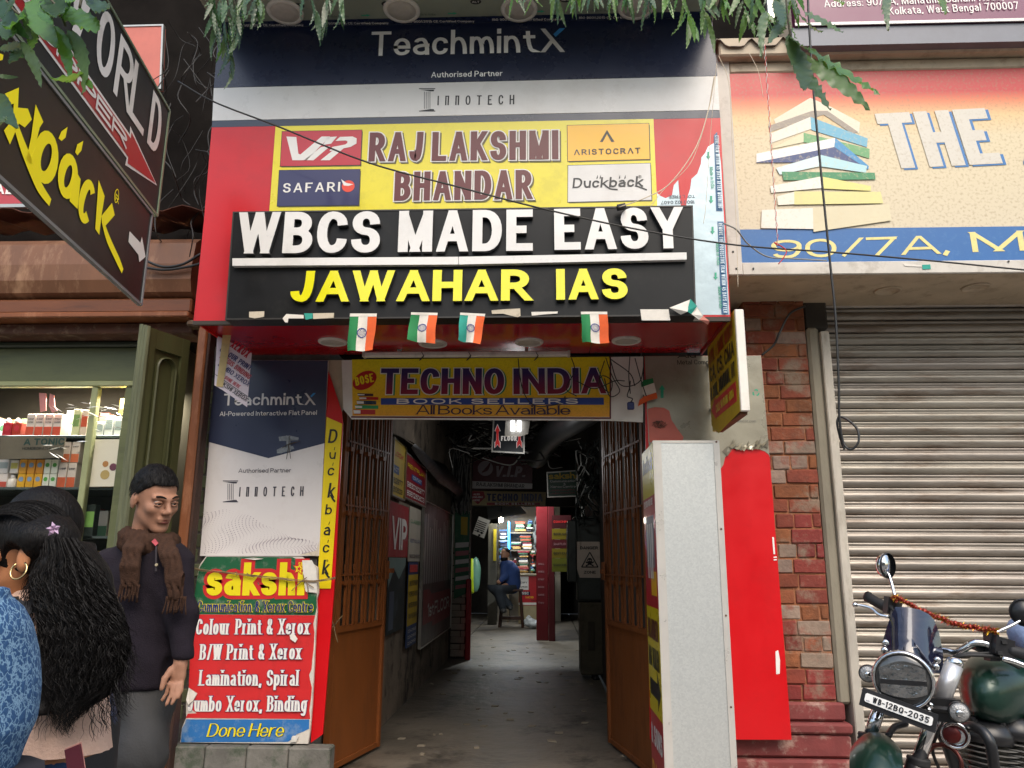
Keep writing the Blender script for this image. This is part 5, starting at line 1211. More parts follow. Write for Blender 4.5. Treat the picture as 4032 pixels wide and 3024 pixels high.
for i in range(4): carton(sh_u(155+i*59), sh_u(212+i*59), z, .14, ('#d8cfc4', '#cc5238'), ordn[i]+' of four white and orange syrup cartons on the top shelf', 'syrup cartons in a row', txt=('SYRUP', 'CASSIA'))
carton(sh_u(455), sh_u(508), z, .17, ('#d9d8a8', '#7fa05a'), 'tall pale green carton next to the mullion on the top shelf', G, lay='label', txt=None); carton(sh_u(510), sh_u(560), z, .165, ('#dcc8b0', '#c4502c'), 'tall carton with a red picture next to the mullion on the top shelf', G, lay='label')
for i, (x, k) in enumerate(((612, .10), (672, .14), (735, .13))): carton(sh_u(x), sh_u(x+56), z, k, ('#c8ccc8', '#7d8a88'), ['left', 'middle', 'right'][i]+' grey carton wrapped in clear plastic behind the right pane', 'plastic wrapped cartons', yo=.05, lay='label')
carton(sh_u(752), sh_u(824), z+.15, .10, ('#d6a840', '#e8cf80'), 'golden carton high behind the right pane next to the door leaf', G, yo=.06, lay='label')
z = shz[1]
carton(sh_u(5), sh_u(88), z, .085, ('#d6cfc6', '#b85040'), 'white carton at the left end of the middle shelf', 'lower left cartons', txt=None, lay='band')
carton(sh_u(5), sh_u(84), z+.087, .085, ('#c9c6c2', '#8f9a9a'), 'grey carton stacked at the left end of the middle shelf', 'lower left cartons', lay='label')
for i, x in enumerate((75, 125)):
    bottle(sh_u(x), z, .028, .08, ('#e4dfd4', '#f0ece4'), ('left' if i == 0 else 'right')+' white pill bottle in the lower row of the middle shelf', 'white pill bottles'); 
carton(sh_u(92), sh_u(148), z+.087, .08, ('#dedad0', '#c9c060'), 'small white pill pack above the pill bottles', 'white pill packs', lay='label')
for r_ in range(2):
    for i in range(3): carton(sh_u(150+i*54), sh_u(202+i*54), z+r_*.087, .085, ('#dc9430' if r_ else '#d8a028', '#7f9ab8'), '%s orange box in the %s row of the middle shelf' % (['left', 'centre', 'right'][i], ['lower', 'upper'][r_]), 'small orange boxes', lay='disc')
    for i in range(2): carton(sh_u(312+i*47), sh_u(357+i*47), z+r_*.087, .085, ('#d9dccc', '#4f9a40'), '%s green and white box in the %s row of the middle shelf' % (['left', 'right'][i], ['lower', 'upper'][r_]), 'green and white boxes', lay='disc')
for i, x in enumerate((408, 468)):
    carton(sh_u(x), sh_u(x+58), z, .15, ('#d6c8bc', '#c9603a'), ('left' if i == 0 else 'right')+' tall orange syrup carton beside the green boxes', 'tall orange cartons', txt=('SYRUP',)); carton(sh_u(x+8), sh_u(x+64), z+.152, .13, ('#d8cabc', '#cf7048'), ('left' if i == 0 else 'right')+' orange syrup carton in the top row by the mullion', 'tall orange cartons', txt=('SYRUP',))
sg = thing('display_poster', 'bright cream poster panel behind the right pane of the display cabinet', 'poster', P(400, 1910, YO+.05))
F6 = front(YO+.04); plate('panel', F6, [cS(600, 880), cS(782, 878), cS(748, 1186), cS(562, 1188)], .01, M('poster_cream', '#f4eed8', .4, var=.04), sg)
for c, r, h in (((690, 1040), 13, '#c08a50'), ((686, 1110), 20, '#c9b070'), ((740, 1060), 16, '#7a4a5a')): disc('print', F6, cS(*c), r*.9/1., PR('poster_'+h[1:], h), sg, .002)
tn = thing('hanging_card', 'dark printed sheet reading TONIC and HOMOEOPATHIC MEDICINE behind the shelf glass', 'sign', P(170, 1760, YO+.03)); F7 = front(YO+.02)
plate('sheet', F7, [cS(0, 862), cS(430, 862), cS(410, 1000), cS(0, 1010)], .003, M('sheet_brown', '#6b6453', .4, var=.2), tn)
text('lettering', F7, 'A TONIC', cS(155, 918), cS(420, 915), 26, PR('tonic_green', '#20423c'), tn, .24, sp=.15, off=.002); text('lettering', F7, 'HOMOEOPATHIC MED', cS(146, 948), cS(412, 948), 11, m_dk, tn, .2, sp=.1, off=.002)
z = shz[2]
carton(sh_u(574), sh_u(684), z-.02, .205, ('#26302c', '#7fae5a'), 'dark green hair colour carton in the lower right pane', 'hair colour cartons', yo=-.03, lay='label', dpt=.05)
hc = carton(sh_u(548), sh_u(660), shz[3]+.045, .175, ('#d9a820', '#4a2a1c'), 'yellow HAIR COLOR carton with a woman picture in the lower right pane', 'hair colour cartons', yo=-.03, lay=None, dpt=.05)
Fh = front(YQ-.02); w0 = P(sh_u(548), 1700, YQ-.03).x; w1 = P(sh_u(660), 1700, YQ-.03).x; zz_ = shz[3]+.045
poly('print', Fh, [(w0+.004, zz_+.13), (w1-.004, zz_+.13), (w1-.004, zz_+.148), (w0+.004, zz_+.148)], PR('hc_brown', '#4a2a1c'), hc, .002, px=False); text('lettering', Fh, 'HAIR COLOR', (w0+.03, zz_+.134), (w1-.03, zz_+.134), .010, m_ky, hc, .2, sp=.1, off=.004, px=False)
poly('print', Fh, [(w0+.008+.026*math.cos(k/5*math.pi)+.018, zz_+.055+.05*math.sin(k/5*math.pi)) for k in range(10)], m_ink, hc, .002, px=False); poly('print', Fh, [(w0+.035+.011*math.cos(k/5*math.pi), zz_+.065+.018*math.sin(k/5*math.pi)) for k in range(10)], PR('hc_face', '#c89a78'), hc, .003, px=False)
for i in range(2):
    carton(sh_u(384+i*60), sh_u(440+i*60), shz[2], .13, ('#d8cfc6', '#cf7a68'), ('left' if i == 0 else 'right')+' pink and white carton on the third shelf by the mullion', 'pink cartons', txt=('BREZOL',))
    carton(sh_u(400+i*52), sh_u(448+i*52), shz[3], .15, ('#dbd2ca', '#cc7464'), ('left' if i == 0 else 'right')+' pink and white carton on the fourth shelf by the mullion', 'pink cartons')
for i in range(5): carton(sh_u(-20+i*4), sh_u(112), shz[2]+.0+i*.034-.002, .032, ('#cfd2d0', '#5a7a8a'), ['lowest', 'second', 'third', 'fourth', 'topmost'][i]+' flat white pack in the stack on the third shelf', 'flat white packs', lay='label')
for i in range(6): carton(-30+i*36, -30+i*36+33, shz[3], .12+.02*(i % 2), (['#7fae5a', '#d8cfc6', '#c9a030'][i % 3], '#a04030'), ['leftmost', 'second', 'third', 'fourth', 'fifth', 'sixth'][i]+' carton on the fourth shelf low behind the women', 'cartons low on the fourth shelf', lay='band')
for k, z in enumerate(shz):
    for i in range(13): carton(-60+i*44, -60+i*44+40, z, random.uniform(.13, .2), (['#b8a890', '#c9c2b4', '#9a5048', '#6f7d5a', '#c0a050', '#a8b0b4'][(i*5+k*3) % 6], ['#b04838', '#4f7a58', '#d8d0c0'][(i+k) % 3]), ORD0[i]+' carton from the left in the back row of the '+['top', 'second', 'third', 'fourth', 'lowest'][k]+' shelf', 'cartons in the back rows', yo=.16, lay=['band', 'label', 'disc'][(i*2+k) % 3])
# glints on clear plastic over the panes, drawn as pale slivers
mb = MB()
for i in range(46):
    u0, v0 = random.uniform(560, 780)/1.659, 1200+random.uniform(640, 850)/1.659
    if i < 20: u0, v0 = random.uniform(300, 560)/1.659, 1200+random.uniform(640, 1040)/1.659
    a = P(u0, v0, YO-.03); an = random.uniform(-.6, .3); l = random.uniform(.01, .05); w_ = random.uniform(.001, .003); d = Vector((math.cos(an), 0, math.sin(an)))*l; n_ = Vector((-math.sin(an), 0, math.cos(an)))*w_
    y_ = Vector((0, random.uniform(-.01, .01), 0)); mb.add([a-d, a-n_+y_, a+d, a+n_-y_], [(0, 1, 2, 3)])
o = mb.build('plastic_glints', M('glint_white', '#f2f2ee', .12, .2, var=0), None); tag(o, 'pale slivers drawn as glints of clear plastic over the display panes', 'plastic film', kind='stuff')
# pink cloths hanging at the top of the display
for k, pts in enumerate(([(255, 575), (300, 578), (298, 690), (262, 700)], [(325, 580), (350, 590), (355, 660), (372, 690), (340, 705), (318, 660)])):
    tag(plate('pink_pouch', front(YO+.035), [cS(*p) for p in pts], .01, M('pink_plastic', '#d08a86', .35, var=.15), None), ['left pink pouch hanging inside the display window', 'right pink pouch with a notched side hanging inside the display window'][k], 'pouch')
# open green door leaf
fa = P(750, 1342, YL+.02); Nr = PZ(588, 1287, fa.z); dl = Nr-fa; L_ = math.hypot(dl.x, dl.y)
dr = thing('door_leaf', 'tall olive green wooden door leaf with an arched panel folded open beside the shop window', 'door', (fa.x, fa.y, .14))
ud = (Vector((fa.x, fa.y, 0))-Vector((Nr.x, Nr.y, 0))).normalized(); FD = Face((Nr.x, Nr.y, 0), ud); Wd_ = L_; Hd = fa.z
def dbox(a0, a1, z0, z1, o0, o1, nm, m, b=.004):
    vs = [FD.pt(a, z, o) for o in (o1, o0) for a, z in ((a0, z0), (a1, z0), (a1, z1), (a0, z1))]
    return mesh(nm, vs, [(0, 1, 2, 3), (7, 6, 5, 4), (0, 4, 5, 1), (1, 5, 6, 2), (2, 6, 7, 3), (3, 7, 4, 0)], m, dr)
dbox(0, Wd_, .14, Hd, -.045, -.02, 'leaf', m_door)
for a0, a1 in ((0, Wd_*.19), (Wd_*.83, Wd_)): dbox(a0, a1, .14, Hd, -.0195, 0, 'stile', m_door)
dbox(Wd_*.195, Wd_*.825, Hd-.11, Hd-.001, -.0195, -.001, 'top_rail', m_door)
c0 = Wd_*.51; rw = Wd_*.235; zc0 = Hd-.14-rw
for k, (ro, ri, of, dd) in enumerate(((1.0, .82, .004, .016), (.78, .70, -.004, .012))):
    mb = MB(); A0 = [(c0+rw*ro*math.cos(t), zc0+rw*ro*math.sin(t)) for t in np.linspace(0, math.pi, 13)]+[(c0-rw*ro, .9), ]; B0 = [(c0+rw*ri*math.cos(t), zc0+rw*ri*math.sin(t)) for t in np.linspace(0, math.pi, 13)]+[(c0-rw*ri, .9)]
    A0 = [(c0+rw*ro, .9)]+A0; B0 = [(c0+rw*ri, .9)]+B0; n = len(A0)
    vs = [FD.pt(a, b, of-.004) for a, b in A0]+[FD.pt((a+c)/2, (b+d)/2, of+.003) for (a, b), (c, d) in zip(A0, B0)]+[FD.pt(a, b, of-.014) for a, b in B0]+[FD.pt(a, b, of-.02) for a, b in A0]
    fs = [(i, i+1, n+i+1, n+i) for i in range(n-1)]+[(n+i, n+i+1, 2*n+i+1, 2*n+i) for i in range(n-1)]+[(3*n+i, 3*n+i+1, i+1, i) for i in range(n-1)]
    mesh('arch_moulding', vs, fs, m_door, dr)
for k in range(3): # worn edge stile facing the street
    w_ = .028; e0 = FD.pt(0, 0, 0); s_ = Vector((0, 1, 0)); d_ = -FD.a
    vs = [Vector((e0.x, e0.y, z_))+d_*(.006+.0*k)+FD.n*(.018-k*.030+q)+FD.a*(p_*.03) for z_ in (.14, Hd+.01*k) for p_, q in ((0, 0), (-.5+.2*k, -.004), (-.5+.2*k, -w_+.004), (0, -w_))]
    mesh('edge_board', vs, [(0, 1, 5, 4), (1, 2, 6, 5), (2, 3, 7, 6), (3, 0, 4, 7), (3, 2, 1, 0), (4, 5, 6, 7)], M('worn_door_edge', '#66684c', .7, var=.4, scale=6, stretch=(3, 3, .3), dirt='#4a5038', damt=.7, dscale=8, bump=.6, bscale=20), dr)
# brown post
pa = P(780, 1324, YL-.02).x; pb = P(826, 1316, YL-.02).x
pt_ = thing('post', 'brown painted post with peeling edges between the green door and the brick pillar', 'post', ((pa+pb)/2, YL, .14))
MB().bbox(pa, YL-.03, .14, pb-.012, YL+.06, zD-.01, .01).build('post_face', m_brown2, pt_); MB().bbox(pb-.011, YL-.02, .14, pb+.006, YL+.06, zD-.03, .004).build('rusty_edge', M('rusty_edge', '#3a2216', .8, var=.5, bump=.6), pt_)
MB().bbox(pa-.07, YL-.045, zD-.05, pb+.05, YL+.05, zD-.012, .012).build('worn_cap', M('worn_cap', '#5a4636', .8, var=.5, dirt='#9a8a74', damt=.7, dscale=14, bump=.8), pt_)
MB().bbox(pa-.04, YL-.09, .14, pb-.02, YL+.05, .44, .03).build('stone_foot', M('peeling_foot', '#9a8f80', .85, var=.4, dirt='#7a2f24', damt=.8, dscale=8), pt_)
# pink sign and corrugated edges in the dark above
sgn = thing('signboard', 'small pink square lightbox half hidden behind the black hanging board', 'sign', P(570, 350, 4.5)); F8 = front(4.5)
plate('panel', F8, [(485, 104), (642, 100), (632, 348), (488, 350)], .04, M('faded_pink', '#c06a5c', .5, var=.15, dirt='#8a3f38', damt=.3, dscale=3), sgn); frame('frame', F8, [(482, 101), (645, 97), (635, 351), (485, 353)], .012, .03, m_alu, sgn, .006)
s2 = thing('signboard', 'pink signboard with white letters AL partly hidden at the left edge', 'sign', P(40, 800, 4.45)); F9 = front(4.45)
plate('panel', F9, [(-300, 640), (108, 660), (104, 800), (-300, 812)], .03, M('faded_crimson', '#b04048', .45, var=.1), s2); text('lettering', F9, 'MEDICAL', (-250, 762), (60, 766), 40, m_lett, s2, .22, sp=.12, off=.003)
MB().box(F9.loc(-300, 805)[0], 4.44, F9.loc(0, 812)[1]-.012, F9.loc(104, 805)[0], 4.47, F9.loc(0, 806)[1]).build('frame', m_alu, s2)
vs = []; n = 60
zr = P(400, 850, 4.4).z
for j, (yy, dz) in enumerate(((4.30, 0), (4.9, .12))):
    for i in range(n): vs.append((-4.8+i*.06, yy, zr+dz+.02*math.sin(i*1.35)))
cr_ = tag(mesh('corrugated_roof', vs+[(x, y, q-.004) for x, y, q in vs], [(i, i+1, n+i+1, n+i) for i in range(n-1)]+[(2*n+i, 3*n+i, 3*n+i+1, 2*n+i+1) for i in range(n-1)]+[(i, 2*n+i, 2*n+i+1, i+1) for i in range(n-1)], M('rust_roof', '#5a3020', .8, var=.4)), 'rusty corrugated roof edge in the shadow above the brown shutter box', 'roof sheet')
MB().box(-6.5, 4.6, 1.0, -1.95, 4.7, 1.01)
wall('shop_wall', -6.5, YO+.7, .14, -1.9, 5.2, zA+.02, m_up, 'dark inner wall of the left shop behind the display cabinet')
# dark niche next to the roller box with tangled wires
mb = MB()
for i in range(34):
    u0 = random.uniform(640, 900); v0 = random.uniform(40, 860); pts = [P(u0, v0, 4.3+random.uniform(-.2, .4))]
    for k in range(3): u0 += random.uniform(-70, 70); v0 += random.uniform(20, 140); pts.append(P(u0, v0, 4.2+random.uniform(-.2, .5)))
    mb.tube(spline(pts, 4), random.choice((.0015, .0025, .004)), 4, False)
tag(mb.build('wire_tangle', M('dusty_cable', (.035, .033, .03), .7, var=0), None, True), 'tangle of dusty black wires in the dark gap left of the fascia', 'cables', kind='stuff')
for i, pts in enumerate(([(560, 1020), (640, 1050), (720, 1040), (790, 1000)], [(560, 1052), (650, 1062), (740, 1050), (800, 1035)])):
    wire('cable', [P(u, v, YL-.12) for u, v in pts], .008, m_cab, label=['upper', 'lower'][i]+' black cable sagging in front of the brown shutter box', cat='cable')

# ================================================================== BIG ANGLED HANGING SIGNS
hd = rad(-8.5)                                           # heading of the boards
ad = Vector((math.sin(hd), math.cos(hd), 0))
far = P(640, 866, 3.35); FW = Face((far.x, far.y, 0), ad); 
def wl_(x, y): return FW.loc(*cA(x, y))
def hang(nm, label, q, m, th, tm=None, off=0.):
    global HTH; HTH = th-.004
    t = thing(nm, label, 'signboard', FW.pt(q[0][0], min(a[1] for a in q), 0))
    plate('panel', FW, q, th, m, t, off, px=False); frame_('frame', q, tm or m_gf, t, off); return t
m_gf = M('green_sign_frame', '#7d8c76', .45, .4, var=.2, dirt='#4a4030', damt=.5); m_box = M('sign_back', '#2a2a2a', .6)
def frame_(nm, q, m, t, off):
    mb = MB()
    for i in range(4):
        a = Vector(q[i]); b = Vector(q[(i+1) % 4]); e = (b-a).normalized(); g = Vector((-e.y, e.x))*.006
        vs = [FW.pt(*(p), o) for o in (off+.006, off-HTH) for p in (a-g, b-g, b+g, a+g)]
        mb.add(vs, [(0, 1, 2, 3), (7, 6, 5, 4), (0, 4, 5, 1), (1, 5, 6, 2), (2, 6, 7, 3), (3, 7, 4, 0)])
    return mb.build(nm, m, t)
def ext_line(p, q, s0):      # extend the line through two local points to coordinate s0
    t = (s0-p[0])/(q[0]-p[0]); return (s0, p[1]+(q[1]-p[1])*t)
S0 = -1.75
tr, br = wl_(838, 535), wl_(800, 1100); tl_ = (S0, tr[1]); bl_ = (S0, br[1]); xm = (tr[0]+br[0])/2
zt1, zb1 = tr[1], br[1]
W1 = hang('hanging_signboard', 'large black hanging board with tall white letters and a red arrow', [(S0, zb1), (xm, zb1), (xm, zt1), (S0, zt1)], M('board_charcoal', '#12171a', .6, var=.1, dirt='#3a3f42', damt=.3, dscale=3), .07)
D1 = wl_(700, 1525); zb0 = D1[1]
xm2 = wl_(735, 1300)[0]
W2 = hang('hanging_signboard', 'dark brown hanging board with yellow script and a white arrow below the black one', [(S0, zb0), (xm2, zb0), (xm2, zb1-.02), (S0, zb1-.02)], M('board_brown', '#140c0a', .5, var=.1, dirt='#2e2420', damt=.4, dscale=3), .016, M('grey_sign_frame', '#7f8082', .5, .3), 0)
# WORLD letters: measured from glyph corners
a = wl_(735, 715)  # foot of D left
hL = (wl_(745, 450)[1]-a[1])*1.14
d_r = wl_(798, 640)[0]; sW = S0+.12
zl_ = a[1]
bF = lambda s, x0, x1, z, h, m, t, wv=.24, off=.003, **k: text('lettering', FW, s, (x0, z), (x1, z), h, m, t, wv, sp=k.pop('sp', .1), off=off, px=False, **k)
for s_, xx in (('D', ((735, 715), (798, 640))), ('L', ((640, 575), (718, 660))), ('R', ((568, 430), (648, 560))), ('O', ((468, 300), (562, 330)))):
    x0_, x1_ = wl_(*xx[0])[0], wl_(*xx[1])[0]
    bF(s_, x0_, x1_+(.02 if s_ == 'D' else 0), zl_, hL, m_ltgrey, W1, .15)
xO = wl_(468, 300)[0]; bF('W', xO-.36, xO-.06, zl_, hL, m_ltgrey, W1)
# red arrow with white rim
t_ = wl_(778, 920); r0 = wl_(165, 145); hA = .085
za = t_[1]+.06
ah = wl_(640, 800)[0]; ztop_ = wl_(668, 680)[1]; zbot_ = wl_(660, 850)[1]
zm_ = (ztop_+zbot_)/2; hs = (ztop_-zbot_)*.30
tip = wl_(778, 920)
for g_, m_, o_ in ((.012, m_ltgrey, .002), (0, PR('arrow_red', '#a02028'), .0032)):
    poly('arrow', FW, [(S0+.02, zm_-hs-g_), (ah-g_, zm_-hs-g_), (ah-g_*1.5, zbot_-g_*1.5), (tip[0]+g_*2, tip[1]), (ah-g_*1.5, ztop_+g_*1.5), (ah-g_, zm_+hs+g_), (S0+.02, zm_+hs+g_)], m_, W1, o_, px=False)
bF('SHOPPER', S0+.1, ah-.03, zm_-hs*.75, hs*1.5, m_ltgrey, W1, off=.0046)
# yellow script drawn as brush lines
def br_(pts, w, tp=None): return stroke('lettering', FW, [wl_(*p) for p in pts], w, m_yk, W2, .003, px=False, n=6, taper=tp)
m_yk = PR('script_yellow', '#ffea10', rough=.6)
def shape(pts, hole=None, o=.003): return poly('lettering', FW, [wl_(*p) for p in pts], m_yk, W2, o, px=False)
def ring(c, rx, ry, w, seg=20, g=0):
    ct = wl_(*c); pts_o = []; mb = MB(); vs = []
    for i in range(seg+1):
        t = g+(2*math.pi-2*g)*i/seg; sk_ = math.sin(t)*ry*.12
        vs += [FW.pt(ct[0]+math.cos(t)*rx+sk_, ct[1]+math.sin(t)*ry, .0032), FW.pt(ct[0]+math.cos(t)*(rx-w)+sk_, ct[1]+math.sin(t)*(ry-w*.8), .0032)]
    mb.add(vs, [(2*i, 2*i+1, 2*i+3, 2*i+2) for i in range(seg)]); return mb.build('lettering', m_yk, W2)
shape([(175, 525), (213, 612), (195, 640), (165, 760), (150, 830), (128, 800), (152, 690)]); 
ring((228, 790), .078, .095, .05); shape([(150, 790), (172, 740), (180, 830), (165, 850)], o=.0036)
ring((338, 885), .07, .086, .048); shape([(372, 850), (400, 900), (385, 1050), (345, 1010), (360, 900)], o=.0036)
ring((432, 1012), .062, .09, .046, g=.75); 
shape([(492, 905), (522, 985), (505, 1090), (495, 1180), (475, 1150)]); shape([(505, 1085), (558, 1020), (572, 1080), (520, 1140), (508, 1120)], o=.0036); br_([(512, 1110), (540, 1200), (590, 1310), (612, 1362)], .036, (.6, 1, 1, .7))
shape([(20, 470), (90, 440), (85, 540), (135, 545), (155, 600), (120, 640), (90, 620), (45, 725), (15, 655), (60, 600), (65, 520), (30, 530)]); br_([(78, 640), (120, 760), (190, 930), (248, 1018)], .042, (.7, 1, 1, .7)); shape([(0, 270), (12, 275), (8, 300), (-80, 330), (-60, 250)])
shape([(335, 638), (325, 690), (305, 708), (290, 695), (305, 660)]); shape([(414, 708), (405, 755), (385, 780), (374, 765), (385, 725)])
ring((582, 984), .020, .032, .005); text('lettering', FW, 'R', wl_(574, 1005), (wl_(594, 1005)[0], wl_(574, 1005)[1]), .03, m_yk, W2, .2, off=.003, px=False)
bF('k', wl_(20, 500)[0]-.5, wl_(20, 500)[0]-.3, wl_(20, 500)[1]-.1, .3, m_yk, W2)
poly('arrow', FW, [wl_(*p) for p in [(648, 1162), (702, 1220), (710, 1190), (728, 1290), (697, 1316), (692, 1280), (642, 1215)]], m_lett, W2, .003, px=False)

# ================================================================== PASSAGE
cL = lambda x, y: (1300+x/1.843, 1600+y/1.843)
cR = lambda x, y: (1800+x/1.843, 1600+y/1.843)
m_gate = M('gate_brown', '#7e4519', .55, .0, var=.3, scale=5, stretch=(1, 1, .3), dirt='#4a2812', damt=.5, dscale=5, bump=.15, bscale=15)
def gate(label, n0, f0, zb_, zmid, ztop_, side):
    """folding iron gate leaf from near end n0 to far end f0 (xy)"""
    n0 = Vector((*n0, 0)); f0 = Vector((*f0, 0)); e = (f0-n0); L = e.length; e.normalize(); F = Face(n0, e if side > 0 else -e); 
    if side < 0: F = Face(f0, -e)
    g = thing('gate', label, 'gate', (n0+f0)/2+Vector((0, 0, ZF)))
    def bx(nm, a0, a1, z0, z1, d=.02, o=0., m=m_gate):
        vs = [F.pt(a, z, oo) for oo in (o, o-d) for a, z in ((a0, z0), (a1, z0), (a1, z1), (a0, z1))]
        return mesh(nm, vs, [(0, 1, 2, 3), (7, 6, 5, 4), (0, 4, 5, 1), (1, 5, 6, 2), (2, 6, 7, 3), (3, 7, 4, 0)], m, g)
    bx('bottom_panel', .03, L-.03, ZF+.03, zmid, .006, -.008)
    for a in (0, L-.03): bx('frame_stile', a, a+.03, ZF+.02, ztop_, .04, .01)
    bx('middle_rail', .031, L-.031, zmid, zmid+.035, .035, .006); bx('top_rail', .031, L-.031, ztop_-.035, ztop_, .035, .006); bx('bottom_rail', .031, L-.031, ZF+.02, ZF+.05, .03, .004)
    nb = 11; lev = [zmid+.30, zmid+.72, zmid+1.12]
    for i in range(nb):
        a = .05+(L-.1)*i/(nb-1); bx('bar', a-.0075, a+.0075, zmid+.036, ztop_-.036, .014, .006+(.006 if i % 2 else 0))
    for z_ in lev:
        for i in range(0, nb-1, 2):
            a = .05+(L-.1)*(i+.5)/(nb-1); mb = MB(); vs = []
            for k in range(10):
                t = math.pi+math.pi*k/9; x, y = a+.026*math.cos(t), z_+.03*math.sin(t)
                for (dx, oo) in ((0, .022), (0, .006)): vs.append(F.pt(x, y, oo))
            mb.add(vs, [(2*k, 2*k+1, 2*k+3, 2*k+2) for k in range(9)])
            mb.add([F.pt(a-.026, z_, .024), F.pt(a+.026, z_, .024), F.pt(a+.02, z_-.026, .022), F.pt(a-.02, z_-.026, .022)], [(0, 1, 2, 3)])
            for sx in (-.022, .022): mb.add([F.pt(a+sx-.006, z_, .024), F.pt(a+sx+.006, z_, .024), F.pt(a+sx+.006, z_+.10, .016), F.pt(a+sx-.006, z_+.10, .016)], [(0, 1, 2, 3)])
            mb.build('pivot_cup', m_gate, g)
        bx('cross_bar', .04, L-.04, z_+.03, z_+.042, .006, .016)
    bx('lock_hasp', L-.02 if side > 0 else 0, L+.05 if side > 0 else .05, zmid+.34, zmid+.37, .02, .04); bx('lock_plate', L-.06 if side > 0 else .0, L-.01 if side > 0 else .06, zmid+.30, zmid+.42, .01, .03)
    return g
zm1 = 1.02
gate('brown iron folding gate leaf with cup pivots, opened along the left of the passage', (P(1326, 2280, 4.72).x, 4.72), (P(1518, 2280, 5.4).x, 5.4), ZF, .93, 2.50, 1)
gate('brown iron folding gate leaf in shadow, opened along the right of the passage', (P(2532, 1700, 4.72).x, 4.72), (P(2372, 1700, 5.62).x, 5.62), ZF, .93, 2.50, -1)
mb = MB(); c = P(1315, 2465, 4.66)
for q in ((-.02, 0, .05), (.05, -.01, .06), (.03, -.01, -.09), (-.03, 0, -.02)): mb.tube(spline([c, c+Vector(q)*.5+Vector((0, -.01, 0)), c+Vector(q)], 4), .003, 5)
tag(mb.build('twine_knot', m_twine, None, True), 'pink twine knot tied to the near stile of the left gate', 'twine')

# posters along the left wall (plane of the wall)
FA = Face((XL+.02, 0, 0), (0, 1, 0))
class WallF(Face): pass
def wp(name, label, corners, m, th=.012, off=.0, cat='poster', fr=None, dx=0.):
    FA = Face((XL+.02+dx, 0, 0), (0, 1, 0))
    q = [FA.loc(*p) for p in corners]; xs = sorted(a for a, b in q); x0, x1 = (xs[0]+xs[1])/2, (xs[2]+xs[3])/2; zs_ = sorted(b for a, b in q); z0, z1 = (zs_[0]+zs_[1])/2, (zs_[2]+zs_[3])/2
    t = thing(name, label, cat, FA.pt(x0, z0, 0)); plate('sheet', FA, [(x0, z0), (x1, z0), (x1, z1), (x0, z1)], th, m, t, off, px=False)
    if fr:
        mb = MB()
        for a0, b0, a1, b1 in ((x0-.012, z0-.012, x1+.012, z0), (x0-.012, z1, x1+.012, z1+.012), (x0-.012, z0, x0, z1), (x1, z0, x1+.012, z1)):
            vs = [FA.pt(a, b, oo) for oo in (off+.01, off-.02) for a, b in ((a0, b0), (a1, b0), (a1, b1), (a0, b1))]; mb.add(vs, [(0, 1, 2, 3), (7, 6, 5, 4), (0, 4, 5, 1), (1, 5, 6, 2), (2, 6, 7, 3), (3, 7, 4, 0)])
        mb.build('frame', fr, t)
    def put(kind, *a, **k):
        o = off+.002
        if kind == 'r': 
            (u0, v0, u1, v1), mm = a; oo = k.get('off', 0)
            return poly('print', FA, [(x0+(x1-x0)*u0, z0+(z1-z0)*v0), (x0+(x1-x0)*u1, z0+(z1-z0)*v0), (x0+(x1-x0)*u1, z0+(z1-z0)*v1), (x0+(x1-x0)*u0, z0+(z1-z0)*v1)], mm, t, o+oo, px=False)
        if kind == 'p':
            pts, mm = a; return poly('print', FA, [(x0+(x1-x0)*u, z0+(z1-z0)*v) for u, v in pts], mm, t, o+k.get('off', 0), px=False)
        s, u0, u1, v, h, mm = a; return text('lettering', FA, s, (x0+(x1-x0)*u0, z0+(z1-z0)*v), (x0+(x1-x0)*u1, z0+(z1-z0)*v), (z1-z0)*h, mm, t, k.get('wv', .2), sp=.12, off=o+k.get('off', .0014), px=False)
    return t, put
m_py = M('poster_yellow', '#c9a820', .5, var=.15, dirt='#6a5a20', damt=.4); m_pm = M('poster_maroon', '#8a1a28', .4, var=.15); m_pb = PR('poster_blue', '#1f4f8a')
t, put = wp('poster', 'yellow phone number board ending 62977 on the left passage wall', [cL(435, 230), cL(530, 300), cL(520, 668), cL(435, 650)], m_py, .02, .02, fr=m_alu)
for s, v, h, m in (('LOOK', .72, .09, m_kr), ('62977', .22, .1, m_ink), ('60603', .06, .1, m_ink)): put('t', s, .08, .82, v, h, m)
put('r', (.02, .40, .5, .55), m_pb); put('t', 'ACT', .06, .45, .44, .07, m_lett)
t, put = wp('poster', 'maroon contact board with two phone numbers on the left passage wall', [cL(530, 330), cL(680, 470), cL(668, 712), cL(515, 668)], m_pm, .02, .025, fr=m_alu)
for s, v, h, m in (('RENT PLAN', .72, .1, m_ky), ('98301 62977', .26, .13, m_lett), ('89612 60603', .06, .13, m_lett)): put('t', s, .08, .92, v, h, m)
put('r', (.28, .48, .78, .62), m_pb); put('t', 'CONTACT', .32, .74, .51, .08, m_lett, off=.003)
t, put = wp('poster', 'red luggage poster with three big white letters behind the gate end', [cL(425, 700), cL(565, 722), cL(552, 1092), cL(412, 1097)], M('poster_vred', '#9c1524', .4, var=.12), .01, .01)
vip_pts = lambda: None
put('t', 'VIP', .12, .9, .14, .6, m_lett, wv=.26)
t, put = wp('poster', 'dark torn picture poster under the red luggage poster', [cL(418, 1102), cL(548, 1095), cL(520, 1620), cL(400, 1655)], M('poster_dark', '#1e2b2e', .5, var=.5, scale=6, dirt='#5c6a70', damt=.5, dscale=4), .004, .006)
put('r', (.1, .05, .35, .55), PR('poster_slate', '#46556a')); put('p', [(0, .6), (.3, .85), (.6, .7), (1, .9), (1, 1), (0, 1)], PR('poster_tealgrey', '#6a8784'))
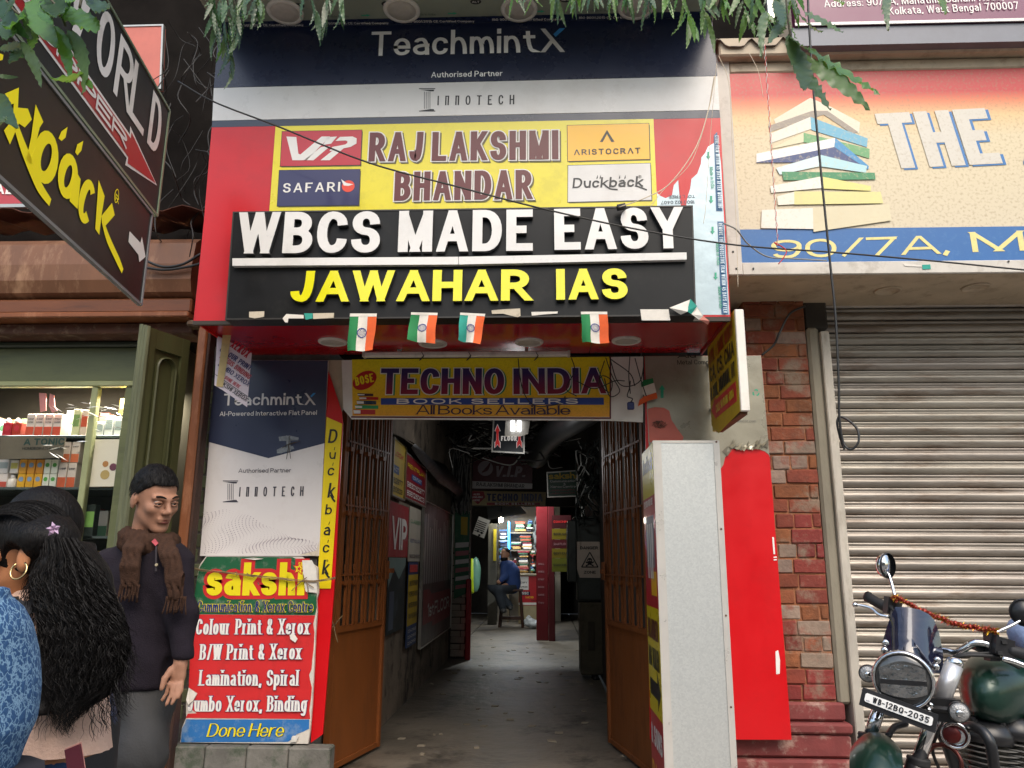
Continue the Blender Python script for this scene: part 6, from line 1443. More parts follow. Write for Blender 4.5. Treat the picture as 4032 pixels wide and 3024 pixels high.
t, put = wp('poster', 'white classes poster with blue name bands on the left wall', [cL(570, 735), cL(655, 745), cL(640, 1128), cL(558, 1122)], M('poster_white', '#bdb6a6', .5, var=.15), .006, .01)
for s, v, m in (('CLASSES', .7, m_green), ('ADITYA JAIN', .34, m_pb), ('98302 16830', .06, m_pt)): put('t', s, .08, .94, v, .07, m)
t, put = wp('poster', 'yellow and blue list poster beside the striped banner', [cL(558, 1130), cL(640, 1132), cL(600, 1720), cL(542, 1760)], M('poster_navy', '#1c3c70', .5, var=.15), .006, .012)
put('r', (0, .25, 1, .85), m_py); put('r', (.08, .88, .9, .97), m_kr, off=.002)
for i in range(4): put('t', ['ONE STOP SHOP', 'FOR EXAMS', 'NOTES BOOKS', 'ANY EXAM'][i], .1, .92, .72-.13*i, .06, m_ink, off=.003)
for i in range(3): put('t', 'COACHING', .1, .9, .17-.07*i, .035, m_lett)
t, put = wp('banner', 'dark striped banner with a red 1st FLOOR arrow on the left wall', [(1663, 1974), (1777, 2028), (1770, 2470), (1648, 2545)], M('banner_dark', '#1a1e24', .35, var=.2, dirt='#5a6068', damt=.4, dscale=4), .01, .015, fr=m_alu)
for i in range(14): put('r', (.04+i*.065, .42, .075+i*.065, random.uniform(.8, .96)), PR('stripe_grey', '#9a9a9c'))
put('p', [(.05, .14), (.32, .14), (.32, .10), (.95, .10), (1., .22), (.95, .34), (.28, .34), (.2, .38), (.05, .38)], m_pm, off=.001); put('t', '1st FLOOR', .16, .9, .18, .1, m_ltgrey, off=.004)
t, put = wp('signboard', 'red KOLKATA notice board seen through the bars of the left gate', [(1385, 1985), (1490, 1990), (1490, 2400), (1385, 2420)], m_pm, .02, .0, dx=-.25)
for s, v, h, m in (('KOLKATA', .62, .1, m_lett), ('ASK SSC RAIL', .48, .08, m_lett), ('9831 627', .36, .09, m_aye), ('P.O. MAM', .22, .07, m_ink)): put('t', s, .08, .94, v, h, m)
put('p', [(.05, .1), (.75, .1), (.75, .05), (.95, .13), (.75, .2), (.75, .15), (.05, .15)], m_lett); put('r', (.0, .44, 1, .58), m_ink, off=.0005)
# projecting whitewashed corner with cables and green poster
YCo = 10.2
cn = thing('brick_pier', 'whitewashed brick pier carrying cable bundles at the end of the left posters', 'pier', (XL, YCo, ZF))
cx0 = P(1783, 2000, YCo).x; cx1 = P(1852, 2000, YCo).x
m_wb = M('whitewashed_brick', '#a49c90', .9, var=.35, dirt='#4a4038', damt=.6, dscale=9, bump=.6, bscale=30, rnd=.15)
MB().box(XL-.1, YCo+.01, ZF, cx1-.01, YCo+.35, 3.0).build('core', m_walld, cn)
z = ZF+.03; r = 0; 
while z < 1.45:
    x = cx0; 
    while x < cx1-.02:
        w_ = min(.13 if (r+int(x*7)) % 2 else .19, cx1-x)
        if w_ > .03: brick(x+w_/2, YCo, z, w_-.01, .08, .068, [m_wb], cn, r % 5)
        x += w_
    z += .080; r += 1
zz_ = z
MB().bbox(cx0, YCo-.005, zz_, cx1, YCo+.1, 3.0, .006).build('render_face', m_wb, cn)
F10 = front(YCo-.02)
t = thing('poster', 'tattered green copy centre poster on the whitewashed pier', 'poster', P(1815, 2350, YCo-.02))
plate('sheet', F10, [cL(906, 732), cL(1014, 768), cL(1002, 1350), cL(898, 1398)], .004, M('poster_green', '#2f6a4c', .55, var=.3, dirt='#7a8a78', damt=.5), t)
for i in range(6): poly('print', F10, [cL(910, 990+i*62), cL(1006, 985+i*60), cL(1004, 1020+i*58), cL(908, 1028+i*60)], [m_ltgrey, PR('poster_pink', '#b06a70')][i % 2], t, .0018)
poly('print', F10, [cL(950, 800), cL(998, 805), cL(995, 935), cL(948, 930)], m_py, t, .0018)
rp_ = tag(MB().bbox(P(1836, 2300, YCo-.1).x, YCo-.12, ZF, P(1856, 2300, YCo-.1).x, YCo-.06, P(1840, 2280, YCo-.1).z, .008).build('red_post', M('red_post_paint', '#a01020', .35)), 'short red post at the foot of the whitewashed pier', 'post')
m_gc = M('grey_cable', '#8a8a86', .5, var=0); m_wc = M('white_cable', '#c8c8c2', .5, var=0)
mb = MB(); mc = MB()
for i in range(90):
    u0 = random.uniform(1782, 1850); pts = [P(u0+random.uniform(-12, 12), v, YCo-.03-random.random()*.06) for v in (1640, 1760, 1900, 2000+random.uniform(-60, 30))]
    (mb if i % 3 else mc).tube(spline(pts, 3), .004+.004*random.random(), 4, False)
for i in range(60):
    c = Vector((1848+random.uniform(-30, 25), 1700+random.uniform(-40, 60))); R0 = random.uniform(20, 60); ph = random.uniform(0, 6)
    pts = [P(c.x+R0*.7*math.cos(ph+k*.8), c.y+R0*math.sin(ph+k*.8), YCo-.15-random.random()*.3) for k in range(5)]; (mb if i % 2 else mc).tube(spline(pts, 4), .005, 4, False)
tag(mb.build('cable_bundle', m_cab, None, True), 'thick tangle of black cables hanging down the whitewashed pier', 'cables', kind='stuff'); tag(mc.build('cable_bundle', m_gc, None, True), 'grey cables woven through the black cable tangle', 'cables', kind='stuff')
mb = MB(); mc = MB()
for i in range(110):
    u0 = random.uniform(1830, 2200); v0 = random.uniform(1630, 1800); Y_ = random.uniform(7.5, 9.5)
    pts = [P(u0, v0, Y_), P(u0+random.uniform(-80, 80), v0+random.uniform(-50, 60), Y_+.2), P(u0+random.uniform(-160, 160), v0+random.uniform(-60, 60), Y_+.4)]
    (mb if i % 4 else mc).tube(spline(pts, 4), random.choice((.005, .008, .012)), 4, False)
tag(mb.build('cable_bundle', m_cab, None, True), 'mass of black cables strung under the passage ceiling', 'cables', kind='stuff'); tag(mc.build('cable_bundle', m_wc, None, True), 'pale cables strung under the passage ceiling', 'cables', kind='stuff')
# black sheet awning along the wall
vs = []; pts = [(545, 300), (600, 380), (680, 470), (760, 560), (830, 600), (880, 640), (905, 730)]; pu = [(430, 180), (540, 230), (640, 300), (730, 380), (830, 420), (870, 500), (905, 580)]
for a, b in zip(pts, pu): p = PX(*cL(*a), XL+.05); q = PX(*cL(*b), XL+.02); m_ = (p+q)/2+Vector((.14, 0, -.03)); vs += [p+Vector((.05, 0, 0)), m_, q]
tag(mesh('black_sheet', vs, [(3*i, 3*i+3, 3*i+4, 3*i+1) for i in range(6)]+[(3*i+1, 3*i+4, 3*i+5, 3*i+2) for i in range(6)], M('black_plastic', (.012, .012, .013), .45, var=.3, bump=.6, bscale=12), None, True), 'sagging black plastic sheet over the boards of the left wall', 'sheet')

# hanging signs and lamps deeper in the passage
def hsign(name, label, Y, corners, m, fr=None, cat='signboard', th=.02):
    F = front(Y); t = thing(name, label, cat, P(*corners[3], Y)); plate('panel', F, corners, th, m, t)
    if fr: frame('frame', F, corners, .014, .03, fr, t, .006)
    return F, t
F, t = hsign('hanging_sign', 'black FLOOR sign with two red arrows hung near the passage ceiling', 7.4, [cR(262, 60), cR(490, 80), cR(490, 345), cR(248, 332)], M('floor_sign_black', '#10141a', .35), m_alu)
for x in (293, 452):
    for g, m, o in ((5, m_ltgrey, .002), (0, m_kr, .0032)): poly('arrow', F, [cR(x, 135-g*1.6), cR(x+18+g, 180), cR(x+8, 182), cR(x+8+g*.4, 245), cR(x+17+g, 262), cR(x+17+g, 300+g), cR(x, 275+g), cR(x-17-g, 300+g), cR(x-17-g, 262), cR(x-8-g*.4, 245), cR(x-8, 182), cR(x-18-g, 180)], m, t, o)
text('lettering', F, 'FLOOR', cR(318, 250), cR(434, 252), 19, m_lett, t, .26, sp=.1, off=.003)
# fluorescent fitting hanging in front of it
lf = thing('tube_lamp', 'grimy hanging lamp fitting with two short glowing tubes before the FLOOR sign', 'lamp', P(2037, 1710, 6.9)); Fq = front(6.9)
plate('reflector', Fq, [cR(352, 90), cR(528, 108), cR(515, 195), cR(455, 215), cR(345, 215)], .03, M('grimy_reflector', '#7a756c', .5, .2, var=.4, scale=12), lf)
m_tube = M('glowing_tube', '#f4f8ff', .3, var=0, emit=5)
for x in (404, 450):
    a = P(*cR(x, 98), 6.86); b = P(*cR(x, 180), 6.86); MB().tube([a, b], .016, 10).build('tube', m_tube, lf, True)
F, t = hsign('signboard', 'maroon luggage board with a globe emblem hung across the passage', 10.9, [cR(118, 350), cR(548, 375), cR(545, 600), cR(104, 600)], M('board_maroon2', '#5a0f1c', .4, var=.15))
poly('print', F, [cR(105, 542), cR(546, 560), cR(545, 598), cR(104, 596)], m_ltgrey, t, .002); text('lettering', F, 'RAJLAKSHMI BHANDAR', cR(140, 578), cR(488, 594), 15, m_ink, t, .16, sp=.1, off=.003)
text('lettering', F, 'V.I.P.', cR(268, 510), cR(490, 514), 42, PR('sign_pale', '#a89aa0'), t, .26, sp=.1, slant=.2, off=.003)
disc('emblem', F, cR(205, 450), 30, PR('sign_pale', '#a89aa0'), t, .002); stroke('emblem_stroke', F, [cR(180, 480), cR(215, 455), cR(240, 410)], .05, _mats['board_maroon2'], t, .0035, taper=(.3, 1, .3))
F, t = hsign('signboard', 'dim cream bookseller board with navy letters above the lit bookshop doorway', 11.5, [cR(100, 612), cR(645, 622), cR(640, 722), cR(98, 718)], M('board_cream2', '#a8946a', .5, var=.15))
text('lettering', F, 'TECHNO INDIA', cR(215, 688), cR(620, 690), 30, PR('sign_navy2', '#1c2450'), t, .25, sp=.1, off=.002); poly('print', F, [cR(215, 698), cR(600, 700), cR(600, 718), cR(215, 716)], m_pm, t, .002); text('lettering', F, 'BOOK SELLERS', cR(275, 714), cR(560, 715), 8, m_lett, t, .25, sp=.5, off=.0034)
poly('print', F, [cR(105, 615), cR(192, 618), cR(205, 660), cR(150, 712), cR(98, 665)], m_pm, t, .002)
for s, v in (('ALSO', 645), ('AVAILABLE', 665), ('HERE', 688)): text('lettering', F, s, cR(118 if s != 'AVAILABLE' else 102, v), cR(165 if s != 'AVAILABLE' else 186, v), 7, m_lett, t, .2, sp=.1, off=.0034)
F, t = hsign('signboard', 'green copy centre board hanging on the right of the passage', 9.6, [cR(648, 478), cR(875, 462), cR(875, 655), cR(655, 662)], M('board_green2', '#14482c', .4, var=.15), m_alu)
text('lettering', F, 'sakshi', cR(665, 530), cR(870, 522), 25, m_py, t, .22, sp=.06, off=.002)
for s, v in (('Communication', 552), ('&', 572), ('Xerox Centre', 592)): text('lettering', F, s, cR(676 if s != '&' else 775, v), cR(862 if s != '&' else 788, v-3), 9, m_ltgrey, t, .18, sp=.08, off=.002)
for v in (610, 632): text('lettering', F, 'LAMINATION SPIRAL', cR(672, v+8), cR(860, v), 7, PR('dull_red', '#8a3a30'), t, .18, sp=.08, off=.002)
F, t = hsign('paper_notice', 'white paper notice hanging tilted at the left of the lit bookshop', 12.2, [cR(158, 798), cR(240, 828), cR(195, 958), cR(112, 925)], m_pw, cat='notice', th=.003)
for i in range(6): stroke('lettering', F, [cR(150-i*5, 828+i*14), cR(215-i*5, 852+i*14)], .014, m_ink, t, .002, n=1)
for (x, y) in ((150, 905), (178, 918), (160, 935)): disc('print', F, cR(x, y), 4.5, m_ink, t, .002)

tag(MB().box(-2.5, 11.56, 2.15, 1.5, 11.62, 3.0).build('shade_board', m_walld), 'added dark board shading the passage floor, behind the dim cream board', 'shade_board')  # added board, cuts the passage light so the front floor stays dark
# the bookshop at the end
YD = 16.2; KS = lambda x, y, Y=YD: P(*cR(x, y), Y)
m_wood = M('shop_wood', '#8c7f68', .6, var=.2); m_wdk = M('dark_shop_wood', '#3a2a1e', .6, var=.3)
bs2 = thing('bookshelf', 'brightly lit shelves of the bookshop at the end of the passage', 'shelf', (KS(470, 1520).x, YD, ZF))
a, b = KS(290, 830), KS(575, 1210)
MB().box(a.x, YD+.4, ZF, b.x+.5, YD+.44, 2.7).build('back_panel', M('shelf_back', '#9a9284', .7), bs2)
for v in (912, 1040, 1212): z_ = KS(400, v).z; MB().box(KS(385, v).x, YD, z_-.03, b.x+.3, YD+.4, z_).build('shelf_board', m_wood, bs2)
MB().box(KS(378, 900).x-.03, YD-.01, ZF, KS(378, 900).x, YD+.4, KS(378, 830).z).build('upright', m_wood, bs2)
cols = ['#b05a40', '#d8d4c8', '#4a6f9a', '#5a8a6a', '#c9a05a', '#9a3a44', '#e4e0d4', '#4a4a5a', '#c8c2b0', '#8aa8b8']
ORD = 'lowest second third fourth fifth sixth seventh eighth ninth tenth eleventh twelfth thirteenth fourteenth fifteenth sixteenth seventeenth eighteenth nineteenth twentieth'.split()+['%dth' % k for k in range(21, 60)]
bkm = [M('book_cover_%s' % c[1:], c, .4, var=.05) for c in cols]
def stack(x0, x1, v0, v1, lab, dark=False):
    z_ = KS(x0, v1).z; zt_ = KS(x0, v0).z; i = 0
    while z_ < zt_-.01:
        h = random.uniform(.02, .042); xx0 = KS(x0, v1).x+random.uniform(0, .05); xx1 = KS(x1, v1).x-random.uniform(0, .06); yy = YD+random.uniform(-.03, .03)
        o = MB().bbox(xx0, yy, z_, xx1, yy+.25, min(z_+h, zt_), .004).build('book', random.choice(bkm if not dark else [bkm[2], bkm[7], bkm[3], bkm[1]])); tag(o, ORD[i]+' book from the bottom of the '+lab, 'book', 'piled books in the lit shop'); z_ += h+.002; i += 1
stack(412, 500, 835, 905, 'left pile on the upper lit shelf'); stack(503, 555, 822, 905, 'right blue pile on the upper lit shelf', True)
stack(445, 545, 935, 985, 'pile crowning the second lit shelf'); stack(388, 465, 985, 1036, 'left pile on the second lit shelf'); stack(468, 550, 985, 1036, 'right pile on the second lit shelf')
stack(438, 525, 1042, 1205, 'tall pile on the third lit shelf'); stack(528, 572, 1045, 1205, 'narrow right pile on the third lit shelf'); stack(398, 436, 1105, 1205, 'low pile behind the seated man')
stack(298, 370, 895, 1140, 'dark tall pile beside the blue tube', True)
ct = thing('counter', 'small shop counter pasted with adverts below the lit shelves', 'counter', KS(510, 1520)); F = front(YD-.35)
c0_, c1_ = F.loc(*cR(445, 1230)), F.loc(*cR(578, 1525)); MB().bbox(c0_[0], YD-.35, ZF, c1_[0]+.1, YD-.02, c0_[1], .01).build('body', M('counter_cream', '#a89a78', .6, var=.2), ct)
MB().bbox(c0_[0]-.02, YD-.38, c0_[1], c1_[0]+.12, YD+.02, c0_[1]+.04, .008).build('top', m_wood, ct)
poly('advert', F, [cR(447, 1232), cR(576, 1232), cR(576, 1445), cR(447, 1445)], PR('advert_red', '#b02028'), ct, .002); poly('advert', F, [cR(450, 1235), cR(518, 1235), cR(518, 1332), cR(450, 1332)], m_lett, ct, .0035)
for s, x0_, x1_, v, h, m in (('COPY', 460, 508, 1285, 7, m_ink), ('APRON', 458, 510, 1316, 6, m_ink), ('SSC', 470, 520, 1365, 10, m_lett), ('MOB', 497, 555, 1393, 8, m_aye), ('H.O', 540, 574, 1414, 6, m_ink)): 
    if s == 'SSC': poly('advert', F, [cR(455, 1345), cR(530, 1345), cR(530, 1370), cR(455, 1370)], m_navy, ct, .0035)
    text('lettering', F, s, cR(x0_, v), cR(x1_, v), h, m, ct, .24, sp=.1, off=.005)
poly('advert', F, [cR(447, 1424), cR(576, 1424), cR(576, 1441), cR(447, 1441)], m_lett, ct, .0035)
# neon tube, bulb
nb = tag(MB().tube([KS(376, 838, 16.0), KS(376, 1036, 16.0)], .018, 8).build('neon_tube', M('neon_blue', '#2a9cff', .3, var=0, emit=9), None, True), 'bright blue vertical neon tube on the shelf upright', 'lamp')
bl = thing('light_bulb', 'glowing round white bulb hanging at the bookshop front', 'lamp', KS(318, 825, 15.2)); c = KS(318, 825, 15.2)
MB().lathe((c.x, c.y, c.z-.045), (0, 0, 1), [(.003, 0), (.03, .006), (.045, .03), (.045, .06), (.03, .085), (.016, .1)], 16).build('bulb', M('glowing_bulb', '#fff6e0', .3, var=0, emit=60), bl, True); MB().tube([(c.x, c.y, c.z+.05), (c.x+.02, c.y, c.z+.5)], .008, 6).build('cord', m_cab, bl)
for nm, loc, e, col, sz in (('bookshop_light', (KS(420, 760).x, 15.75, 2.3), 15, (.92, .97, 1), .7), ('passage_light', (-.35, 12.2, 2.68), 34, (.95, 1, .98), .16)):
    l = bpy.data.lights.new(nm, 'AREA'); l.energy = e; l.color = col; l.size = sz; o = bpy.data.objects.new(nm, l); COL.objects.link(o); o.location = loc
l = bpy.data.lights.new('tube_glow', 'POINT'); l.energy = 5; l.shadow_soft_size = .1; o = bpy.data.objects.new('tube_glow', l); COL.objects.link(o); o.location = P(2030, 1815, 6.85)
# metal hood over the shop, yellow strip, side partition
aw = tag(mesh('awning', [KS(215, 735, 15.6), KS(460, 740, 15.4), KS(500, 780, 15.2), KS(350, 800, 15.0), KS(225, 825, 15.0)]+[q+Vector((0, .02, .03)) for q in (KS(215, 735, 15.6), KS(460, 740, 15.4), KS(500, 780, 15.2), KS(350, 800, 15.0), KS(225, 825, 15.0))], [(0, 1, 2, 3, 4), (9, 8, 7, 6, 5)]+[(i, (i+1) % 5, (i+1) % 5+5, i+5) for i in range(5)], m_alu), 'pale metal hood over the lit bookshop doorway', 'awning')
pt2 = tag(MB().box(KS(225, 1100, 15.6).x, 15.6, ZF, KS(290, 1100, 15.6).x, 15.66, KS(225, 850, 15.6).z).build('partition', M('partition_grey', '#5c5a52', .7, var=.3)), 'grey side partition left of the seated man', 'partition')
tag(MB().box(KS(264, 900, 15.5).x, 15.5, KS(264, 1120, 15.5).z, KS(285, 900, 15.5).x, 15.53, KS(264, 890, 15.5).z).build('yellow_strip', M('yellow_cloth', '#c8b820', .5)), 'yellow strip hanging by the bookshop partition', 'cloth')
# far left: hanging bags
for i, (x, y, c) in enumerate(((108, 1230, '#a8c020'), (135, 1220, '#5f8a78'))):
    p = KS(x, y, 13.6); tag(sdf_mesh('hanging_bag', lambda q, p=p: s_ell(q, (p.x, p.y, p.z), (.09, .08, .3))+wob(q, .08)*.015, (p.x-.15, p.y-.15, p.z-.4), (p.x+.15, p.y+.15, p.z+.4), .03, M('bag_'+c[1:], c, .4)), ['lime green bag hanging in the dark at the far left', 'grey green bag hanging beside the lime one'][i], 'bag')
# red pillar
ra, rb = P(2112, 2480, 12.6), P(2186, 2480, 12.6)
rpl = thing('red_pillar', 'dark red square pillar with faint white lettering beside the bookshop', 'pillar', ((ra.x+rb.x)/2, 12.8, ZF)); m_rp = M('red_pillar_paint', '#5a0c14', .4, var=.15)
MB().bbox(ra.x, 12.6, ZF, P(2160, 2480, 12.6).x, 13.0, 2.6, .01).build('shaft', m_rp, rpl); MB().bbox(P(2160, 2480, 12.6).x+.002, 12.5, ZF, rb.x, 12.62, 2.6, .01).build('face_strip', M('red_pillar_dark', '#4a0a12', .4), rpl)
for i, s in enumerate(('MALL', 'BUSINESS', 'STUDY', 'BOOK', 'SERVICE', 'Copy')): text('lettering', front(12.6), s, cR(588, 1150+i*56), cR(632, 1150+i*56), 7, PR('faint_white', '#8a6468'), rpl, .2, sp=.1, off=.002)
# plastic cover hanging and crumpled carrier bag on the floor
p = P(2117, 2115, 13.5); tag(sdf_mesh('plastic_cover', lambda q: np.maximum(s_ell(q, (p.x, p.y, p.z), (.09, .06, .40)), -s_ell(q, (p.x, p.y, p.z-.06), (.075, .045, .40)))+wob(q, .05)*.008, (p.x-.14, p.y-.12, p.z-.5), (p.x+.14, p.y+.12, p.z+.5), .02, M('clear_cover', '#a8aeb0', .2, var=.1, alpha=.8)), 'grey plastic garment cover hanging beside the red pillar', 'plastic cover')
p = PZ(2108, 2475, ZF); tag(sdf_mesh('carrier_bag', lambda q: smin(s_ell(q, (p.x, p.y, ZF+.08), (.20, .14, .075)), s_ell(q, (p.x-.13, p.y, ZF+.14), (.07, .06, .075)), .05)+wob(q, .035)*.022+wob(q, .016, 3)*.008, (p.x-.3, p.y-.25, ZF+.004), (p.x+.3, p.y+.25, ZF+.28), .014, M('white_polythene', '#c9ccce', .3, var=.1, trans=.2)), 'crumpled white polythene bag lying on the passage floor', 'bag')
# sign stack on the dark right side
F = front(12.4)
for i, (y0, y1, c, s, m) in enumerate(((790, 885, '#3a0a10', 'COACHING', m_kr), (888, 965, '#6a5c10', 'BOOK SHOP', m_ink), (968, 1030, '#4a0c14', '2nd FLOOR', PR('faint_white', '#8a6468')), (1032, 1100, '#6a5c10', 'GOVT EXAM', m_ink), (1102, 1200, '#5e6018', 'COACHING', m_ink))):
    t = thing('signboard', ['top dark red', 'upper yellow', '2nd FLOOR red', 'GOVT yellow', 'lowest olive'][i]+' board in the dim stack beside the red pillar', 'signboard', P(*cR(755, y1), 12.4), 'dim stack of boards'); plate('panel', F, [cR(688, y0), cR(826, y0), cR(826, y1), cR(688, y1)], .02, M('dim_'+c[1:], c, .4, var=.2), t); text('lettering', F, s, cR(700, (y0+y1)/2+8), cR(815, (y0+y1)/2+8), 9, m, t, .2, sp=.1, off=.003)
# electric box, danger notice
YE = 8.6; FE = front(YE); ea, eb = cR(868, 812), cR(1058, 812)
eb_ = thing('electric_box', 'dark grey steel meter box with DANGER ZONE notice on the right wall', 'electric box', P(2320, 2370, YE)); m_es = M('meter_box_grey', '#414743', .5, .2, var=.25, dirt='#15181a', damt=.5, dscale=4)
x0_, x1_ = P(*cR(868, 900), YE).x, P(*cR(1058, 900), YE).x; z0_, z1_ = P(2320, *[cR(0, 1418)[1]], YE).z, P(2320, cR(0, 812)[1], YE).z
MB().bbox(x0_, YE, z0_, x1_, YE+.4, z1_, .01).build('case', m_es, eb_); MB().bbox(x0_+.015, YE-.015, z0_+.02, x1_-.015, YE-.001, z1_-.02, .006).build('door', m_es, eb_); MB().bbox(x0_-.03, YE-.03, z1_, x1_+.02, YE+.4, z1_+.02, .004).build('rain_lip', m_es, eb_)
MB().bbox(x0_-.10, YE+.05, z0_+.2, x0_-.004, YE+.4, z1_-.02, .01).build('side_case', m_es, eb_)
dz = thing('notice', 'creased white DANGER ZONE notice with skull and crossbones on the meter box', 'notice', P(2322, 2275, YE-.02)); FZ = front(YE-.022)
plate('sheet', FZ, [cR(870, 982), cR(1030, 982), cR(1052, 1005), cR(1058, 1245), cR(890, 1243), cR(870, 1180)], .002, M('notice_paper', '#cdbfb0', .7, var=.12, dirt='#9a8068', damt=.4, dscale=12), dz)
text('lettering', FZ, 'DANGER', cR(892, 1038), cR(1022, 1038), 12, m_ink, dz, .24, sp=.1, off=.002); text('lettering', FZ, 'ZONE', cR(920, 1214), cR(1006, 1214), 11, m_ink, dz, .24, sp=.1, off=.002)
tri = [(962, 1058), (1022, 1166), (903, 1166)]
mb = MB()
for i in range(3): mb.tube([FZ.pt(*FZ.loc(*cR(*tri[i])), .002), FZ.pt(*FZ.loc(*cR(*tri[(i+1) % 3])), .002)], .006, 6)
mb.build('triangle_outline', m_ink, dz)
disc('skull', FZ, cR(962, 1118), 10, m_ink, dz, .002); poly('skull_jaw', FZ, [cR(952, 1128), cR(972, 1128), cR(970, 1146), cR(954, 1146)], m_ink, dz, .0026)
for x in (955, 969): disc('eye_socket', FZ, cR(x, 1119), 2.6, _mats['notice_paper'], dz, .0036, 10)
for s in (-1, 1): stroke('crossbone', FZ, [cR(962-30*s, 1128), cR(962+28*s, 1158)], .014, m_ink, dz, .0031, n=1)
bx_ = thing('wooden_cabinet', 'battered pale wooden cabinet under the meter box on the right', 'cabinet', P(2335, 2655, YE-.1)); zz0 = P(2335, 2660, YE-.1).z
MB().bbox(x0_+.02, YE-.08, zz0, x1_+.02, YE+.35, z0_-.006, .012).build('carcass', M('battered_wood', '#57503f', .8, var=.5, scale=5, dirt='#2a251c', damt=.7, dscale=5), bx_); MB().bbox(x0_+.10, YE-.092, zz0+.25, x1_-.12, YE-.081, z0_-.2, .006).build('panel', M('battered_wood_dark', '#40392c', .8, var=.5), bx_)
MB().tube([(x1_-.12, YE-.02, zz0), (x1_-.10, YE-.05, ZF)], .035, 8).build('leg', M('black_post', (.012, .012, .012), .6), bx_)
sw = tag(MB().bbox(x1_+.03, YE-.05, P(2380, 2540, YE-.05).z, x1_+.07, YE-.02, P(2380, 2510, YE-.05).z, .006).build('switch', m_cream), 'small cream switch beside the battered cabinet', 'switch')
mb = MB(); mc = MB()
for i in range(60):
    u0 = random.uniform(2270, 2380); v0 = random.uniform(1700, 1990); pts = [P(u0, v0, YE-random.random()*.3)]
    for k in range(3): u0 += random.uniform(-40, 40); v0 += random.uniform(-20, 80); pts.append(P(min(max(u0, 2268), 2385), v0, YE-random.random()*.4))
    (mc if i % 7 == 0 else mb).tube(spline(pts, 4), random.choice((.005, .008)), 4, False)
for i in range(12): mb.bbox(P(2290+i*7, 1900, YE).x, YE-.1-.02*(i % 3), P(2290, 1860+30*(i % 4), YE).z-.05, P(2290+i*7, 1900, YE).x+.05, YE, P(2290, 1860+30*(i % 4), YE).z+.03)
tag(mb.build('cable_bundle', M('dark_green_cable', (.03, .038, .034), .5, var=0), None, True), 'dark cables and fuse holders above the meter box', 'cables', kind='stuff'); tag(mc.build('cable_bundle', m_wc, None, True), 'few white cables hanging above the meter box', 'cables', kind='stuff')
mb = MB()
for i in range(60):
    x, y = random.uniform(-1.15, .55), random.uniform(5.2, 13); mb.obox((x, y, ZF+.004), (random.uniform(.006, .03), random.uniform(-.01, .01), 0), (random.uniform(-.01, .01), random.uniform(.006, .02), .002), (0, 0, .003))
tag(mb.build('litter', M('floor_litter', '#8a8070', .8)), 'scraps of paper and grit scattered over the passage floor', 'litter', kind='stuff')
# big black duct under the ceiling
tag(MB().tube(spline([P(2110, 1800, 8.5), P(2150, 1740, 8.0), P(2200, 1690, 7.4), P(2280, 1640, 6.8), P(2400, 1560, 6.2)], 6), .13, 14).build('duct', M('black_duct', (.015, .015, .016), .4, var=.2), None, True), 'fat black duct curving up to the ceiling on the right of the passage', 'duct')

# ================================================================== MOTORCYCLE
cB = lambda x, y, Y: P(3032+x/1.795, 2100+y/1.795, Y)
m_chr = M('chrome', (.75, .75, .76), .12, 1., var=.08, scale=20); m_rub = M('black_rubber', (.014, .014, .015), .6, var=.2); m_sat = M('satin_black', (.02, .02, .022), .35, .2, var=.15)
m_bg = M('dark_green_enamel', '#0e2f25', .34, .3, var=.15, scale=4, coat=.35, dirt='#2c4a40', damt=.15); m_steel = M('engine_steel', (.32, .31, .29), .4, .8, var=.25, scale=20, dirt='#3a3028', damt=.4, dscale=20)
mo = thing('motorcycle', 'dark green retro motorcycle with a tinted fly screen parked before the roller shutter', 'motorcycle', (1.75, 2.9, .0))
def tb_(nm, pts, r, m, sp=5, n=10): return MB().tube(spline([cB(*p) for p in pts], sp), r, n).build(nm, m, mo, True)
def lt(nm, c, ax, prof, m, par=None, n=28, cap=True): return MB().lathe(c, ax, prof, n, cap).build(nm, m, par or mo, True)
AX = Vector((-.42, -.90, -.06)).normalized()
# headlight
hc_ = cB(940, 1035, 2.62); R = .082
lt('headlight_shell', hc_, -AX, [(R*.98, 0), (R*1.03, .02), (R*.98, .06), (R*.75, .11), (R*.3, .13), (.001, .132)], m_sat)
hl = lt('headlight', hc_, AX, [(R*1.08, -.012), (R*1.10, .0), (R*1.06, .012), (R*.99, .014), (R*.97, .004)], m_chr, cap=False)
lens = lt('lens', hc_+AX*.003, AX, [(R*.97, 0), (R*.9, .006), (R*.6, .011), (.001, .014)], M('headlight_glass', (.07, .07, .07), .06, .3, var=.5, scale=18, coat=1.), hl, cap=False)
rt = AX.cross(Vector((0, 0, 1))).normalized(); up_ = rt.cross(AX)
for k, (a0, a1, m) in enumerate(((.02, .62, M('lens_chrome', (.55, .55, .55), .14, 1., var=.5, scale=25, bump=.9, bscale=30)), (-.16, .02, m_sat), (-.62, -.16, _mats['lens_chrome']))):
    pts = []; 
    for t in np.linspace(-.8, .8, 9): pts.append(hc_+AX*.017+rt*(R*t)+up_*(R*a1*math.sqrt(max(0, 1-t*t*.8))))
    for t in np.linspace(.8, -.8, 9): pts.append(hc_+AX*.017+rt*(R*t)+up_*(R*a0*(1 if abs(a0) < .2 else math.sqrt(1-t*t*.8))))
    mesh('reflector_band', pts, [tuple(range(len(pts)))], m, hl)
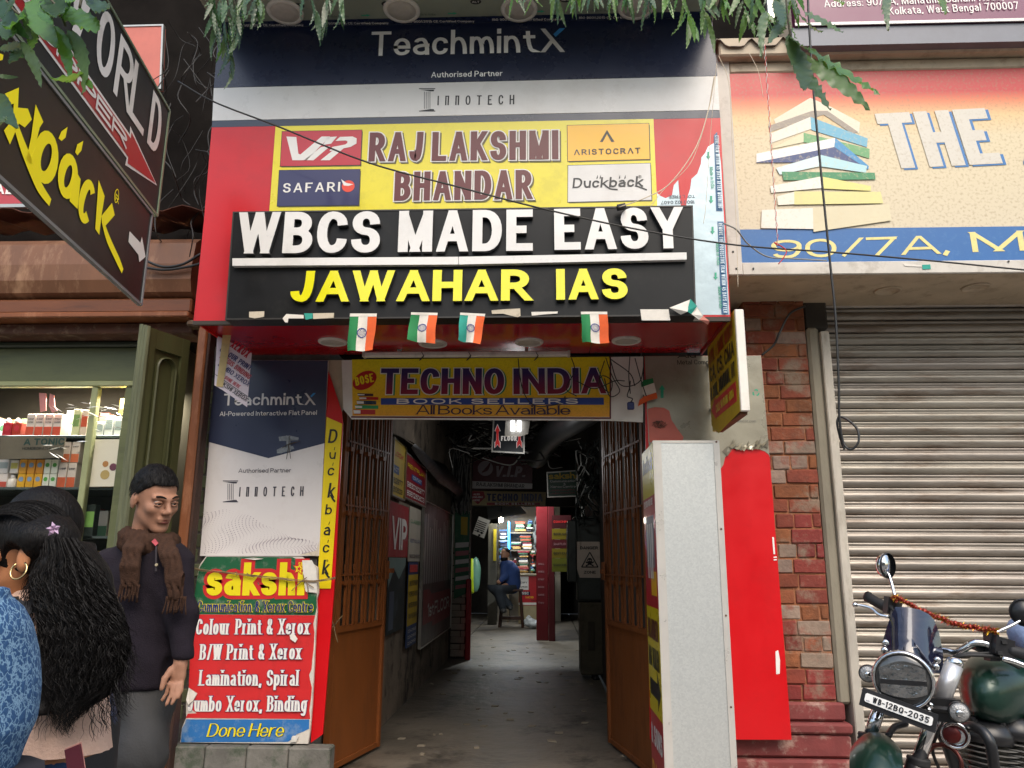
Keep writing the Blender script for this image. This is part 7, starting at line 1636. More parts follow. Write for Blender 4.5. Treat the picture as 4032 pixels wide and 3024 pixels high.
# fly screen
F_s = [(885, 520), (970, 522), (1060, 540), (1120, 570), (1160, 610), (1195, 700), (1222, 840), (1225, 930), (1200, 985), (1140, 990), (1090, 900), (1000, 865), (900, 860), (830, 880), (795, 860), (797, 760), (820, 680), (850, 590)]
vs = []; cx_ = 1000
ctr_ = (1000, 740); rings = 6; n = len(F_s)
def scr(x, y, o_): return cB(x, y, 2.80-.09*(1-((x-cx_)/230)**2)+.12*(860-y)/400+o_)
fs = []
for o_ in (0, .004):
    for r_ in range(1, rings+1):
        for (x, y) in F_s: vs.append(scr(ctr_[0]+(x-ctr_[0])*r_/rings, ctr_[1]+(y-ctr_[1])*r_/rings, o_))
    vs.append(scr(*ctr_, o_))
M1 = n*rings+1
for k in (0, 1):
    B0 = k*M1; fs += [(B0+i, B0+(i+1) % n, B0+n*rings)[::1 if k else -1] for i in range(n)]+[(B0+r_*n+i, B0+r_*n+(i+1) % n, B0+(r_+1)*n+(i+1) % n, B0+(r_+1)*n+i) for r_ in range(rings-1) for i in range(n)]
mesh('fly_screen', vs, fs, M('smoked_screen', (.01, .012, .03), .06, var=0, alpha=.88, coat=1.), mo, True)
for (x, y) in ((815, 775), (808, 828), (1182, 897), (1172, 946)): lt('screen_bolt', cB(x, y, 2.68), AX, [(.011, -.005), (.011, .002), (.006, .005), (.001, .0055)], m_chr, n=12)
# forks
Yf = 2.72
for nm, a, b, r, m in (('fork_tube', (770, 1240), (712, 1420), .0205, m_chr), ('fork_tube', (1240, 1060), (1050, 1600), .0205, m_chr), ('fork_cover', (1300, 930), (1205, 1190), .028, M('fork_silver', (.55, .55, .56), .3, .6)), ('fork_leg', (712, 1425), (690, 1560), .032, m_sat), ('fork_leg', (1052, 1600), (990, 1800), .033, m_sat), ('fork_leg', (690, 1560), (640, 1800), .030, m_sat)):
    tb_(nm, [(*a, Yf+(.0 if a[0] > 1000 else .06)), (*b, Yf+(.0 if a[0] > 1000 else .06))], r, m, 1, 16)
for x, y, o_ in ((700, 1445, .06), (1048, 1612, 0), (1200, 1195, 0)):
    c = cB(x, y, Yf+o_); MB().lathe(c, (.15, 0, .95), [(.034, -.012), (.036, -.006), (.034, 0), (.036, .006), (.034, .012)], 18).build('seal', m_rub, mo, True)
lt('fork_cap', cB(1305, 905, Yf), (.2, 0, .95), [(.024, -.02), (.026, .0), (.018, .012)], m_chr)
MB().obox(cB(1160, 1240, Yf-.02), rt*.07, Vector((0, .02, 0)), up_*.035).build('yoke', m_sat, mo)
for (x, y) in ((1132, 1217), (1118, 1252)): lt('yoke_bolt', cB(x, y, Yf-.06), AX, [(.010, 0), (.010, .004), (.004, .006)], m_chr, n=10)
# indicators
for (x, y, r, o_) in ((690, 992, .027, .02), (1335, 1265, .030, -.12)):
    c = cB(x, y, 2.74+o_); ind = lt('indicator', c, AX, [(r*.9, -.035), (r*1.03, -.012), (r*1.05, .0), (r*.98, .006)], m_sat); lt('lens', c+AX*.006, AX, [(r*.95, 0), (r*.8, .006), (r*.4, .009), (.001, .010)], M('clear_lens', (.42, .42, .42), .2, .4, var=.4, scale=90, bump=.5, bscale=200), ind); lt('reflector', c+AX*.017, AX, [(r*.35, 0), (r*.3, .002), (.001, .003)], m_chr, ind)
    MB().tube([c-AX*.02, c-AX*.03+rt*(.09 if x > 1000 else -.09)], .010, 8).build('indicator_stalk', m_sat, mo)
# number plate, tilted with the turned fork
Yp = 2.60; q = [cB(672, 1122, Yp+.03), cB(1150, 1298, Yp-.05), cB(1135, 1392, Yp-.05), cB(664, 1186, Yp+.03)]
ea_ = (q[1]-q[0]).normalized(); eu_ = ((q[0]-q[3])+(q[1]-q[2])).normalized(); nn_ = ea_.cross(eu_); Fp = Face(q[3], ea_, eu_); Fp.b = nn_.cross(ea_).normalized(); Fp.n = ea_.cross(Fp.b); Lp = (q[2]-q[3]).length; Hp = (q[0]-q[3]).length*.98
if Fp.n.dot(EYE-q[0]) < 0: print('plate flipped')
pb_ = plate('plate_holder', Fp, [(-.012, -.016), (Lp+.012, -.016), (Lp+.012, Hp+.012), (-.012, Hp+.012)], .016, m_sat, mo, -.003, px=False)
plate('number_plate', Fp, [(.004, 0), (Lp-.004, 0), (Lp, .004), (Lp, Hp-.004), (Lp-.004, Hp), (.004, Hp), (0, Hp-.004), (0, .004)], .003, M('plate_white', '#e6e6e4', .3, var=.06), mo, .002, px=False)
for s, a, b in (('WB', .12, .25), ('12BQ', .31, .58), ('2035', .65, .95)): text('plate_lettering', Fp, s, (Lp*a, Hp*.2), (Lp*b, Hp*.2), Hp*.64, m_ink, mo, .2, sp=.18, off=.0035, px=False)
for a in (.28, .615): plate('plate_mark', Fp, [(Lp*a-.004, Hp*.45), (Lp*a+.004, Hp*.45), (Lp*a+.004, Hp*.55), (Lp*a-.004, Hp*.55)], .0005, m_ink, mo, .0035, px=False)
text('plate_lettering', Fp, 'IND', (Lp*.03, Hp*.12), (Lp*.08, Hp*.12), Hp*.13, m_tb, mo, .2, sp=.1, off=.0035, px=False)
# front mudguard + wheel
wc = cB(800, 2020, 2.70); dirw = Vector((-.42, -.90, 0)).normalized(); sw_ = Vector((-dirw.y, dirw.x, 0)); upz = Vector((0, 0, 1)); Rw = (cB(780, 1450, 2.62)-wc).z
vs = []; na, nb_ = 26, 9
for i in range(na):
    t = rad(-15+150*i/(na-1)); rad_ = dirw*math.cos(t)+upz*math.sin(t)
    for k in range(nb_):
        s_ = (k/(nb_-1)-.5)*2; rr = Rw-.045*abs(s_)**2.2; vs.append(wc+rad_*rr+sw_*(s_*.075*(.75+.25*math.sin(math.pi*i/(na-1)))))
fs = [(i*nb_+k, i*nb_+k+1, (i+1)*nb_+k+1, (i+1)*nb_+k) for i in range(na-1) for k in range(nb_-1)]
mesh('front_mudguard', vs, fs, m_bg, mo, True)
wh = MB(); Rt = Rw-.05
vs = []; nu, nv = 40, 12
for i in range(nu):
    t = 2*math.pi*i/nu; rd = dirw*math.cos(t)+upz*math.sin(t)
    for k in range(nv): p_ = 2*math.pi*k/nv; vs.append(wc+rd*(Rt-.05+.05*math.cos(p_))+sw_*.05*math.sin(p_))
wo = mesh('wheel', vs, [(i*nv+k, ((i+1) % nu)*nv+k, ((i+1) % nu)*nv+(k+1) % nv, i*nv+(k+1) % nv) for i in range(nu) for k in range(nv)], m_rub, mo, True)
MB().lathe(wc-sw_*.03, sw_, [(Rt-.11, 0), (Rt-.09, .0), (Rt-.09, .06), (Rt-.11, .06)], 40, False).build('rim', m_steel, wo, True)
for i in range(5): t = i*1.257; MB().tube([wc, wc+(dirw*math.cos(t)+upz*math.sin(t))*(Rt-.1)], .016, 6).build('spoke', m_sat, wo)
MB().tube(spline([cB(830, 1440, 2.8), cB(880, 1370, 2.86), cB(960, 1345, 2.9)], 5), .011, 8).build('mudguard_stay', m_sat, mo, True)
# tank
def tank(p):
    c = np.array(cB(1640, 1085, 3.02)); ax = np.array((.62, .78, .0)); sd_ = np.array((.78, -.62, 0)); q = p-c
    u_ = q @ ax; s_ = q @ sd_; z_ = q[:, 2]; w = .125-.05*np.clip(u_/.34, -1, 1)**2-.02*np.clip(u_, 0, 1); h = .118-.035*np.clip(u_/.3, 0, 1.4); e = (np.abs(u_)/.33)**2.6+(np.abs(s_)/w)**2.5+(np.abs(z_)/h)**2.3
    return (e**(1/2.4)-1)*.09
tc_ = cB(1640, 1085, 3.02); TM = np.array(tc_)
sdf_mesh('fuel_tank', tank, TM-np.array((.38, .38, .17)), TM+np.array((.38, .38, .17)), .011, m_bg, mo)
Fb = Face(cB(1432, 1095, 2.83), (cB(1745, 1088, 2.90)-cB(1432, 1095, 2.83)))
bL = (cB(1745, 1088, 2.90)-cB(1432, 1095, 2.83)).length
Fb = Face(Fb.p+Vector((0, 0, -.0)), Fb.a); plate('badge', Fb, [(0, 0), (bL, 0), (bL-.018, .03), (.0, .03)], .012, m_chr, mo, px=False); text('badge_lettering', Fb, 'HONDA', (.012, .004), (bL-.02, .004), .022, m_bg, mo, .2, sp=.25, off=.002, px=False)
tb_('tank_trim', [(1385, 1285, 2.84), (1500, 1312, 2.86), (1640, 1312, 2.9), (1800, 1300, 2.95), (1950, 1290, 3.0)], .006, m_chr)
lt('fuel_cap', TM_ := cB(1760, 905, 3.02), (0, 0, 1), [(.035, -.02), (.036, .004), (.028, .012), (.001, .013)], m_chr)
# handlebar, clamps, grips, levers
tb_('handlebar', [(840, 520, 3.04), (1000, 640, 2.98), (1120, 800, 2.9), (1245, 830, 2.86), (1310, 842, 2.84), (1370, 815, 2.82), (1440, 775, 2.80), (1520, 780, 2.79), (1620, 812, 2.77), (1700, 835, 2.75)], .0125, m_chr)
tb_('grip', [(688, 448, 3.12), (760, 490, 3.08), (835, 530, 3.04)], .019, m_rub, 3, 14); tb_('grip', [(1690, 828, 2.75), (1780, 850, 2.73), (1900, 885, 2.70)], .019, m_rub, 3, 14)
lt('bar_end', cB(682, 445, 3.12), (-1, 0, .4), [(.020, -.012), (.021, 0), (.016, .006)], m_rub)
tb_('lever', [(600, 505, 3.06), (650, 512, 3.05), (715, 530, 3.03), (770, 575, 3.0), (840, 590, 2.98)], .006, m_chr); MB().lathe(cB(600, 505, 3.06), (1, 0, 0), [(.002, -.010), (.009, -.006), (.010, 0), (.008, .008), (.003, .01)], 12).build('lever_ball', m_chr, mo, True)
MB().obox(cB(865, 520, 3.0), (.024, 0, -.008), (0, .02, 0), (.006, 0, .03)).build('switch_housing', m_sat, mo); MB().obox(cB(1635, 800, 2.76), (.026, -.006, -.008), (0, .022, 0), (.006, 0, .028)).build('switch_housing', m_sat, mo)
for (x, y) in ((1655, 770), (1625, 845)): MB().obox(cB(x, y, 2.735), (.008, 0, 0), (0, .004, 0), (0, 0, .005)).build('switch_button', m_rub, mo)
MB().obox(cB(1565, 800, 2.79), (.016, 0, 0), (0, .02, 0), (.004, 0, .045)).build('mirror_clamp', m_sat, mo); MB().obox(cB(1500, 820, 2.82), (.03, 0, -.012), (0, .018, 0), (0, 0, .012)).build('clutch_lever_mount', m_sat, mo)
for k, pts in enumerate(([(1240, 940, 2.82), (1290, 880, 2.8), (1380, 850, 2.78), (1480, 850, 2.78), (1560, 845, 2.78)], [(1200, 980, 2.84), (1270, 905, 2.8), (1350, 868, 2.77), (1470, 862, 2.76), (1620, 872, 2.76)], [(825, 470, 3.02), (850, 520, 2.98), (880, 560, 2.95), (900, 640, 2.92)], [(1580, 870, 2.78), (1660, 900, 2.78), (1760, 950, 2.8)], [(855, 480, 3.0), (862, 540, 2.97), (850, 600, 2.94)], [(1230, 1330, 2.8), (1180, 1420, 2.82), (1150, 1540, 2.84), (1200, 1680, 2.86)], [(1290, 1520, 2.82), (1350, 1600, 2.82), (1410, 1680, 2.82)])): tb_('cable', pts, .0055, m_rub)
tb_('brake_lever', [(1640, 885, 2.72), (1720, 905, 2.71), (1800, 935, 2.7), (1900, 960, 2.69)], .009, m_chr)
# clocks behind the screen
lt('speedometer', cB(1080, 790, 2.90), Vector((-.2, -.5, .8)), [(.05, -.04), (.055, 0), (.05, .008), (.001, .009)], m_sat)
# mirrors
for (c, stem, Y_, rr, lab) in (((828, 228), [(885, 455, 3.02), (858, 350, 3.04), (835, 280, 3.06)], 3.06, .047, 0), ((1800, 560), [(1575, 730, 2.79), (1600, 700, 2.79), (1700, 655, 2.80), (1790, 605, 2.81)], 2.80, .045, 1)):
    cc = cB(*c, Y_); tb_('mirror_stem', stem, .006, m_chr); axm = Vector((.55 if lab == 0 else -.1, -.8, -.05)).normalized() if lab == 0 else Vector((-.3, -.9, 0)).normalized()
    mr = lt('mirror', cc, -axm, [(rr*1.02, -.004), (rr*1.04, .004), (rr*.9, .02), (rr*.45, .032), (.001, .035)], m_chr if lab == 0 else m_sat)
    lt('mirror_rim', cc, axm, [(rr*1.03, 0), (rr*1.05, .004), (rr*.97, .007)], m_sat, mr, cap=False); lt('mirror_glass', cc+axm*.003, axm, [(rr*.97, 0), (.001, .001)], M('mirror_glass', (.85, .85, .86), .02, 1., var=0), mr, cap=False)
# frame, engine, guard, horn
tb_('down_tube', [(1170, 1330, 2.86), (1250, 1480, 2.86), (1330, 1700, 2.88)], .022, m_sat); tb_('crash_guard', [(1360, 1372, 2.74), (1430, 1368, 2.68), (1500, 1400, 2.64), (1550, 1470, 2.62), (1572, 1560, 2.62), (1590, 1720, 2.64)], .0165, m_sat, 6, 14)
hn = lt('horn', cB(1308, 1425, 2.70), AX, [(.03, -.04), (.04, -.01), (.042, .006), (.036, .010), (.034, .004), (.012, .006), (.01, .012), (.001, .013)], m_chr); lt('horn_grille', cB(1285, 1425, 2.68), AX, [(.026, 0), (.024, .003), (.001, .004)], M('horn_red', '#5a1a18', .4, .4), hn)
for bx, by, w_, n_ in ((1520, 1420, .085, 10), (1720, 1400, .075, 9)):
    c = cB(bx, by, 2.86)
    en = MB().lathe(c+Vector((0, 0, -.12)), (.12, 0, 1), [(w_*.7, -.3), (w_*.75, .13)], 20).build('cylinder', m_steel, mo, True)
    for i in range(n_): MB().lathe(c+Vector((-.0, 0, -.035-i*.0165)), (.12, 0, 1), [(w_*.72, 0), (w_*1.12, .001), (w_*1.12, .004), (w_*.72, .005)], 24).build('fin', m_steel, en)
    MB().lathe(c+Vector((0, 0, -.02)), (.1, 0, 1), [(w_*1.05, 0), (w_*1.05, .03), (w_*.8, .06), (w_*.5, .07)], 16).build('cylinder_head', m_sat, en, True)
    for k in range(4): t = k*1.57+.6; MB().lathe(c+Vector((math.cos(t)*w_*.7, math.sin(t)*w_*.7, .03)), (0, 0, 1), [(.012, 0), (.012, .025), (.006, .03)], 8).build('head_bolt', m_sat, en)
lt('exhaust_pipe', cB(1235, 1620, 2.80), Vector((-.6, -.7, .2)), [(.055, 0), (.06, .012), (.052, .02), (.046, .01)], M('heat_blued', '#6a3a34', .3, .8), cap=False)
MB().bbox(1.72, 2.84, .35, 2.6, 2.98, .62, .03).build('crankcase', m_sat, mo); MB().bbox(2.1, 3.1, .85, 2.9, 3.35, .95, .03).build('seat', m_rub, mo)
# garland of tinsel between the mirrors
gl_ = thing('garland', 'red and gold tinsel garland tied across the handlebar from mirror to mirror', 'garland', cB(1250, 640, 2.85))
ga = spline([cB(875, 455, 2.98), cB(930, 470, 2.94), cB(1050, 535, 2.90), (cB(1200, 600, 2.86)), cB(1330, 645, 2.83), cB(1480, 672, 2.80), cB(1590, 690, 2.77)], 40)
m_gr = M('tinsel_red', '#8a2a1c', .35, .4); m_go = M('tinsel_gold', '#c9a030', .25, .9)
MB().tube([p+Vector((0, 0, .004*math.sin(i*.9))) for i, p in enumerate(ga)], [.006+.003*math.sin(i*.7) for i in range(len(ga))], 6).build('cord', m_gr, gl_, True)
for nm, m, k_ in (('gold_tinsel', m_go, 900), ('red_tinsel', m_gr, 900)):
    mb = MB()
    for i in range(k_):
        p_ = random.choice(ga) if i % 5 else random.choice(ga[-14:]+ga[:10]); d_ = Vector((random.gauss(0, 1), random.gauss(0, 1), random.gauss(0, 1)-.2)).normalized()*random.uniform(.008, .026); n_ = d_.orthogonal().normalized()*.0022
        mb.add([p_-n_, p_+n_, p_+d_], [(0, 1, 2)])
    o = mb.build(nm, m, gl_); o['kind'] = 'stuff'
# arm of someone at the right edge
ra_ = thing('person', 'someone in a light blue sleeve at the right edge behind the motorcycle', 'person', (2.32, 3.3, .0))
sh_ = P(4230, 2330, 3.2); el_ = P(4040, 2490, 3.1); wr_ = P(4120, 2580, 2.9)
sdf_mesh('shirt', lambda p: smin(s_chain(p, [sh_, el_, wr_], [.085, .062, .045]), s_cap(p, sh_+Vector((.25, .1, -.6)), sh_+Vector((.22, .08, .05)), .2, .16), .05)+wob(p, .05)*.007, (sh_.x-.35, 2.75, .5), (sh_.x+.55, 3.6, 1.75), .02, M('light_blue_shirt', '#7f93b8', .8, var=.15, scale=20, bump=.3, bscale=60), ra_)
hx = sh_+Vector((.2, .1, .33))
sdf_mesh('body', lambda p: smin(smin(s_ell(p, hx, (.085, .10, .12)), s_cap(p, hx+Vector((0, .02, -.08)), sh_+Vector((.2, .08, .0)), .055, .07), .03), smin(s_cap(p, wr_, wr_+Vector((.06, -.06, -.02)), .028, .036), s_cap(p, sh_+Vector((.22, .08, .0)), sh_+Vector((.22, .08, -.9)), .1, .1), .02), .03), (sh_.x-.15, 2.7, .3), (sh_.x+.55, 3.6, 2.1), .02, M('skin_far', '#8a5a40', .6), ra_)
for k in (-1, 1): tag(MB().tube([sh_+Vector((.22+.1*k, .08, -.62)), sh_+Vector((.22+.1*k, .1, -1.5+.02))], [.11, .06], 12).build('trouser_leg', M('dark_trousers', (.03, .03, .035), .8), ra_, True))

# ================================================================== PEOPLE
c8 = lambda x, y, Y: P(x/1.355, 1800+y/1.355, Y)
m_skin = M('brown_skin', '#a0735b', .62, var=.12, scale=30, bump=.12, bscale=180); m_skin2 = M('warm_brown_skin', '#b57a54', .48, var=.1, scale=20)
m_hair = M('black_hair', (.008, .007, .007), .5, var=.3, scale=60, stretch=(1, 1, .15), bump=.6, bscale=140, spec=.14); m_eye = M('eye_white', '#b8aca4', .25, var=0); m_iris = M('eye_dark', (.012, .008, .006), .15, var=0); m_lip = M('lip', '#7a4038', .45, var=.1)
def rotm(yaw, pit, rol=0): return Matrix.Rotation(yaw, 3, 'Z') @ Matrix.Rotation(pit, 3, 'X') @ Matrix.Rotation(rol, 3, 'Y')
def head_sdf(c, Rm, k=1.):
    Rn = np.array(Rm)
    def f(p):
        q = ((p-np.array(c)) @ Rn)/k
        d = s_ell(q, (0, .018, .032), (.074, .094, .088)); d = smin(d, s_ell(q, (0, -.022, -.040), (.056, .066, .074)), .03)
        for s in (-1, 1):
            d = smin(d, s_ell(q, (s*.041, -.058, -.022), (.020, .022, .018)), .022); d = smin(d, s_cap(q, (s*.043, .0, -.054), (s*.017, -.060, -.094), .014, .014), .025)
            d = smin(d, s_cap(q, (s*.012, -.088, .020), (s*.046, -.070, .022), .010, .009), .014)
            d = sub(d, s_ell(q, (s*.031, -.094, .003), (.019, .013, .011)), .010)
            d = smin(d, s_ell(q, (s*.078, .014, -.008), (.008, .019, .031)), .006); d = smin(d, s_ell(q, (s*.012, -.098, -.032), (.009, .010, .008)), .008)
        d = smin(d, s_cap(q, (0, -.084, .016), (0, -.110, -.026), .0075, .0115), .012); d = smin(d, s_ell(q, (0, -.068, -.102), (.024, .018, .016)), .018)
        d = smin(d, s_ell(q, (0, -.084, -.058), (.024, .012, .012)), .012); d = smin(d, s_cap(q, (-.02, -.087, -.059), (.02, -.087, -.059), .0055), .006); d = smin(d, s_cap(q, (-.016, -.086, -.070), (.016, -.086, -.070), .006), .006)
        d = sub(d, s_cap(q, (-.024, -.094, -.0645), (.024, -.094, -.0645), .0022), .004)
        return d*k
    return f
def face_bits(par, c, Rm, hairm, k=1.):
    W = lambda x, y, z: Vector(c)+Rm @ (Vector((x, y, z))*k)
    for s in (-1, 1):
        e = MB().lathe(W(s*.031, -.074, .002), Rm @ Vector((0, -1, 0)), [(.0125*k, -.004*k), (.0118*k, .003*k), (.008*k, .009*k), (.001, .0115*k)], 14).build('eye', m_eye, par, True)
        MB().lathe(W(s*.031+.002, -.083, .000), Rm @ Vector((.1, -1, -.15)), [(.0058*k, 0), (.005*k, .0022*k), (.001, .0032*k)], 12).build('iris', m_iris, e, True)
        for z0, nm in ((.0075, 'eyelid'), (-.0070, 'eyelid')):
            MB().tube(spline([W(s*.031+x, -.0855+abs(x)*.35, z0-abs(x)*(.25 if z0 > 0 else -.25)) for x in (-.015, -.007, 0, .007, .015)], 3), .0042*k if z0 > 0 else .003*k, 6).build(nm, m_skin, par, True)
        MB().tube(spline([W(s*(.012+x), -.0965+x*.42, .0235+.006*math.sin(x*70)) for x in (0, .010, .022, .034)], 3), [.0022*k+.0014*k*math.sin(i*.3) for i in range(10)], 6).build('eyebrow', hairm, par, True)
    MB().tube(spline([W(x, -.0925+abs(x)*.25, -.0600+.0016*math.cos(x*300)) for x in (-.021, -.010, 0, .010, .021)], 3), .0038*k, 6).build('lip', m_lip, par, True); MB().tube(spline([W(x, -.0915+abs(x)*.25, -.0695) for x in (-.016, -.008, 0, .008, .016)], 3), .0042*k, 6).build('lip', m_lip, par, True)
def fingers(base, dirs, lens, r0):
    out = []
    for b, d1, L_ in zip(base, dirs, lens):
        b = Vector(b); d1 = Vector(d1).normalized(); out.append((b, d1, L_, r0))
    return out
# ---------------- man with scarf
YM = 3.0
man = thing('person', 'man in a dark purple sweater and brown scarf looking down, standing by the green door', 'person', (P(560, 2400, YM).x, YM, .14))
hc = P(612, 1966, YM); Rm = rotm(rad(57), rad(15), rad(-4))
J = lambda u, v, dy=0: P(u, v, YM+dy)
hd_f = head_sdf(hc, Rm, 1.02)
shR, shL = J(668, 2190, -.02), J(420, 2215, .10); elR, wrR = J(716, 2420, -.02), J(712, 2612, -.05); chest = J(560, 2300, .06); pelv = J(505, 2760, .05)
hb = wrR+Vector((-.004, -.005, -.038)); knk = wrR+Vector((-.004, -.01, -.068))
fing = [((-.021, -.01, -.0), (-.18, -.1, -1), .058), ((-.006, -.013, -.004), (-.02, -.25, -1), .068), ((.009, -.010, -.004), (.06, -.30, -1), .066), ((.022, -.004, .0), (.08, -.3, -1), .050)]
neck0 = hc+Rm @ Vector((0, .02, -.07)); neck1 = J(572, 2150, .05)
def body_f(p):
    d = hd_f(p); d = smin(d, s_cap(p, neck0, neck1, .055, .062), .02)
    far = s_chain(p, [neck1, chest, pelv], [.055, .085, .085]); far = smin(far, s_chain(p, [chest, shR+Vector((-.03, .03, -.05)), elR, wrR], [.05, .035, .035, .025]), .03); far = smin(far, s_chain(p, [chest, shL+Vector((.03, .03, -.05)), shL+Vector((-.03, .02, -.28))], [.05, .035, .035]), .03)
    d = smin(d, far, .03); d = smin(d, s_ell(p, hb, (.030, .017, .042)), .015)
    for b, dr_, L_ in fing:
        b0 = knk+Vector(b); dv = Vector(dr_).normalized(); b1 = b0+dv*L_*.5; b2 = b1+(dv+Vector((-.25, -.15, 0))).normalized()*L_*.5; d = smin(d, s_chain(p, [b0, b1, b2], [.0088, .0078, .007], .004), .005)
    t0 = hb+Vector((-.022, -.012, .018)); t1 = t0+Vector((-.014, -.016, -.030)); d = smin(d, s_chain(p, [t0, t1, t1+Vector((-.002, -.01, -.032))], [.013, .011, .0085], .005), .008)
    return d
sdf_mesh('body', body_f, (shL.x-.12, YM-.28, 0.55), (wrR.x+.09, YM+.3, hc.z+.15), .0068, m_skin, man)
face_bits(man, hc, Rm, m_hair, 1.02)
Rn = np.array(Rm)
def man_hair(p):
    q = ((p-np.array(hc)) @ Rn)/1.02; d = s_ell(q, (0, .018, .043), (.079, .099, .092))+wob(q, .010)*.0025
    face = np.maximum(q[:, 1]*.55+q[:, 2]-.030*1.0-.0, -1)             # keep above a slanting line over brow and ears
    cut = -(q[:, 2]-(.066-.85*np.clip(q[:, 1]+.055, 0, .14)+.02*np.clip(-(q[:, 1]+.07), 0, 1)))
    ear = s_ell(q, (.078, .008, -.012), (.02, .026, .034)); ear2 = s_ell(q, (-.078, .008, -.012), (.02, .026, .034))
    return np.maximum(np.maximum(d, cut), -np.minimum(ear, ear2))
sdf_mesh('hair', man_hair, np.array(hc)-.17, np.array(hc)+.17, .005, m_hair, man)
def crop_(i):
    while True:
        v = Vector((random.gauss(0, 1), random.gauss(0, 1), random.gauss(.4, 1))).normalized(); q = Vector((v.x*.079, v.y*.099+.018, v.z*.092+.043))
        if q.z > .072-.85*min(.14, max(0, q.y+.055)) and not (abs(q.x) > .055 and abs(q.y) < .05 and q.z < .02): break
    t = Vector((-.8*v.z*v.x-.2, -.7*v.z, -.3-.6*(1-v.z))).normalized()*.7+v*.35; p0 = Vector(hc)+Rm @ q*1.02
    return [p0+Rm @ (t*(.005*k)+v*(.0012*k-.0006*k*k)) for k in range(5)]
strands_later = lambda: strands('short_hair', man, crop_, 1500, m_hair, w=.0007)
def folds(p, amp=.006): return -np.abs(wob(p*np.array((1, 1, .7))+.3, .06, 5))*amp*.9+wob(p*np.array((1, 1, .45)), .05)*amp+wob(p, .022, 2)*amp*.35
m_swt = M('purple_black_sweater', (.016, .012, .018), .95, var=.2, scale=40, bump=.35, bscale=220, spec=.2)
ec = wrR+Vector((0, .01, .03))
def sweater(p):
    d = s_sec(p, [(pelv.z+.01, pelv.x, pelv.y, .172, .135), (J(540, 2600).z, J(520, 2600).x, YM+.05, .168, .13), (J(540, 2420).z, J(530, 2420).x, YM+.05, .168, .125), (J(540, 2280).z, J(545, 2280).x, YM+.05, .18, .12), (J(540, 2190).z, J(555, 2190).x, YM+.06, .175, .11), (J(540, 2150).z, J(562, 2150).x, YM+.06, .13, .095), (J(540, 2118).z, J(570, 2118).x, YM+.06, .075, .075)])
    a = s_chain(p, [shR+Vector((-.03, .02, -.015)), elR, ec], [.070, .056, .040]); b = s_chain(p, [shL+Vector((.02, 0, -.02)), shL+Vector((-.03, .02, -.28)), shL+Vector((.02, -.1, -.46))], [.072, .056, .042])
    d = smin(d, smin(a, b, .02), .035)+folds(p, .007)
    return np.maximum(d, -(p[:, 2]-(wrR.z+.018)) if False else -(p[:, 2]-(pelv.z+.05)*np.ones(len(p)))*np.where(p[:, 0] < elR.x-.055, 1, 0)-np.where(p[:, 0] < elR.x-.055, 0, p[:, 2]-wrR.z-.012))
sdf_mesh('sweater', sweater, (shL.x-.16, YM-.25, pelv.z-.05), (wrR.x+.12, YM+.32, shR.z+.16), .011, m_swt, man)
MB().tube([J(615, 2150, -.085), J(614, 2250, -.10)], .004, 6).build('placket', M('placket', (.03, .024, .03), .8), man); MB().lathe(J(616, 2224, -.105), (0, -1, 0), [(.006, 0), (.005, .003), (.001, .003)], 10).build('button', M('button', '#b0a488', .4), man)
mesh('collar', [J(596, 2132, -.07), J(612, 2150, -.095), J(624, 2138, -.085), J(610, 2120, -.07)], [(0, 1, 2, 3)], M('pink_collar', '#b04a50', .7), man)
m_tr2 = M('grey_trousers', (.034, .033, .033), .75, var=.25, scale=12, bump=.2, bscale=150)
kn1, kn2 = J(535, 2990, -.06), J(395, 2960, .14)
def trous(p):
    d = smin(s_chain(p, [pelv+Vector((.065, 0, 0)), kn1, kn1+Vector((-.04, .08, -.38))], [.105, .088, .07]), s_chain(p, [pelv+Vector((-.075, .02, 0)), kn2, kn2+Vector((-.02, .12, -.35))], [.105, .088, .07]), .03)
    d = smin(d, s_ell(p, pelv, (.16, .12, .11)), .03); d = smin(d, s_sec(p, [(pelv.z-.06, pelv.x, pelv.y, .155, .118), (pelv.z+.12, pelv.x, pelv.y, .155, .108)]), .02); return np.maximum(d+folds(p, .012), p[:, 2]-(pelv.z+.07))
sdf_mesh('trousers', trous, (kn2.x-.2, YM-.25, .2), (pelv.x+.3, YM+.42, pelv.z+.1), .013, m_tr2, man)
for k, q_ in enumerate((kn1+Vector((-.04, .06, 0)), kn2+Vector((-.02, .1, 0)))): sdf_mesh('shoe', lambda p, q_=q_: np.maximum(s_ell(p, (q_.x+.03, q_.y-.05, .18), (.05, .14, .055)), .145-p[:, 2]), (q_.x-.08, q_.y-.25, .1), (q_.x+.14, q_.y+.15, .28), .015, m_sat, man)
m_scf = M('brown_scarf', (.055, .028, .018), .95, var=.3, scale=50, bump=.5, bscale=250, spec=.15)
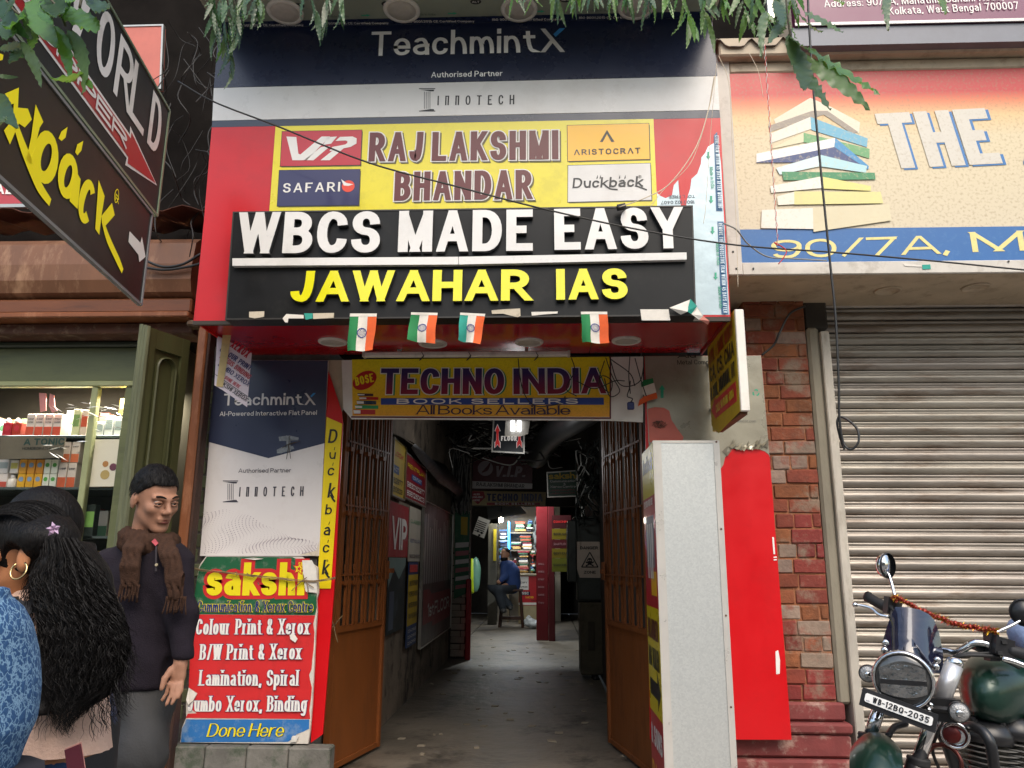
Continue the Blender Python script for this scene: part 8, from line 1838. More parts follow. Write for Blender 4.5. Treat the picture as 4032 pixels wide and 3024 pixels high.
# scarf: loops round the neck, two flat ends
nc = J(590, 2118, .03); loop = []
for i in range(15):
    t = 2*math.pi*i/14; loop.append((nc.x+.088*math.cos(t), nc.y+.082*math.sin(t), nc.z+.004+.020*math.cos(t+2.2)-.030*max(0, -math.sin(t))))
endL = [J(548, 2100, -.03), J(522, 2160, -.11), J(508, 2230, -.125), J(512, 2306, -.115)]; endR = [J(640, 2120, -.04), J(668, 2190, -.105), J(688, 2280, -.12), J(694, 2352, -.12)]
def scarf(p):
    d = s_chain(p, loop, [.025]*15, .02); d = smin(d, s_chain(p, [(x*1., y, z-.028) for x, y, z in loop], [.024]*15, .02), .006)
    for e in (endL, endR):
        for s in (-1, 0, 1): d = smin(d, s_chain(p, [q_+Vector((s*.024, .004*abs(s), 0)) for q_ in e], [.017, .013, .012, .011], .01), .010)
    z = p[:, 2]; return d+.0028*np.sin(p[:, 0]*260+p[:, 2]*70+2*np.sin(p[:, 2]*60))+wob(p, .03)*.0015
sdf_mesh('scarf', scarf, (nc.x-.20, YM-.22, endR[-1].z-.03), (nc.x+.22, YM+.17, nc.z+.10), .0075, m_scf, man)
for e, nm in ((endL, 'fringe'), (endR, 'fringe')):
    mb = MB()
    for i in range(15):
        x = -.036+.072*i/14; a = e[-1]+Vector((x, -.003*(i % 2), .004)); mb.tube(spline([a, a+Vector((random.uniform(-.004, .004), 0, -.025)), a+Vector((random.uniform(-.008, .008), random.uniform(-.006, .006), -.05-random.random()*.015))], 3), .0028, 5)
    mb.build(nm, m_scf, man, True)
# ---------------- women
def strands(name, par, gen, n, mat, seg=26, w=.0028):
    mb_v = []; mb_f = []
    for i in range(n):
        pts = gen(i); m_ = len(pts); k0 = len(mb_v); sd = random.uniform(0, 6.28)
        for j, p in enumerate(pts):
            t = pts[min(j+1, m_-1)]-pts[max(j-1, 0)]; view = Vector((math.sin(sd)*.7, -1, math.cos(sd)*.3)); nn = t.cross(view).normalized()*w*(1-.7*(j/(m_-1))**3)
            mb_v += [p-nn, p+nn]
        mb_f += [(k0+2*j, k0+2*j+1, k0+2*j+3, k0+2*j+2) for j in range(m_-1)]
    o = mesh(name, mb_v, mb_f, mat, par, True); o['kind'] = 'stuff'; return o
YW = 1.85
strands_later()
wo1 = thing('person', 'woman with very long curly black hair, lilac hair clip and hoop earring seen from behind', 'person', (c8(120, 1200, YW).x, YW, 0))
W8 = lambda x, y, dy=0: c8(x, y, YW+dy)
h1 = W8(88, 520, .02); R1 = rotm(rad(-100), rad(8), 0)           # facing left, profile
hf1 = head_sdf(h1, R1, 1.0); ear = W8(108, 545, -.075)
def w1_body(p):
    d = smin(hf1(p), s_ell(p, ear+Vector((0, .012, 0)), (.017, .012, .032)), .008); d = sub(d, s_ell(p, ear+Vector((.002, -.004, .002)), (.008, .008, .018)), .004)
    d = smin(d, s_cap(p, W8(100, 620, .02), W8(120, 760, .05), .05, .055), .03); d = smin(d, s_chain(p, [W8(120, 800, .08), W8(180, 1100, .08), W8(250, 1640, .08)], [.09, .11, .11]), .03); return d
sdf_mesh('body', w1_body, (h1.x-.2, YW-.14, W8(0, 1640).z), (h1.x+.36, YW+.24, h1.z+.14), .0085, m_skin2, wo1)
face_bits(wo1, h1, R1, m_hair)
m_pk = M('beige_pink_sweater', '#c9a896', .95, var=.1, scale=30, bump=.4, bscale=160, spec=.2)
def w1_sw(p):
    d = s_sec(p, [(W8(0, 1640).z, W8(300, 1640).x-.045, YW+.06, .130, .10), (W8(0, 1330).z, W8(285, 1330).x-.04, YW+.06, .120, .10), (W8(0, 1100).z, W8(190, 1100).x, YW+.06, .15, .11), (W8(0, 900).z, W8(150, 900).x, YW+.06, .16, .11), (W8(0, 770).z, W8(150, 770).x, YW+.06, .12, .085), (W8(0, 720).z, W8(120, 720).x, YW+.05, .062, .06)])
    lo_ = p[:, 2] < W8(0, 1330).z; return d+folds(p, .005)+np.where(lo_, .0018*np.sin(np.arctan2(p[:, 1]-YW-.06, p[:, 0]-W8(290, 0).x)*95), 0)
sdf_mesh('sweater', w1_sw, (h1.x-.2, YW-.12, W8(0, 1600).z), (h1.x+.42, YW+.24, W8(0, 700).z), .0085, m_pk, wo1)
sdf_mesh('jeans', lambda p: s_sec(p, [(.1, W8(300, 0).x-.05, YW+.06, .12, .10), (W8(0, 1600).z+.01, W8(300, 0).x-.04, YW+.06, .137, .108)])+wob(p, .05)*.003, (h1.x-.2, YW-.15, .05), (h1.x+.45, YW+.25, W8(0, 1570).z), .016, M('blue_jeans', '#2c4a7c', .85, var=.25, scale=60, bump=.3, bscale=200), wo1)
# dark sleeve and strap
sdf_mesh('sleeve', lambda p: s_chain(p, [W8(70, 830, -.05), W8(150, 1150, -.10), W8(195, 1330, -.12), W8(190, 1500, -.12), W8(170, 1900, -.12)], [.05, .055, .052, .05, .05])+folds(p, .006), (W8(20, 0).x-.12, YW-.24, W8(0, 1750).z-.1), (W8(260, 0).x+.06, YW+.08, W8(0, 760).z), .010, M('black_jacket', (.014, .015, .02), .8, var=.3, scale=20, bump=.3, bscale=100), wo1)
mesh('bag_strap', [W8(*p) for p in ((30, 748, -.07), (100, 742, -.05), (128, 830, -.12), (118, 960, -.14), (70, 940, -.14), (55, 830, -.12))], [(0, 1, 2, 5), (5, 2, 3, 4)], m_rub, wo1)
# hair: scalp cap, then curls
sdf_mesh('hair_cap', lambda p: np.maximum(np.maximum(smin(s_ell(p, h1+Vector((.018, .005, .035)), (.108, .088, .098)), s_ell(p, W8(250, 440, -.02), (.07, .07, .05)), .05)+wob(p, .02)*.0015, -s_ell(p, ear+Vector((-.028, -.01, -.015)), (.042, .05, .052))), -s_ell(p, h1+Vector((-.105, 0, -.045)), (.07, .12, .085))), (h1.x-.16, YW-.16, h1.z-.12), (h1.x+.25, YW+.18, h1.z+.17), .0065, m_hair, wo1)
Lb = [(500, 225), (640, 165), (760, 185), (900, 225), (1050, 195), (1180, 165), (1300, 250), (1400, 290)]; Rb = [(420, 400), (480, 440), (620, 545), (760, 605), (900, 668), (1000, 680), (1150, 645), (1250, 590), (1330, 480), (1420, 380)]
ly, lx = zip(*[(a, b) for a, b in Lb]); ry, rx = zip(*Rb)
def mass(p):
    q0 = W8(0, 450).z; q1 = W8(0, 1400).z; yy = 450+(q0-p[:, 2])/(q0-q1)*950; sx = lambda x: (W8(0, 900).x+(W8(700, 900).x-W8(0, 900).x)*x/700)
    l = sx(np.interp(yy, ly, lx)+30); r = sx(np.interp(yy, ry, rx)-34); c_ = (l+r)/2; w_ = (r-l)/2
    d = (np.sqrt(((p[:, 0]-c_)/np.maximum(w_, .01))**2+((p[:, 1]-YW+.0)/.095)**2)-1)*np.minimum(w_, .095); return np.maximum(d, np.maximum(yy-1330, 440-yy)/2500)+wob(p, .03)*.008+wob(p, .012, 1)*.003
sdf_mesh('hair_mass', mass, (W8(120, 900).x, YW-.14, W8(0, 1380).z), (W8(720, 900).x, YW+.13, W8(0, 420).z), .0095, m_hair, wo1)
def curl(i):
    s = random.random(); t1 = random.uniform(.55, 1.0) if random.random() < .8 else random.uniform(.9, 1.12); yb = 470+s*40; side = s
    if random.random() < .35: s = min(1, max(0, s+random.uniform(-.2, .2)))
    d0 = random.uniform(-.11, -.02) if random.random() < .85 else random.uniform(-.02, .06); ph = random.uniform(0, 6.28); fr = random.uniform(16, 34); am = random.uniform(.003, .008); pts = []; n = 34; st = 0 if random.random() < .45 else random.uniform(0, .6)
    for j in range(n):
        t = st+(t1-st)*j/(n-1); y = 430+t*950; l = np.interp(y, ly, lx); r = np.interp(y, ry, rx); x = l+(r-l)*s+random.gauss(0, 1)
        if t > .8: x += (s-.5)*60*(t-.8)*random.uniform(.6, 1)
        a = min(1, t*3)*am; dd = d0*(1-.35*(2*s-1)**2)-.015
        p = W8(x, y, dd+.05*(t-.5)**2); pts.append(p+Vector((math.cos(ph+t*fr*2.2)*a, math.sin(ph+t*fr*2.2)*a, math.sin(ph*2+t*fr*1.3)*a*.6)))
    return pts
strands('curls', wo1, curl, 2300, m_hair, w=.0009)
def fly(i):
    s = random.choice((0, 1)) if random.random() < .7 else random.random(); y0 = random.uniform(480, 1330); x0 = np.interp(y0, ly if s < .5 else ry, lx if s < .5 else rx)+random.uniform(-25, 10)*(1 if s > .5 else -1); p = W8(x0, y0, -.04+random.uniform(-.05, .05)); d_ = Vector(((1 if s > .5 else -.6)*random.uniform(.1, .7), random.uniform(-.3, .3), -1)).normalized(); ph = random.uniform(0, 6)
    return [p+d_*(k*.006)+Vector((math.cos(ph+k*.9), 0, math.sin(ph+k*.9)))*.0035 for k in range(14)]
strands('loose_curls', wo1, fly, 520, m_hair, w=.0007)
def top(i):
    a = random.uniform(-1, 1); ph = random.uniform(0, 6.28); pts = []
    for j in range(14):
        t = j/13; an = 2.75-2.0*t; rr = 1.015+.01*math.sin(ph+t*3); q_ = Vector((math.cos(an)*.112*rr*math.sqrt(1-.7*a*a)+.018+t*.02, -abs(a)*.085*rr*(1 if a < 1.3 else -1)-.004, math.sin(an)*.100*rr*math.sqrt(1-.6*a*a)+.033-.01*t)); pts.append(h1+q_)
    return pts
strands('combed_hair', wo1, top, 260, m_hair, w=.0012)
# hair clip, earring, phone
clp = W8(292, 385, -.10); mb = MB()
for k in range(5): t = k*1.257+.5; d_ = Vector((math.cos(t), -.35, math.sin(t)*.8)).normalized(); s_ = Vector((-math.sin(t), 0, math.cos(t)))*.008; mb.add([clp, clp+d_*.009+s_*.7, clp+d_*.019, clp+d_*.009-s_*.7, clp+d_*.008+Vector((0, -.008, 0))], [(0, 1, 4), (1, 2, 4), (2, 3, 4), (3, 0, 4)])
mb.build('hair_clip', M('lilac_clip', '#b79ab5', .35, var=.1), wo1)
er = W8(100, 605, -.10); MB().tube([er+Vector((math.cos(t)*.018, math.sin(t)*.006, math.sin(t)*.019)) for t in np.linspace(2.2, 2.2+5.2, 16)], .0022, 6).build('earring', M('gold', (.8, .55, .25), .2, 1.), wo1, True)
ph_ = thing('phone', 'phone in a dark pink case sticking out of the long haired woman\'s back pocket', 'phone', W8(395, 1600, -.06)); a, b = W8(385, 1590, -.06), W8(428, 1740, -.06)
MB().obox((a+b)/2, Vector((.015, 0, .006)), Vector((0, .005, 0)), Vector((-.014, 0, .045))).build('case', M('phone_case', '#54202c', .4), ph_); MB().obox((a+b)/2+Vector((-.002, .006, 0)), Vector((.0165, 0, .007)), Vector((0, .002, 0)), Vector((-.0145, 0, .047))).build('rim', M('phone_rim', '#c08a80', .4), ph_)
# second woman, half hidden
YV = 2.25
wo2 = thing('person', 'woman with smooth black hair half hidden behind the curly haired woman', 'person', (P(150, 2200, YV).x, YV, 0)); V8 = lambda x, y, dy=0: c8(x, y, YV+dy)
h2 = V8(185, 395, .03); R2 = rotm(rad(-70), rad(10), 0); hf2 = head_sdf(h2, R2, 1.0); s2_ = V8(230, 720, .08)
sdf_mesh('body', lambda p: smin(smin(hf2(p), s_cap(p, h2+Vector((.02, .02, -.08)), s2_, .05, .06), .02), s_cap(p, s2_, V8(300, 1500, .1), .09, .1), .03), (h2.x-.2, YV-.15, .4), (h2.x+.4, YV+.25, h2.z+.14), .012, m_skin2, wo2); face_bits(wo2, h2, R2, m_hair)
sdf_mesh('hair', lambda p: np.maximum(smin(s_ell(p, h2+Vector((.016, .008, .030)), (.108, .094, .106)), s_cap(p, h2+Vector((.03, .03, 0)), h2+Vector((.05, .05, -.25)), .07, .055), .05)+wob(p, .02)*.0015, -s_ell(p, h2+Vector((-.118, -.03, -.060)), (.085, .13, .10))), (h2.x-.2, YV-.18, h2.z-.36), (h2.x+.28, YV+.2, h2.z+.17), .009, m_hair, wo2)
m_nv = M('navy_jacket', (.016, .020, .045), .8, var=.3, scale=15, bump=.3, bscale=90)
sdf_mesh('jacket', lambda p: smin(s_sec(p, [(V8(0, 1480).z, V8(400, 0).x-.05, YV+.1, .20, .13), (V8(0, 1100).z, V8(330, 0).x-.04, YV+.1, .19, .13), (V8(0, 800).z, V8(250, 0).x, YV+.09, .18, .11), (V8(0, 720).z, V8(235, 0).x, YV+.08, .08, .07)]), s_chain(p, [V8(380, 850, .0), V8(520, 1150, -.03), V8(470, 1400, -.08)], [.06, .06, .055]), .03)+folds(p, .010), (h2.x-.2, YV-.25, V8(0, 1480).z), (V8(620, 0).x+.05, YV+.3, V8(0, 700).z), .014, m_nv, wo2)
sdf_mesh('trousers', lambda p: s_chain(p, [V8(370, 1450, .1), V8(380, 2100, .08), V8(380, 2700, .1)], [.13, .10, .08])+folds(p, .008), (V8(430, 0).x-.25, YV-.15, .0), (V8(430, 0).x+.3, YV+.35, V8(0, 1420).z), .02, M('black_trousers', (.012, .012, .014), .85), wo2)
# person in blue
YB_ = 1.30; B8 = lambda x, y, dy=0: c8(x, y, YB_+dy)
pb2 = thing('person', 'person in a patterned denim blue knitted shawl cut off by the left edge', 'person', (B8(-200, 1000).x, YB_, 0))
def knit():
    m = M('blue_knit', '#3a638c', .9, var=.0); N = m.node_tree.nodes; L = m.node_tree.links; b = N['Principled BSDF']; tc = N.new('ShaderNodeTexCoord'); v = N.new('ShaderNodeTexVoronoi'); v.inputs['Scale'].default_value = 62; v.feature = 'DISTANCE_TO_EDGE'; w = N.new('ShaderNodeTexNoise'); w.inputs['Scale'].default_value = 45; w.inputs['Detail'].default_value = 4
    L.new(tc.outputs['Object'], w.inputs['Vector']); mx0 = N.new('ShaderNodeMix'); mx0.data_type = 'VECTOR'; mx0.inputs[0].default_value = .05; L.new(tc.outputs['Object'], mx0.inputs[4]); L.new(w.outputs['Color'], mx0.inputs[5]); L.new(mx0.outputs[1], v.inputs['Vector'])
    cr = N.new('ShaderNodeValToRGB'); cr.color_ramp.elements[0].color = lin('#7a9cb8'); cr.color_ramp.elements[1].color = lin('#234a75'); cr.color_ramp.elements[1].position = .12; L.new(v.outputs['Distance'], cr.inputs[0]); L.new(cr.outputs[0], b.inputs['Base Color']); bm = N.new('ShaderNodeBump'); bm.inputs['Strength'].default_value = .5; bm.inputs['Distance'].default_value = .003; L.new(v.outputs['Distance'], bm.inputs['Height']); L.new(bm.outputs[0], b.inputs['Normal']); return m
ctr = B8(-170, 0).x
sdf_mesh('shawl', lambda p: s_sec(p, [(B8(0, 1800).z, ctr-.01, YB_+.06, B8(118, 0).x-ctr, .15), (B8(0, 1500).z, ctr, YB_+.06, B8(162, 0).x-ctr, .16), (B8(0, 1300).z, ctr, YB_+.06, B8(140, 0).x-ctr, .16), (B8(0, 1100).z, ctr, YB_+.06, B8(112, 0).x-ctr, .15), (B8(0, 920).z, ctr, YB_+.06, B8(84, 0).x-ctr, .13), (B8(0, 820).z, ctr, YB_+.06, B8(40, 0).x-ctr, .11), (B8(0, 745).z, ctr, YB_+.06, B8(-10, 0).x-ctr, .07), (B8(0, 700).z, ctr, YB_+.06, .06, .05)])+wob(p, .06)*.004, (ctr-.32, YB_-.16, B8(0, 1790).z), (ctr+.32, YB_+.28, B8(0, 690).z), .011, knit(), pb2)
hb3 = Vector((ctr-.22, YB_+.07, B8(0, 700).z+.16))
sdf_mesh('body', lambda p: smin(s_ell(p, hb3, (.078, .095, .115)), s_chain(p, [hb3+Vector((0, .01, -.08)), (ctr-.06, YB_+.07, B8(0, 760).z), (ctr, YB_+.07, B8(0, 1700).z)], [.055, .05, .06]), .03), (ctr-.36, YB_-.1, B8(0, 1700).z-.1), (ctr+.15, YB_+.25, hb3.z+.14), .015, m_skin2, pb2)
sdf_mesh('hair', lambda p: s_ell(p, hb3+Vector((0, .02, .02)), (.09, .10, .125)), hb3-Vector((.12, .12, .14)), hb3+Vector((.12, .14, .17)), .015, m_hair, pb2)
MB().tube([(ctr, YB_+.06, B8(0, 1760).z), (ctr, YB_+.06, .02)], [.15, .10], 16).build('skirt', M('dark_skirt', (.02, .02, .03), .9), pb2, True)
# seated man deep in the passage
YS_ = 15.1; S8 = lambda x, y, dy=0: P(*cR(x, y), YS_+dy)
sm = thing('person', 'bearded man in a blue sweatshirt sitting on a wooden stool before the lit bookshop', 'person', S8(360, 1530))
hs_ = S8(348, 1078); R3 = rotm(rad(-30), rad(10)); hf3 = head_sdf(hs_, R3, 1.1)
handp = S8(300, 1275, -.28); kneeA, kneeB = S8(262, 1310, -.30), S8(300, 1330, -.35); footA, footB = S8(380, 1450, -.2), S8(330, 1470, -.3)
sdf_mesh('body', lambda p: smin(smin(hf3(p), s_cap(p, hs_+Vector((0, .03, -.1)), S8(375, 1150, .05), .055, .06), .02), smin(s_chain(p, [S8(375, 1150, .05), S8(385, 1290, .05)], [.1, .1]), smin(s_cap(p, S8(335, 1262, -.22), handp, .03, .04), s_chain(p, [S8(385, 1290, .05), kneeB, footB], [.07, .05, .04]), .02), .03), .03), hs_-Vector((.6, .7, 1.35)), hs_+Vector((.5, .4, .2)), .022, m_skin, sm)
sdf_mesh('hair', lambda p: np.minimum(np.maximum(s_ell(p, hs_+Vector((.01, .03, .05)), (.088, .105, .10)), -(p[:, 2]-hs_.z-.02-(hs_.y-p[:, 1])*.5)), np.maximum(s_ell(p, hs_+Vector((-.02, -.04, -.075)), (.072, .07, .06)), p[:, 2]-hs_.z+.045)), hs_-Vector((.16, .18, .18)), hs_+Vector((.16, .18, .2)), .014, m_hair, sm)
sdf_mesh('sweatshirt', lambda p: smin(s_chain(p, [S8(368, 1165, .05), S8(385, 1215, .05), S8(390, 1290, .06)], [.14, .19, .19]), s_chain(p, [S8(345, 1150, -.05), S8(345, 1235, -.16), S8(318, 1262, -.25)], [.09, .075, .055]), .05)+wob(p, .08)*.012, hs_-Vector((.5, .5, .9)), hs_+Vector((.55, .45, .05)), .022, M('blue_sweatshirt', '#243c70', .85, var=.2), sm)
sdf_mesh('trousers', lambda p: smin(s_chain(p, [S8(395, 1300, .02), kneeA, footA], [.14, .105, .065]), s_chain(p, [S8(380, 1305, -.02), kneeB, footB], [.14, .105, .065]), .04)+wob(p, .08)*.01, hs_-Vector((.75, .75, 1.5)), hs_+Vector((.5, .35, -.55)), .024, M('dark_blue_trousers', (.02, .026, .036), .85), sm)
for f in (footA, footB): sdf_mesh('shoe', lambda p, f=f: s_ell(p, f+Vector((.02, -.05, -.03)), (.055, .13, .045)), f-Vector((.1, .22, .1)), f+Vector((.12, .12, .06)), .02, M('shoe_grey', (.05, .05, .05), .6), sm)
stl = thing('stool', 'dark wooden stool under the seated man', 'stool', S8(390, 1535)); c = S8(395, 1325, .05); m_st = M('stool_wood', '#3a2014', .5)
MB().bbox(c.x-.22, c.y-.18, c.z-.04, c.x+.22, c.y+.2, c.z, .008).build('seat', m_st, stl)
for i, (a, b) in enumerate(((-.19, -.15), (.19, -.15), (-.19, .17), (.19, .17))): MB().tube([(c.x+a*.85, c.y+b*.85, c.z-.04), (c.x+a*1.15, c.y+b*1.15, ZF)], .025, 8).build('leg', m_st, stl)
for a in (-.17, .17): MB().bbox(c.x-.2, c.y+a-.012, ZF+.14, c.x+.2, c.y+a+.012, ZF+.18).build('stretcher', m_st, stl)

# ================================================================== FOLIAGE AND WIRES
def leaf_mat(nm, a, b):
    m = M(nm, a, .38, var=.25, scale=14, rnd=.25, coat=.15); N = m.node_tree.nodes; L = m.node_tree.links; p = N['Principled BSDF']; tr = N.new('ShaderNodeBsdfTranslucent'); tr.inputs[0].default_value = lin(b); mx = N.new('ShaderNodeMixShader'); mx.inputs[0].default_value = .3
    L.new(p.outputs[0], mx.inputs[1]); L.new(tr.outputs[0], mx.inputs[2]); L.new(mx.outputs[0], N['Material Output'].inputs[0]); return m
LM = [leaf_mat('leaf_green', (.065, .16, .03), (.22, .46, .06)), leaf_mat('leaf_dark_green', (.035, .085, .03), (.1, .22, .06)), leaf_mat('leaf_grey_green', (.10, .17, .075), (.12, .2, .08)), leaf_mat('leaf_fresh', (.10, .22, .035), (.28, .5, .07))]
def leaf_mesh(seed, wd, wav):
    rr = random.Random(seed); vs = []; n = 22; cols = (-1, -.55, 0, .55, 1)
    for i in range(n):
        t = i/(n-1); w = wd*(math.sin(math.pi*min(1, t*1.0)**.8)**.75)*(1-.25*t)+.0015
        for c in cols: z = .004*(c*c)*1.5*math.sin(math.pi*t)+(abs(c) > .8)*wav*math.sin(t*42+seed*2+(1.5 if c > 0 else 0))+(abs(c) > .8)*wav*.5*math.sin(t*77); vs.append((c*w*(1+(abs(c) > .8)*.10*math.sin(t*42+seed)), -.06*t*t*(rr.random()*.02+1), z)) if False else vs.append((c*w*(1+(abs(c) > .8)*.07*math.sin(t*40+seed+c)), z, -t))
    me = bpy.data.meshes.new('leaf'); me.from_pydata(vs, [], [(i*5+k, i*5+k+1, (i+1)*5+k+1, (i+1)*5+k) for i in range(n-1) for k in range(4)]); me.materials.append(LM[0]); me.polygons.foreach_set('use_smooth', [True]*len(me.polygons)); return me
def bend(me, k):
    m2 = me.copy()
    for v in m2.vertices: v.co.y += k*v.co.z**2; v.co.x += k*.4*math.sin(v.co.z*3)
    return m2
LB = [bend(leaf_mesh(i, w, wv), b) for i, (w, wv, b) in enumerate(((.085, .022, .12), (.07, .028, -.15), (.10, .02, .05), (.055, .03, .2), (.075, .025, -.05)))]
WB_ = [bend(leaf_mesh(i+9, w, .016), b) for i, (w, b) in enumerate(((.115, .1), (.135, -.12), (.10, .2)))]
def leaf(a, b, par, roll=None, fam=None, mi=None):
    a, b = Vector(a), Vector(b); d = b-a; L_ = d.length; z = -d.normalized(); roll = random.uniform(-1.1, 1.1) if roll is None else roll
    y = Vector((math.sin(roll), -math.cos(roll), 0)); x = y.cross(z).normalized(); y = z.cross(x); me = random.choice(fam or LB)
    o = bpy.data.objects.new('leaf', me); COL.objects.link(o); o.parent = par; M4 = Matrix(((x.x, y.x, z.x, 0), (x.y, y.y, z.y, 0), (x.z, y.z, z.z, 0), (0, 0, 0, 1))) @ Matrix.Scale(L_, 4); M4.translation = a-wloc(par); o.matrix_local = M4
    o.material_slots[0].link = 'OBJECT'; o.material_slots[0].material = LM[mi] if mi is not None else random.choice(LM); return o
m_tw = M('twig', (.06, .055, .03), .7)
def spray(label, twigs, Y, n, size, fan=.35, fam=None, mis=None):
    """twigs: photo pixel polylines; leaves hang alternately from each twig"""
    t = thing('leafy_branch', label, 'branch', P(*twigs[0][0], Y), 'hanging mast tree branches along the top edge'); 
    for k, tw_ in enumerate(twigs):
        Yk = Y+random.uniform(-.08, .12); pts = spline([P(u, v, Yk+.05*i) for i, (u, v) in enumerate(tw_)], 8); MB().tube(pts, [.0035*(1-.6*i/len(pts)) for i in range(len(pts))], 5).build('twig', m_tw, t, True)
        for i in range(n):
            s = (i+.5)/n; a = pts[min(len(pts)-1, int(s*(len(pts)-1)))]; side = 1 if i % 2 else -1; L_ = size*random.uniform(.7, 1.15); d = Vector((side*random.uniform(.05, fan), random.uniform(-.3, .25), -1)).normalized(); leaf(a, a+d*L_, t, fam=fam, mi=random.choice(mis) if mis else None)
    return t
spray('dense cluster of long wavy leaves hanging in front of the left end of the fascia', [[(850, -60), (880, 60), (900, 170), (925, 260)], [(900, -50), (930, 40), (935, 150)], [(840, -50), (842, 60), (850, 160)], [(880, -40), (900, 90), (915, 200)], [(950, -50), (960, 60)], [(1000, -40), (1040, 20)]], 2.75, 9, .155, .22, mis=[1, 1, 2, 0])
spray('narrow drooping leaf cluster over the navy panel left of its white lettering', [[(1210, -60), (1240, 30), (1262, 90)], [(1290, -60), (1285, 20), (1290, 100)], [(1340, -40), (1345, 20)]], 2.7, 6, .135, .22, mis=[1, 1, 2])
spray('small leaf cluster at the top edge above the letter t', [[(2000, -60), (2040, -10)], [(2080, -60), (2110, 0)]], 2.6, 4, .10, .45)
spray('row of short hanging leaves along the top edge between the round lamps', [[(2180, -60), (2195, -5)], [(2270, -60), (2260, -15)], [(2330, -70), (2340, -10)], [(2400, -60), (2415, 0)], [(2470, -60), (2465, -10)], [(2540, -60), (2560, 0)], [(2620, -60), (2630, 10)]], 2.5, 6, .12, .3)
spray('bright green leaf cluster hanging where the fascia meets the bookshop sign', [[(2680, -60), (2700, 30), (2720, 90)], [(2760, -60), (2770, 20), (2790, 90)], [(2840, -60), (2850, 20)], [(2920, -60), (2930, 30), (2935, 60)]], 2.4, 8, .125, .5, mis=[0, 3, 3, 2])
spray('leaf cluster above the left corner of the bookshop sign', [[(2960, -60), (3000, 20), (3020, 60)], [(3050, -60), (3070, 20)], [(3110, -60), (3120, 0)]], 2.3, 7, .13, .6, mis=[0, 3, 1, 2])
tb6 = thing('leafy_branch', 'long spray of five big wavy leaves hanging before the printed stack of books', 'branch', cr4P := P(3115, 140, 2.15), 'hanging mast tree branches along the top edge')
cq = lambda x, y, Y=2.15: P(*cr4(x, y), Y)
MB().tube(spline([cq(520, -60), cq(530, 60), cq(545, 180), cq(555, 210)], 6), .003, 6).build('twig', m_tw, tb6, True)
for a, b, f, mi, r in (((535, 180), (555, 575), WB_, 1, .1), ((570, 300), (740, 600), LB, 1, .3), ((600, 290), (955, 630), LB, 0, -.2), ((640, 250), (975, 555), LB, 0, .4), ((545, 190), (620, 280), WB_, 2, .5), ((620, 60), (815, 190), LB, 2, .2), ((470, 0), (500, 160), LB, 1, 0), ((560, 20), (640, 230), WB_, 1, .6), ((420, 60), (430, 250), LB, 2, .2), ((510, 90), (430, 250), LB, 2, -.5), ((1060, -30), (1088, 110), LB, 2, 0), ((1330, -20), (1370, 60), LB, 3, 0), ((760, -40), (780, 70), LB, 0, .3)): leaf(cq(*a), cq(*b, 2.05), tb6, r, f, mi)
tl6 = thing('leafy_branch', 'big broad leaves hanging close to the camera in the upper left corner', 'branch', P(100, 0, 1.5), 'hanging mast tree branches along the top edge')
ca = lambda x, y, Y=1.5: P(x/1.276, y/1.276, Y)
for tw_ in ([(-20, -60), (60, 40), (120, 90)], [(200, -60), (290, 40), (330, 130)], [(420, -60), (400, 40)]): MB().tube(spline([ca(*p) for p in tw_], 5), .003, 6).build('twig', m_tw, tl6, True)
for a, b, mi in (((300, 30), (505, 235), 0), ((275, 130), (375, 420), 0), ((335, 150), (500, 520), 2), ((120, 40), (150, 215), 2), ((30, 90), (130, 250), 0), ((110, 210), (230, 455), 2), ((0, 240), (150, 260), 1), ((170, -10), (265, 175), 3), ((60, -20), (40, 110), 1), ((350, -30), (330, 110), 0), ((-20, 380), (95, 380), 2), ((-10, 470), (62, 600), 1), ((395, 380), (340, 495), 3), ((420, 400), (480, 460), 0), ((230, -30), (330, 160), 1), ((0, 0), (110, 170), 1), ((90, 230), (80, 370), 1), ((-30, 100), (60, 300), 1), ((320, -40), (340, 70), 3), ((430, -40), (470, 20), 1), ((440, -10), (520, 170), 1), ((190, 60), (270, 150), 0), ((0, 600), (18, 720), 2), ((150, 150), (185, 290), 0)):
    leaf(ca(*a, 1.5+random.uniform(-.06, .06)), ca(*b, 1.45+random.uniform(-.05, .05)), tl6, random.uniform(-.5, .5), WB_, mi)
# long wires and threads
def w3(lab, pts, r, m=m_cab, n=10, nm='cable'): return wire(nm, [P(u, v, Y) for u, v, Y in pts], r, m, n=n, label=lab, cat='wire')
w3('long black wire sagging diagonally across the whole fascia', [(700, 320, 3.45), (845, 402, 3.44), (1100, 500, 3.42), (1450, 640, 3.40), (1800, 735, 3.40), (2150, 825, 3.42), (2520, 905, 3.45), (2900, 965, 3.5), (3300, 995, 3.55), (3700, 1030, 3.6), (4060, 1065, 3.62), (4400, 1090, 3.7)], .0042)
w3('thick black wire hanging down before the shutter and ending in a knotted loop', [(3180, -40, 3.3), (3186, 100, 3.3), (3205, 380, 3.3), (3235, 700, 3.3), (3270, 1050, 3.3), (3290, 1250, 3.3), (3302, 1500, 3.3), (3305, 1640, 3.3), (3320, 1740, 3.3), (3350, 1770, 3.28), (3380, 1740, 3.27), (3375, 1690, 3.28), (3340, 1655, 3.3), (3308, 1642, 3.31), (3296, 1665, 3.31), (3310, 1730, 3.32), (3325, 1770, 3.32)], .0052)
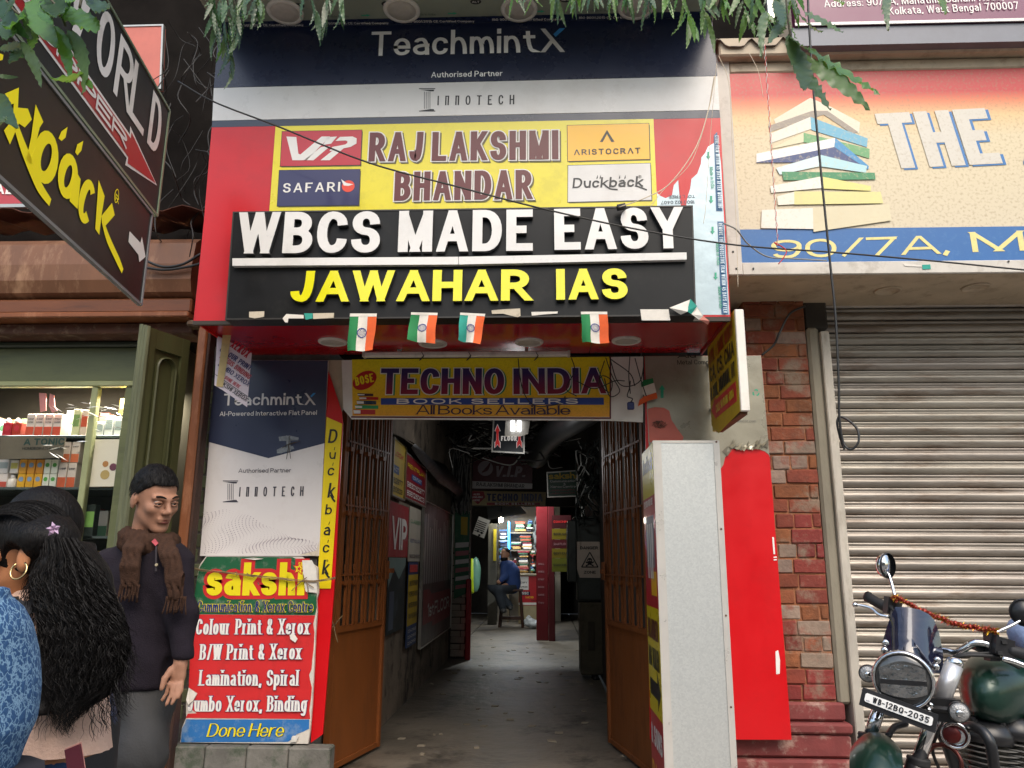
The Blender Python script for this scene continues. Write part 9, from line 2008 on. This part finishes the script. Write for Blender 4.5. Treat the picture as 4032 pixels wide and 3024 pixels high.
for k in (0, 1): wire('cable', [P(3010+3.5*math.sin(t*1.9+k*3.14)+(3063-3010)*t/60, 175+t*13.2, 3.2+.004*math.cos(t*1.9+k*3.14)) for t in range(61)], .0014, [M('red_wire', '#c02020', .4), m_wc][k], n=1, sides=5, label=['red strand', 'white strand'][k]+' of the twisted pair hanging in front of the printed books', cat='wire')
w3('red wire end curling at the foot of the twisted pair', [(3063, 968, 3.2), (3050, 955, 3.2), (3095, 985, 3.2), (3085, 1015, 3.2), (3065, 1040, 3.2)], .0025, _mats['red_wire'], 6)
w3('grey cable sagging from the fascia edge over the blue band', [(2850, 880, 3.65), (2900, 905, 3.75), (2945, 960, 3.9), (3020, 1010, 3.98), (3120, 1018, 4.0), (3255, 1026, 4.02)], .004, m_gc)
m_th = M('pale_thread', '#cfc0a8', .6, var=0)
w3('thin pale thread hanging down beside the frame of the bookshop sign', [(2830, 220, 3.6), (2870, 330, 3.6), (2885, 600, 3.6), (2900, 900, 3.6), (2906, 1130, 3.6)], .0016, m_th)
w3('pale cord curving from the fascia corner down to the black board', [(2815, 300, 3.55), (2790, 430, 3.55), (2740, 580, 3.5), (2640, 720, 3.48), (2550, 775, 3.47), (2440, 815, 3.5)], .0026, m_th)
w3('second thinner thread running from the corner toward the black board', [(2812, 300, 3.56), (2780, 470, 3.55), (2720, 640, 3.5), (2620, 740, 3.5), (2560, 815, 3.5)], .0014, m_th)
w3('thin thread crossing the silver film at the right end of the fascia', [(2822, 250, 3.6), (2800, 500, 3.62), (2780, 800, 3.62), (2770, 880, 3.62)], .0012, m_th)
w3('dark cable looping from the brick pillar top down behind the silver panel', [(3170, 1205, 4.45), (3110, 1235, 4.42), (3070, 1310, 4.4), (3045, 1360, 4.42), (3000, 1398, 4.43)], .007)
w3('thin tie wire on the tear of the bookshop frame', [(2950, 210, 4.0), (2985, 280, 3.98), (3005, 380, 3.98)], .0015, m_th)
bb = tag(MB().obox(P(2446, 815, 3.55), (.02, 0, .004), (0, .02, 0), (-.003, 0, .008)).build('cord_clip', m_rub), 'small black clip at the top edge of the black board', 'clip')
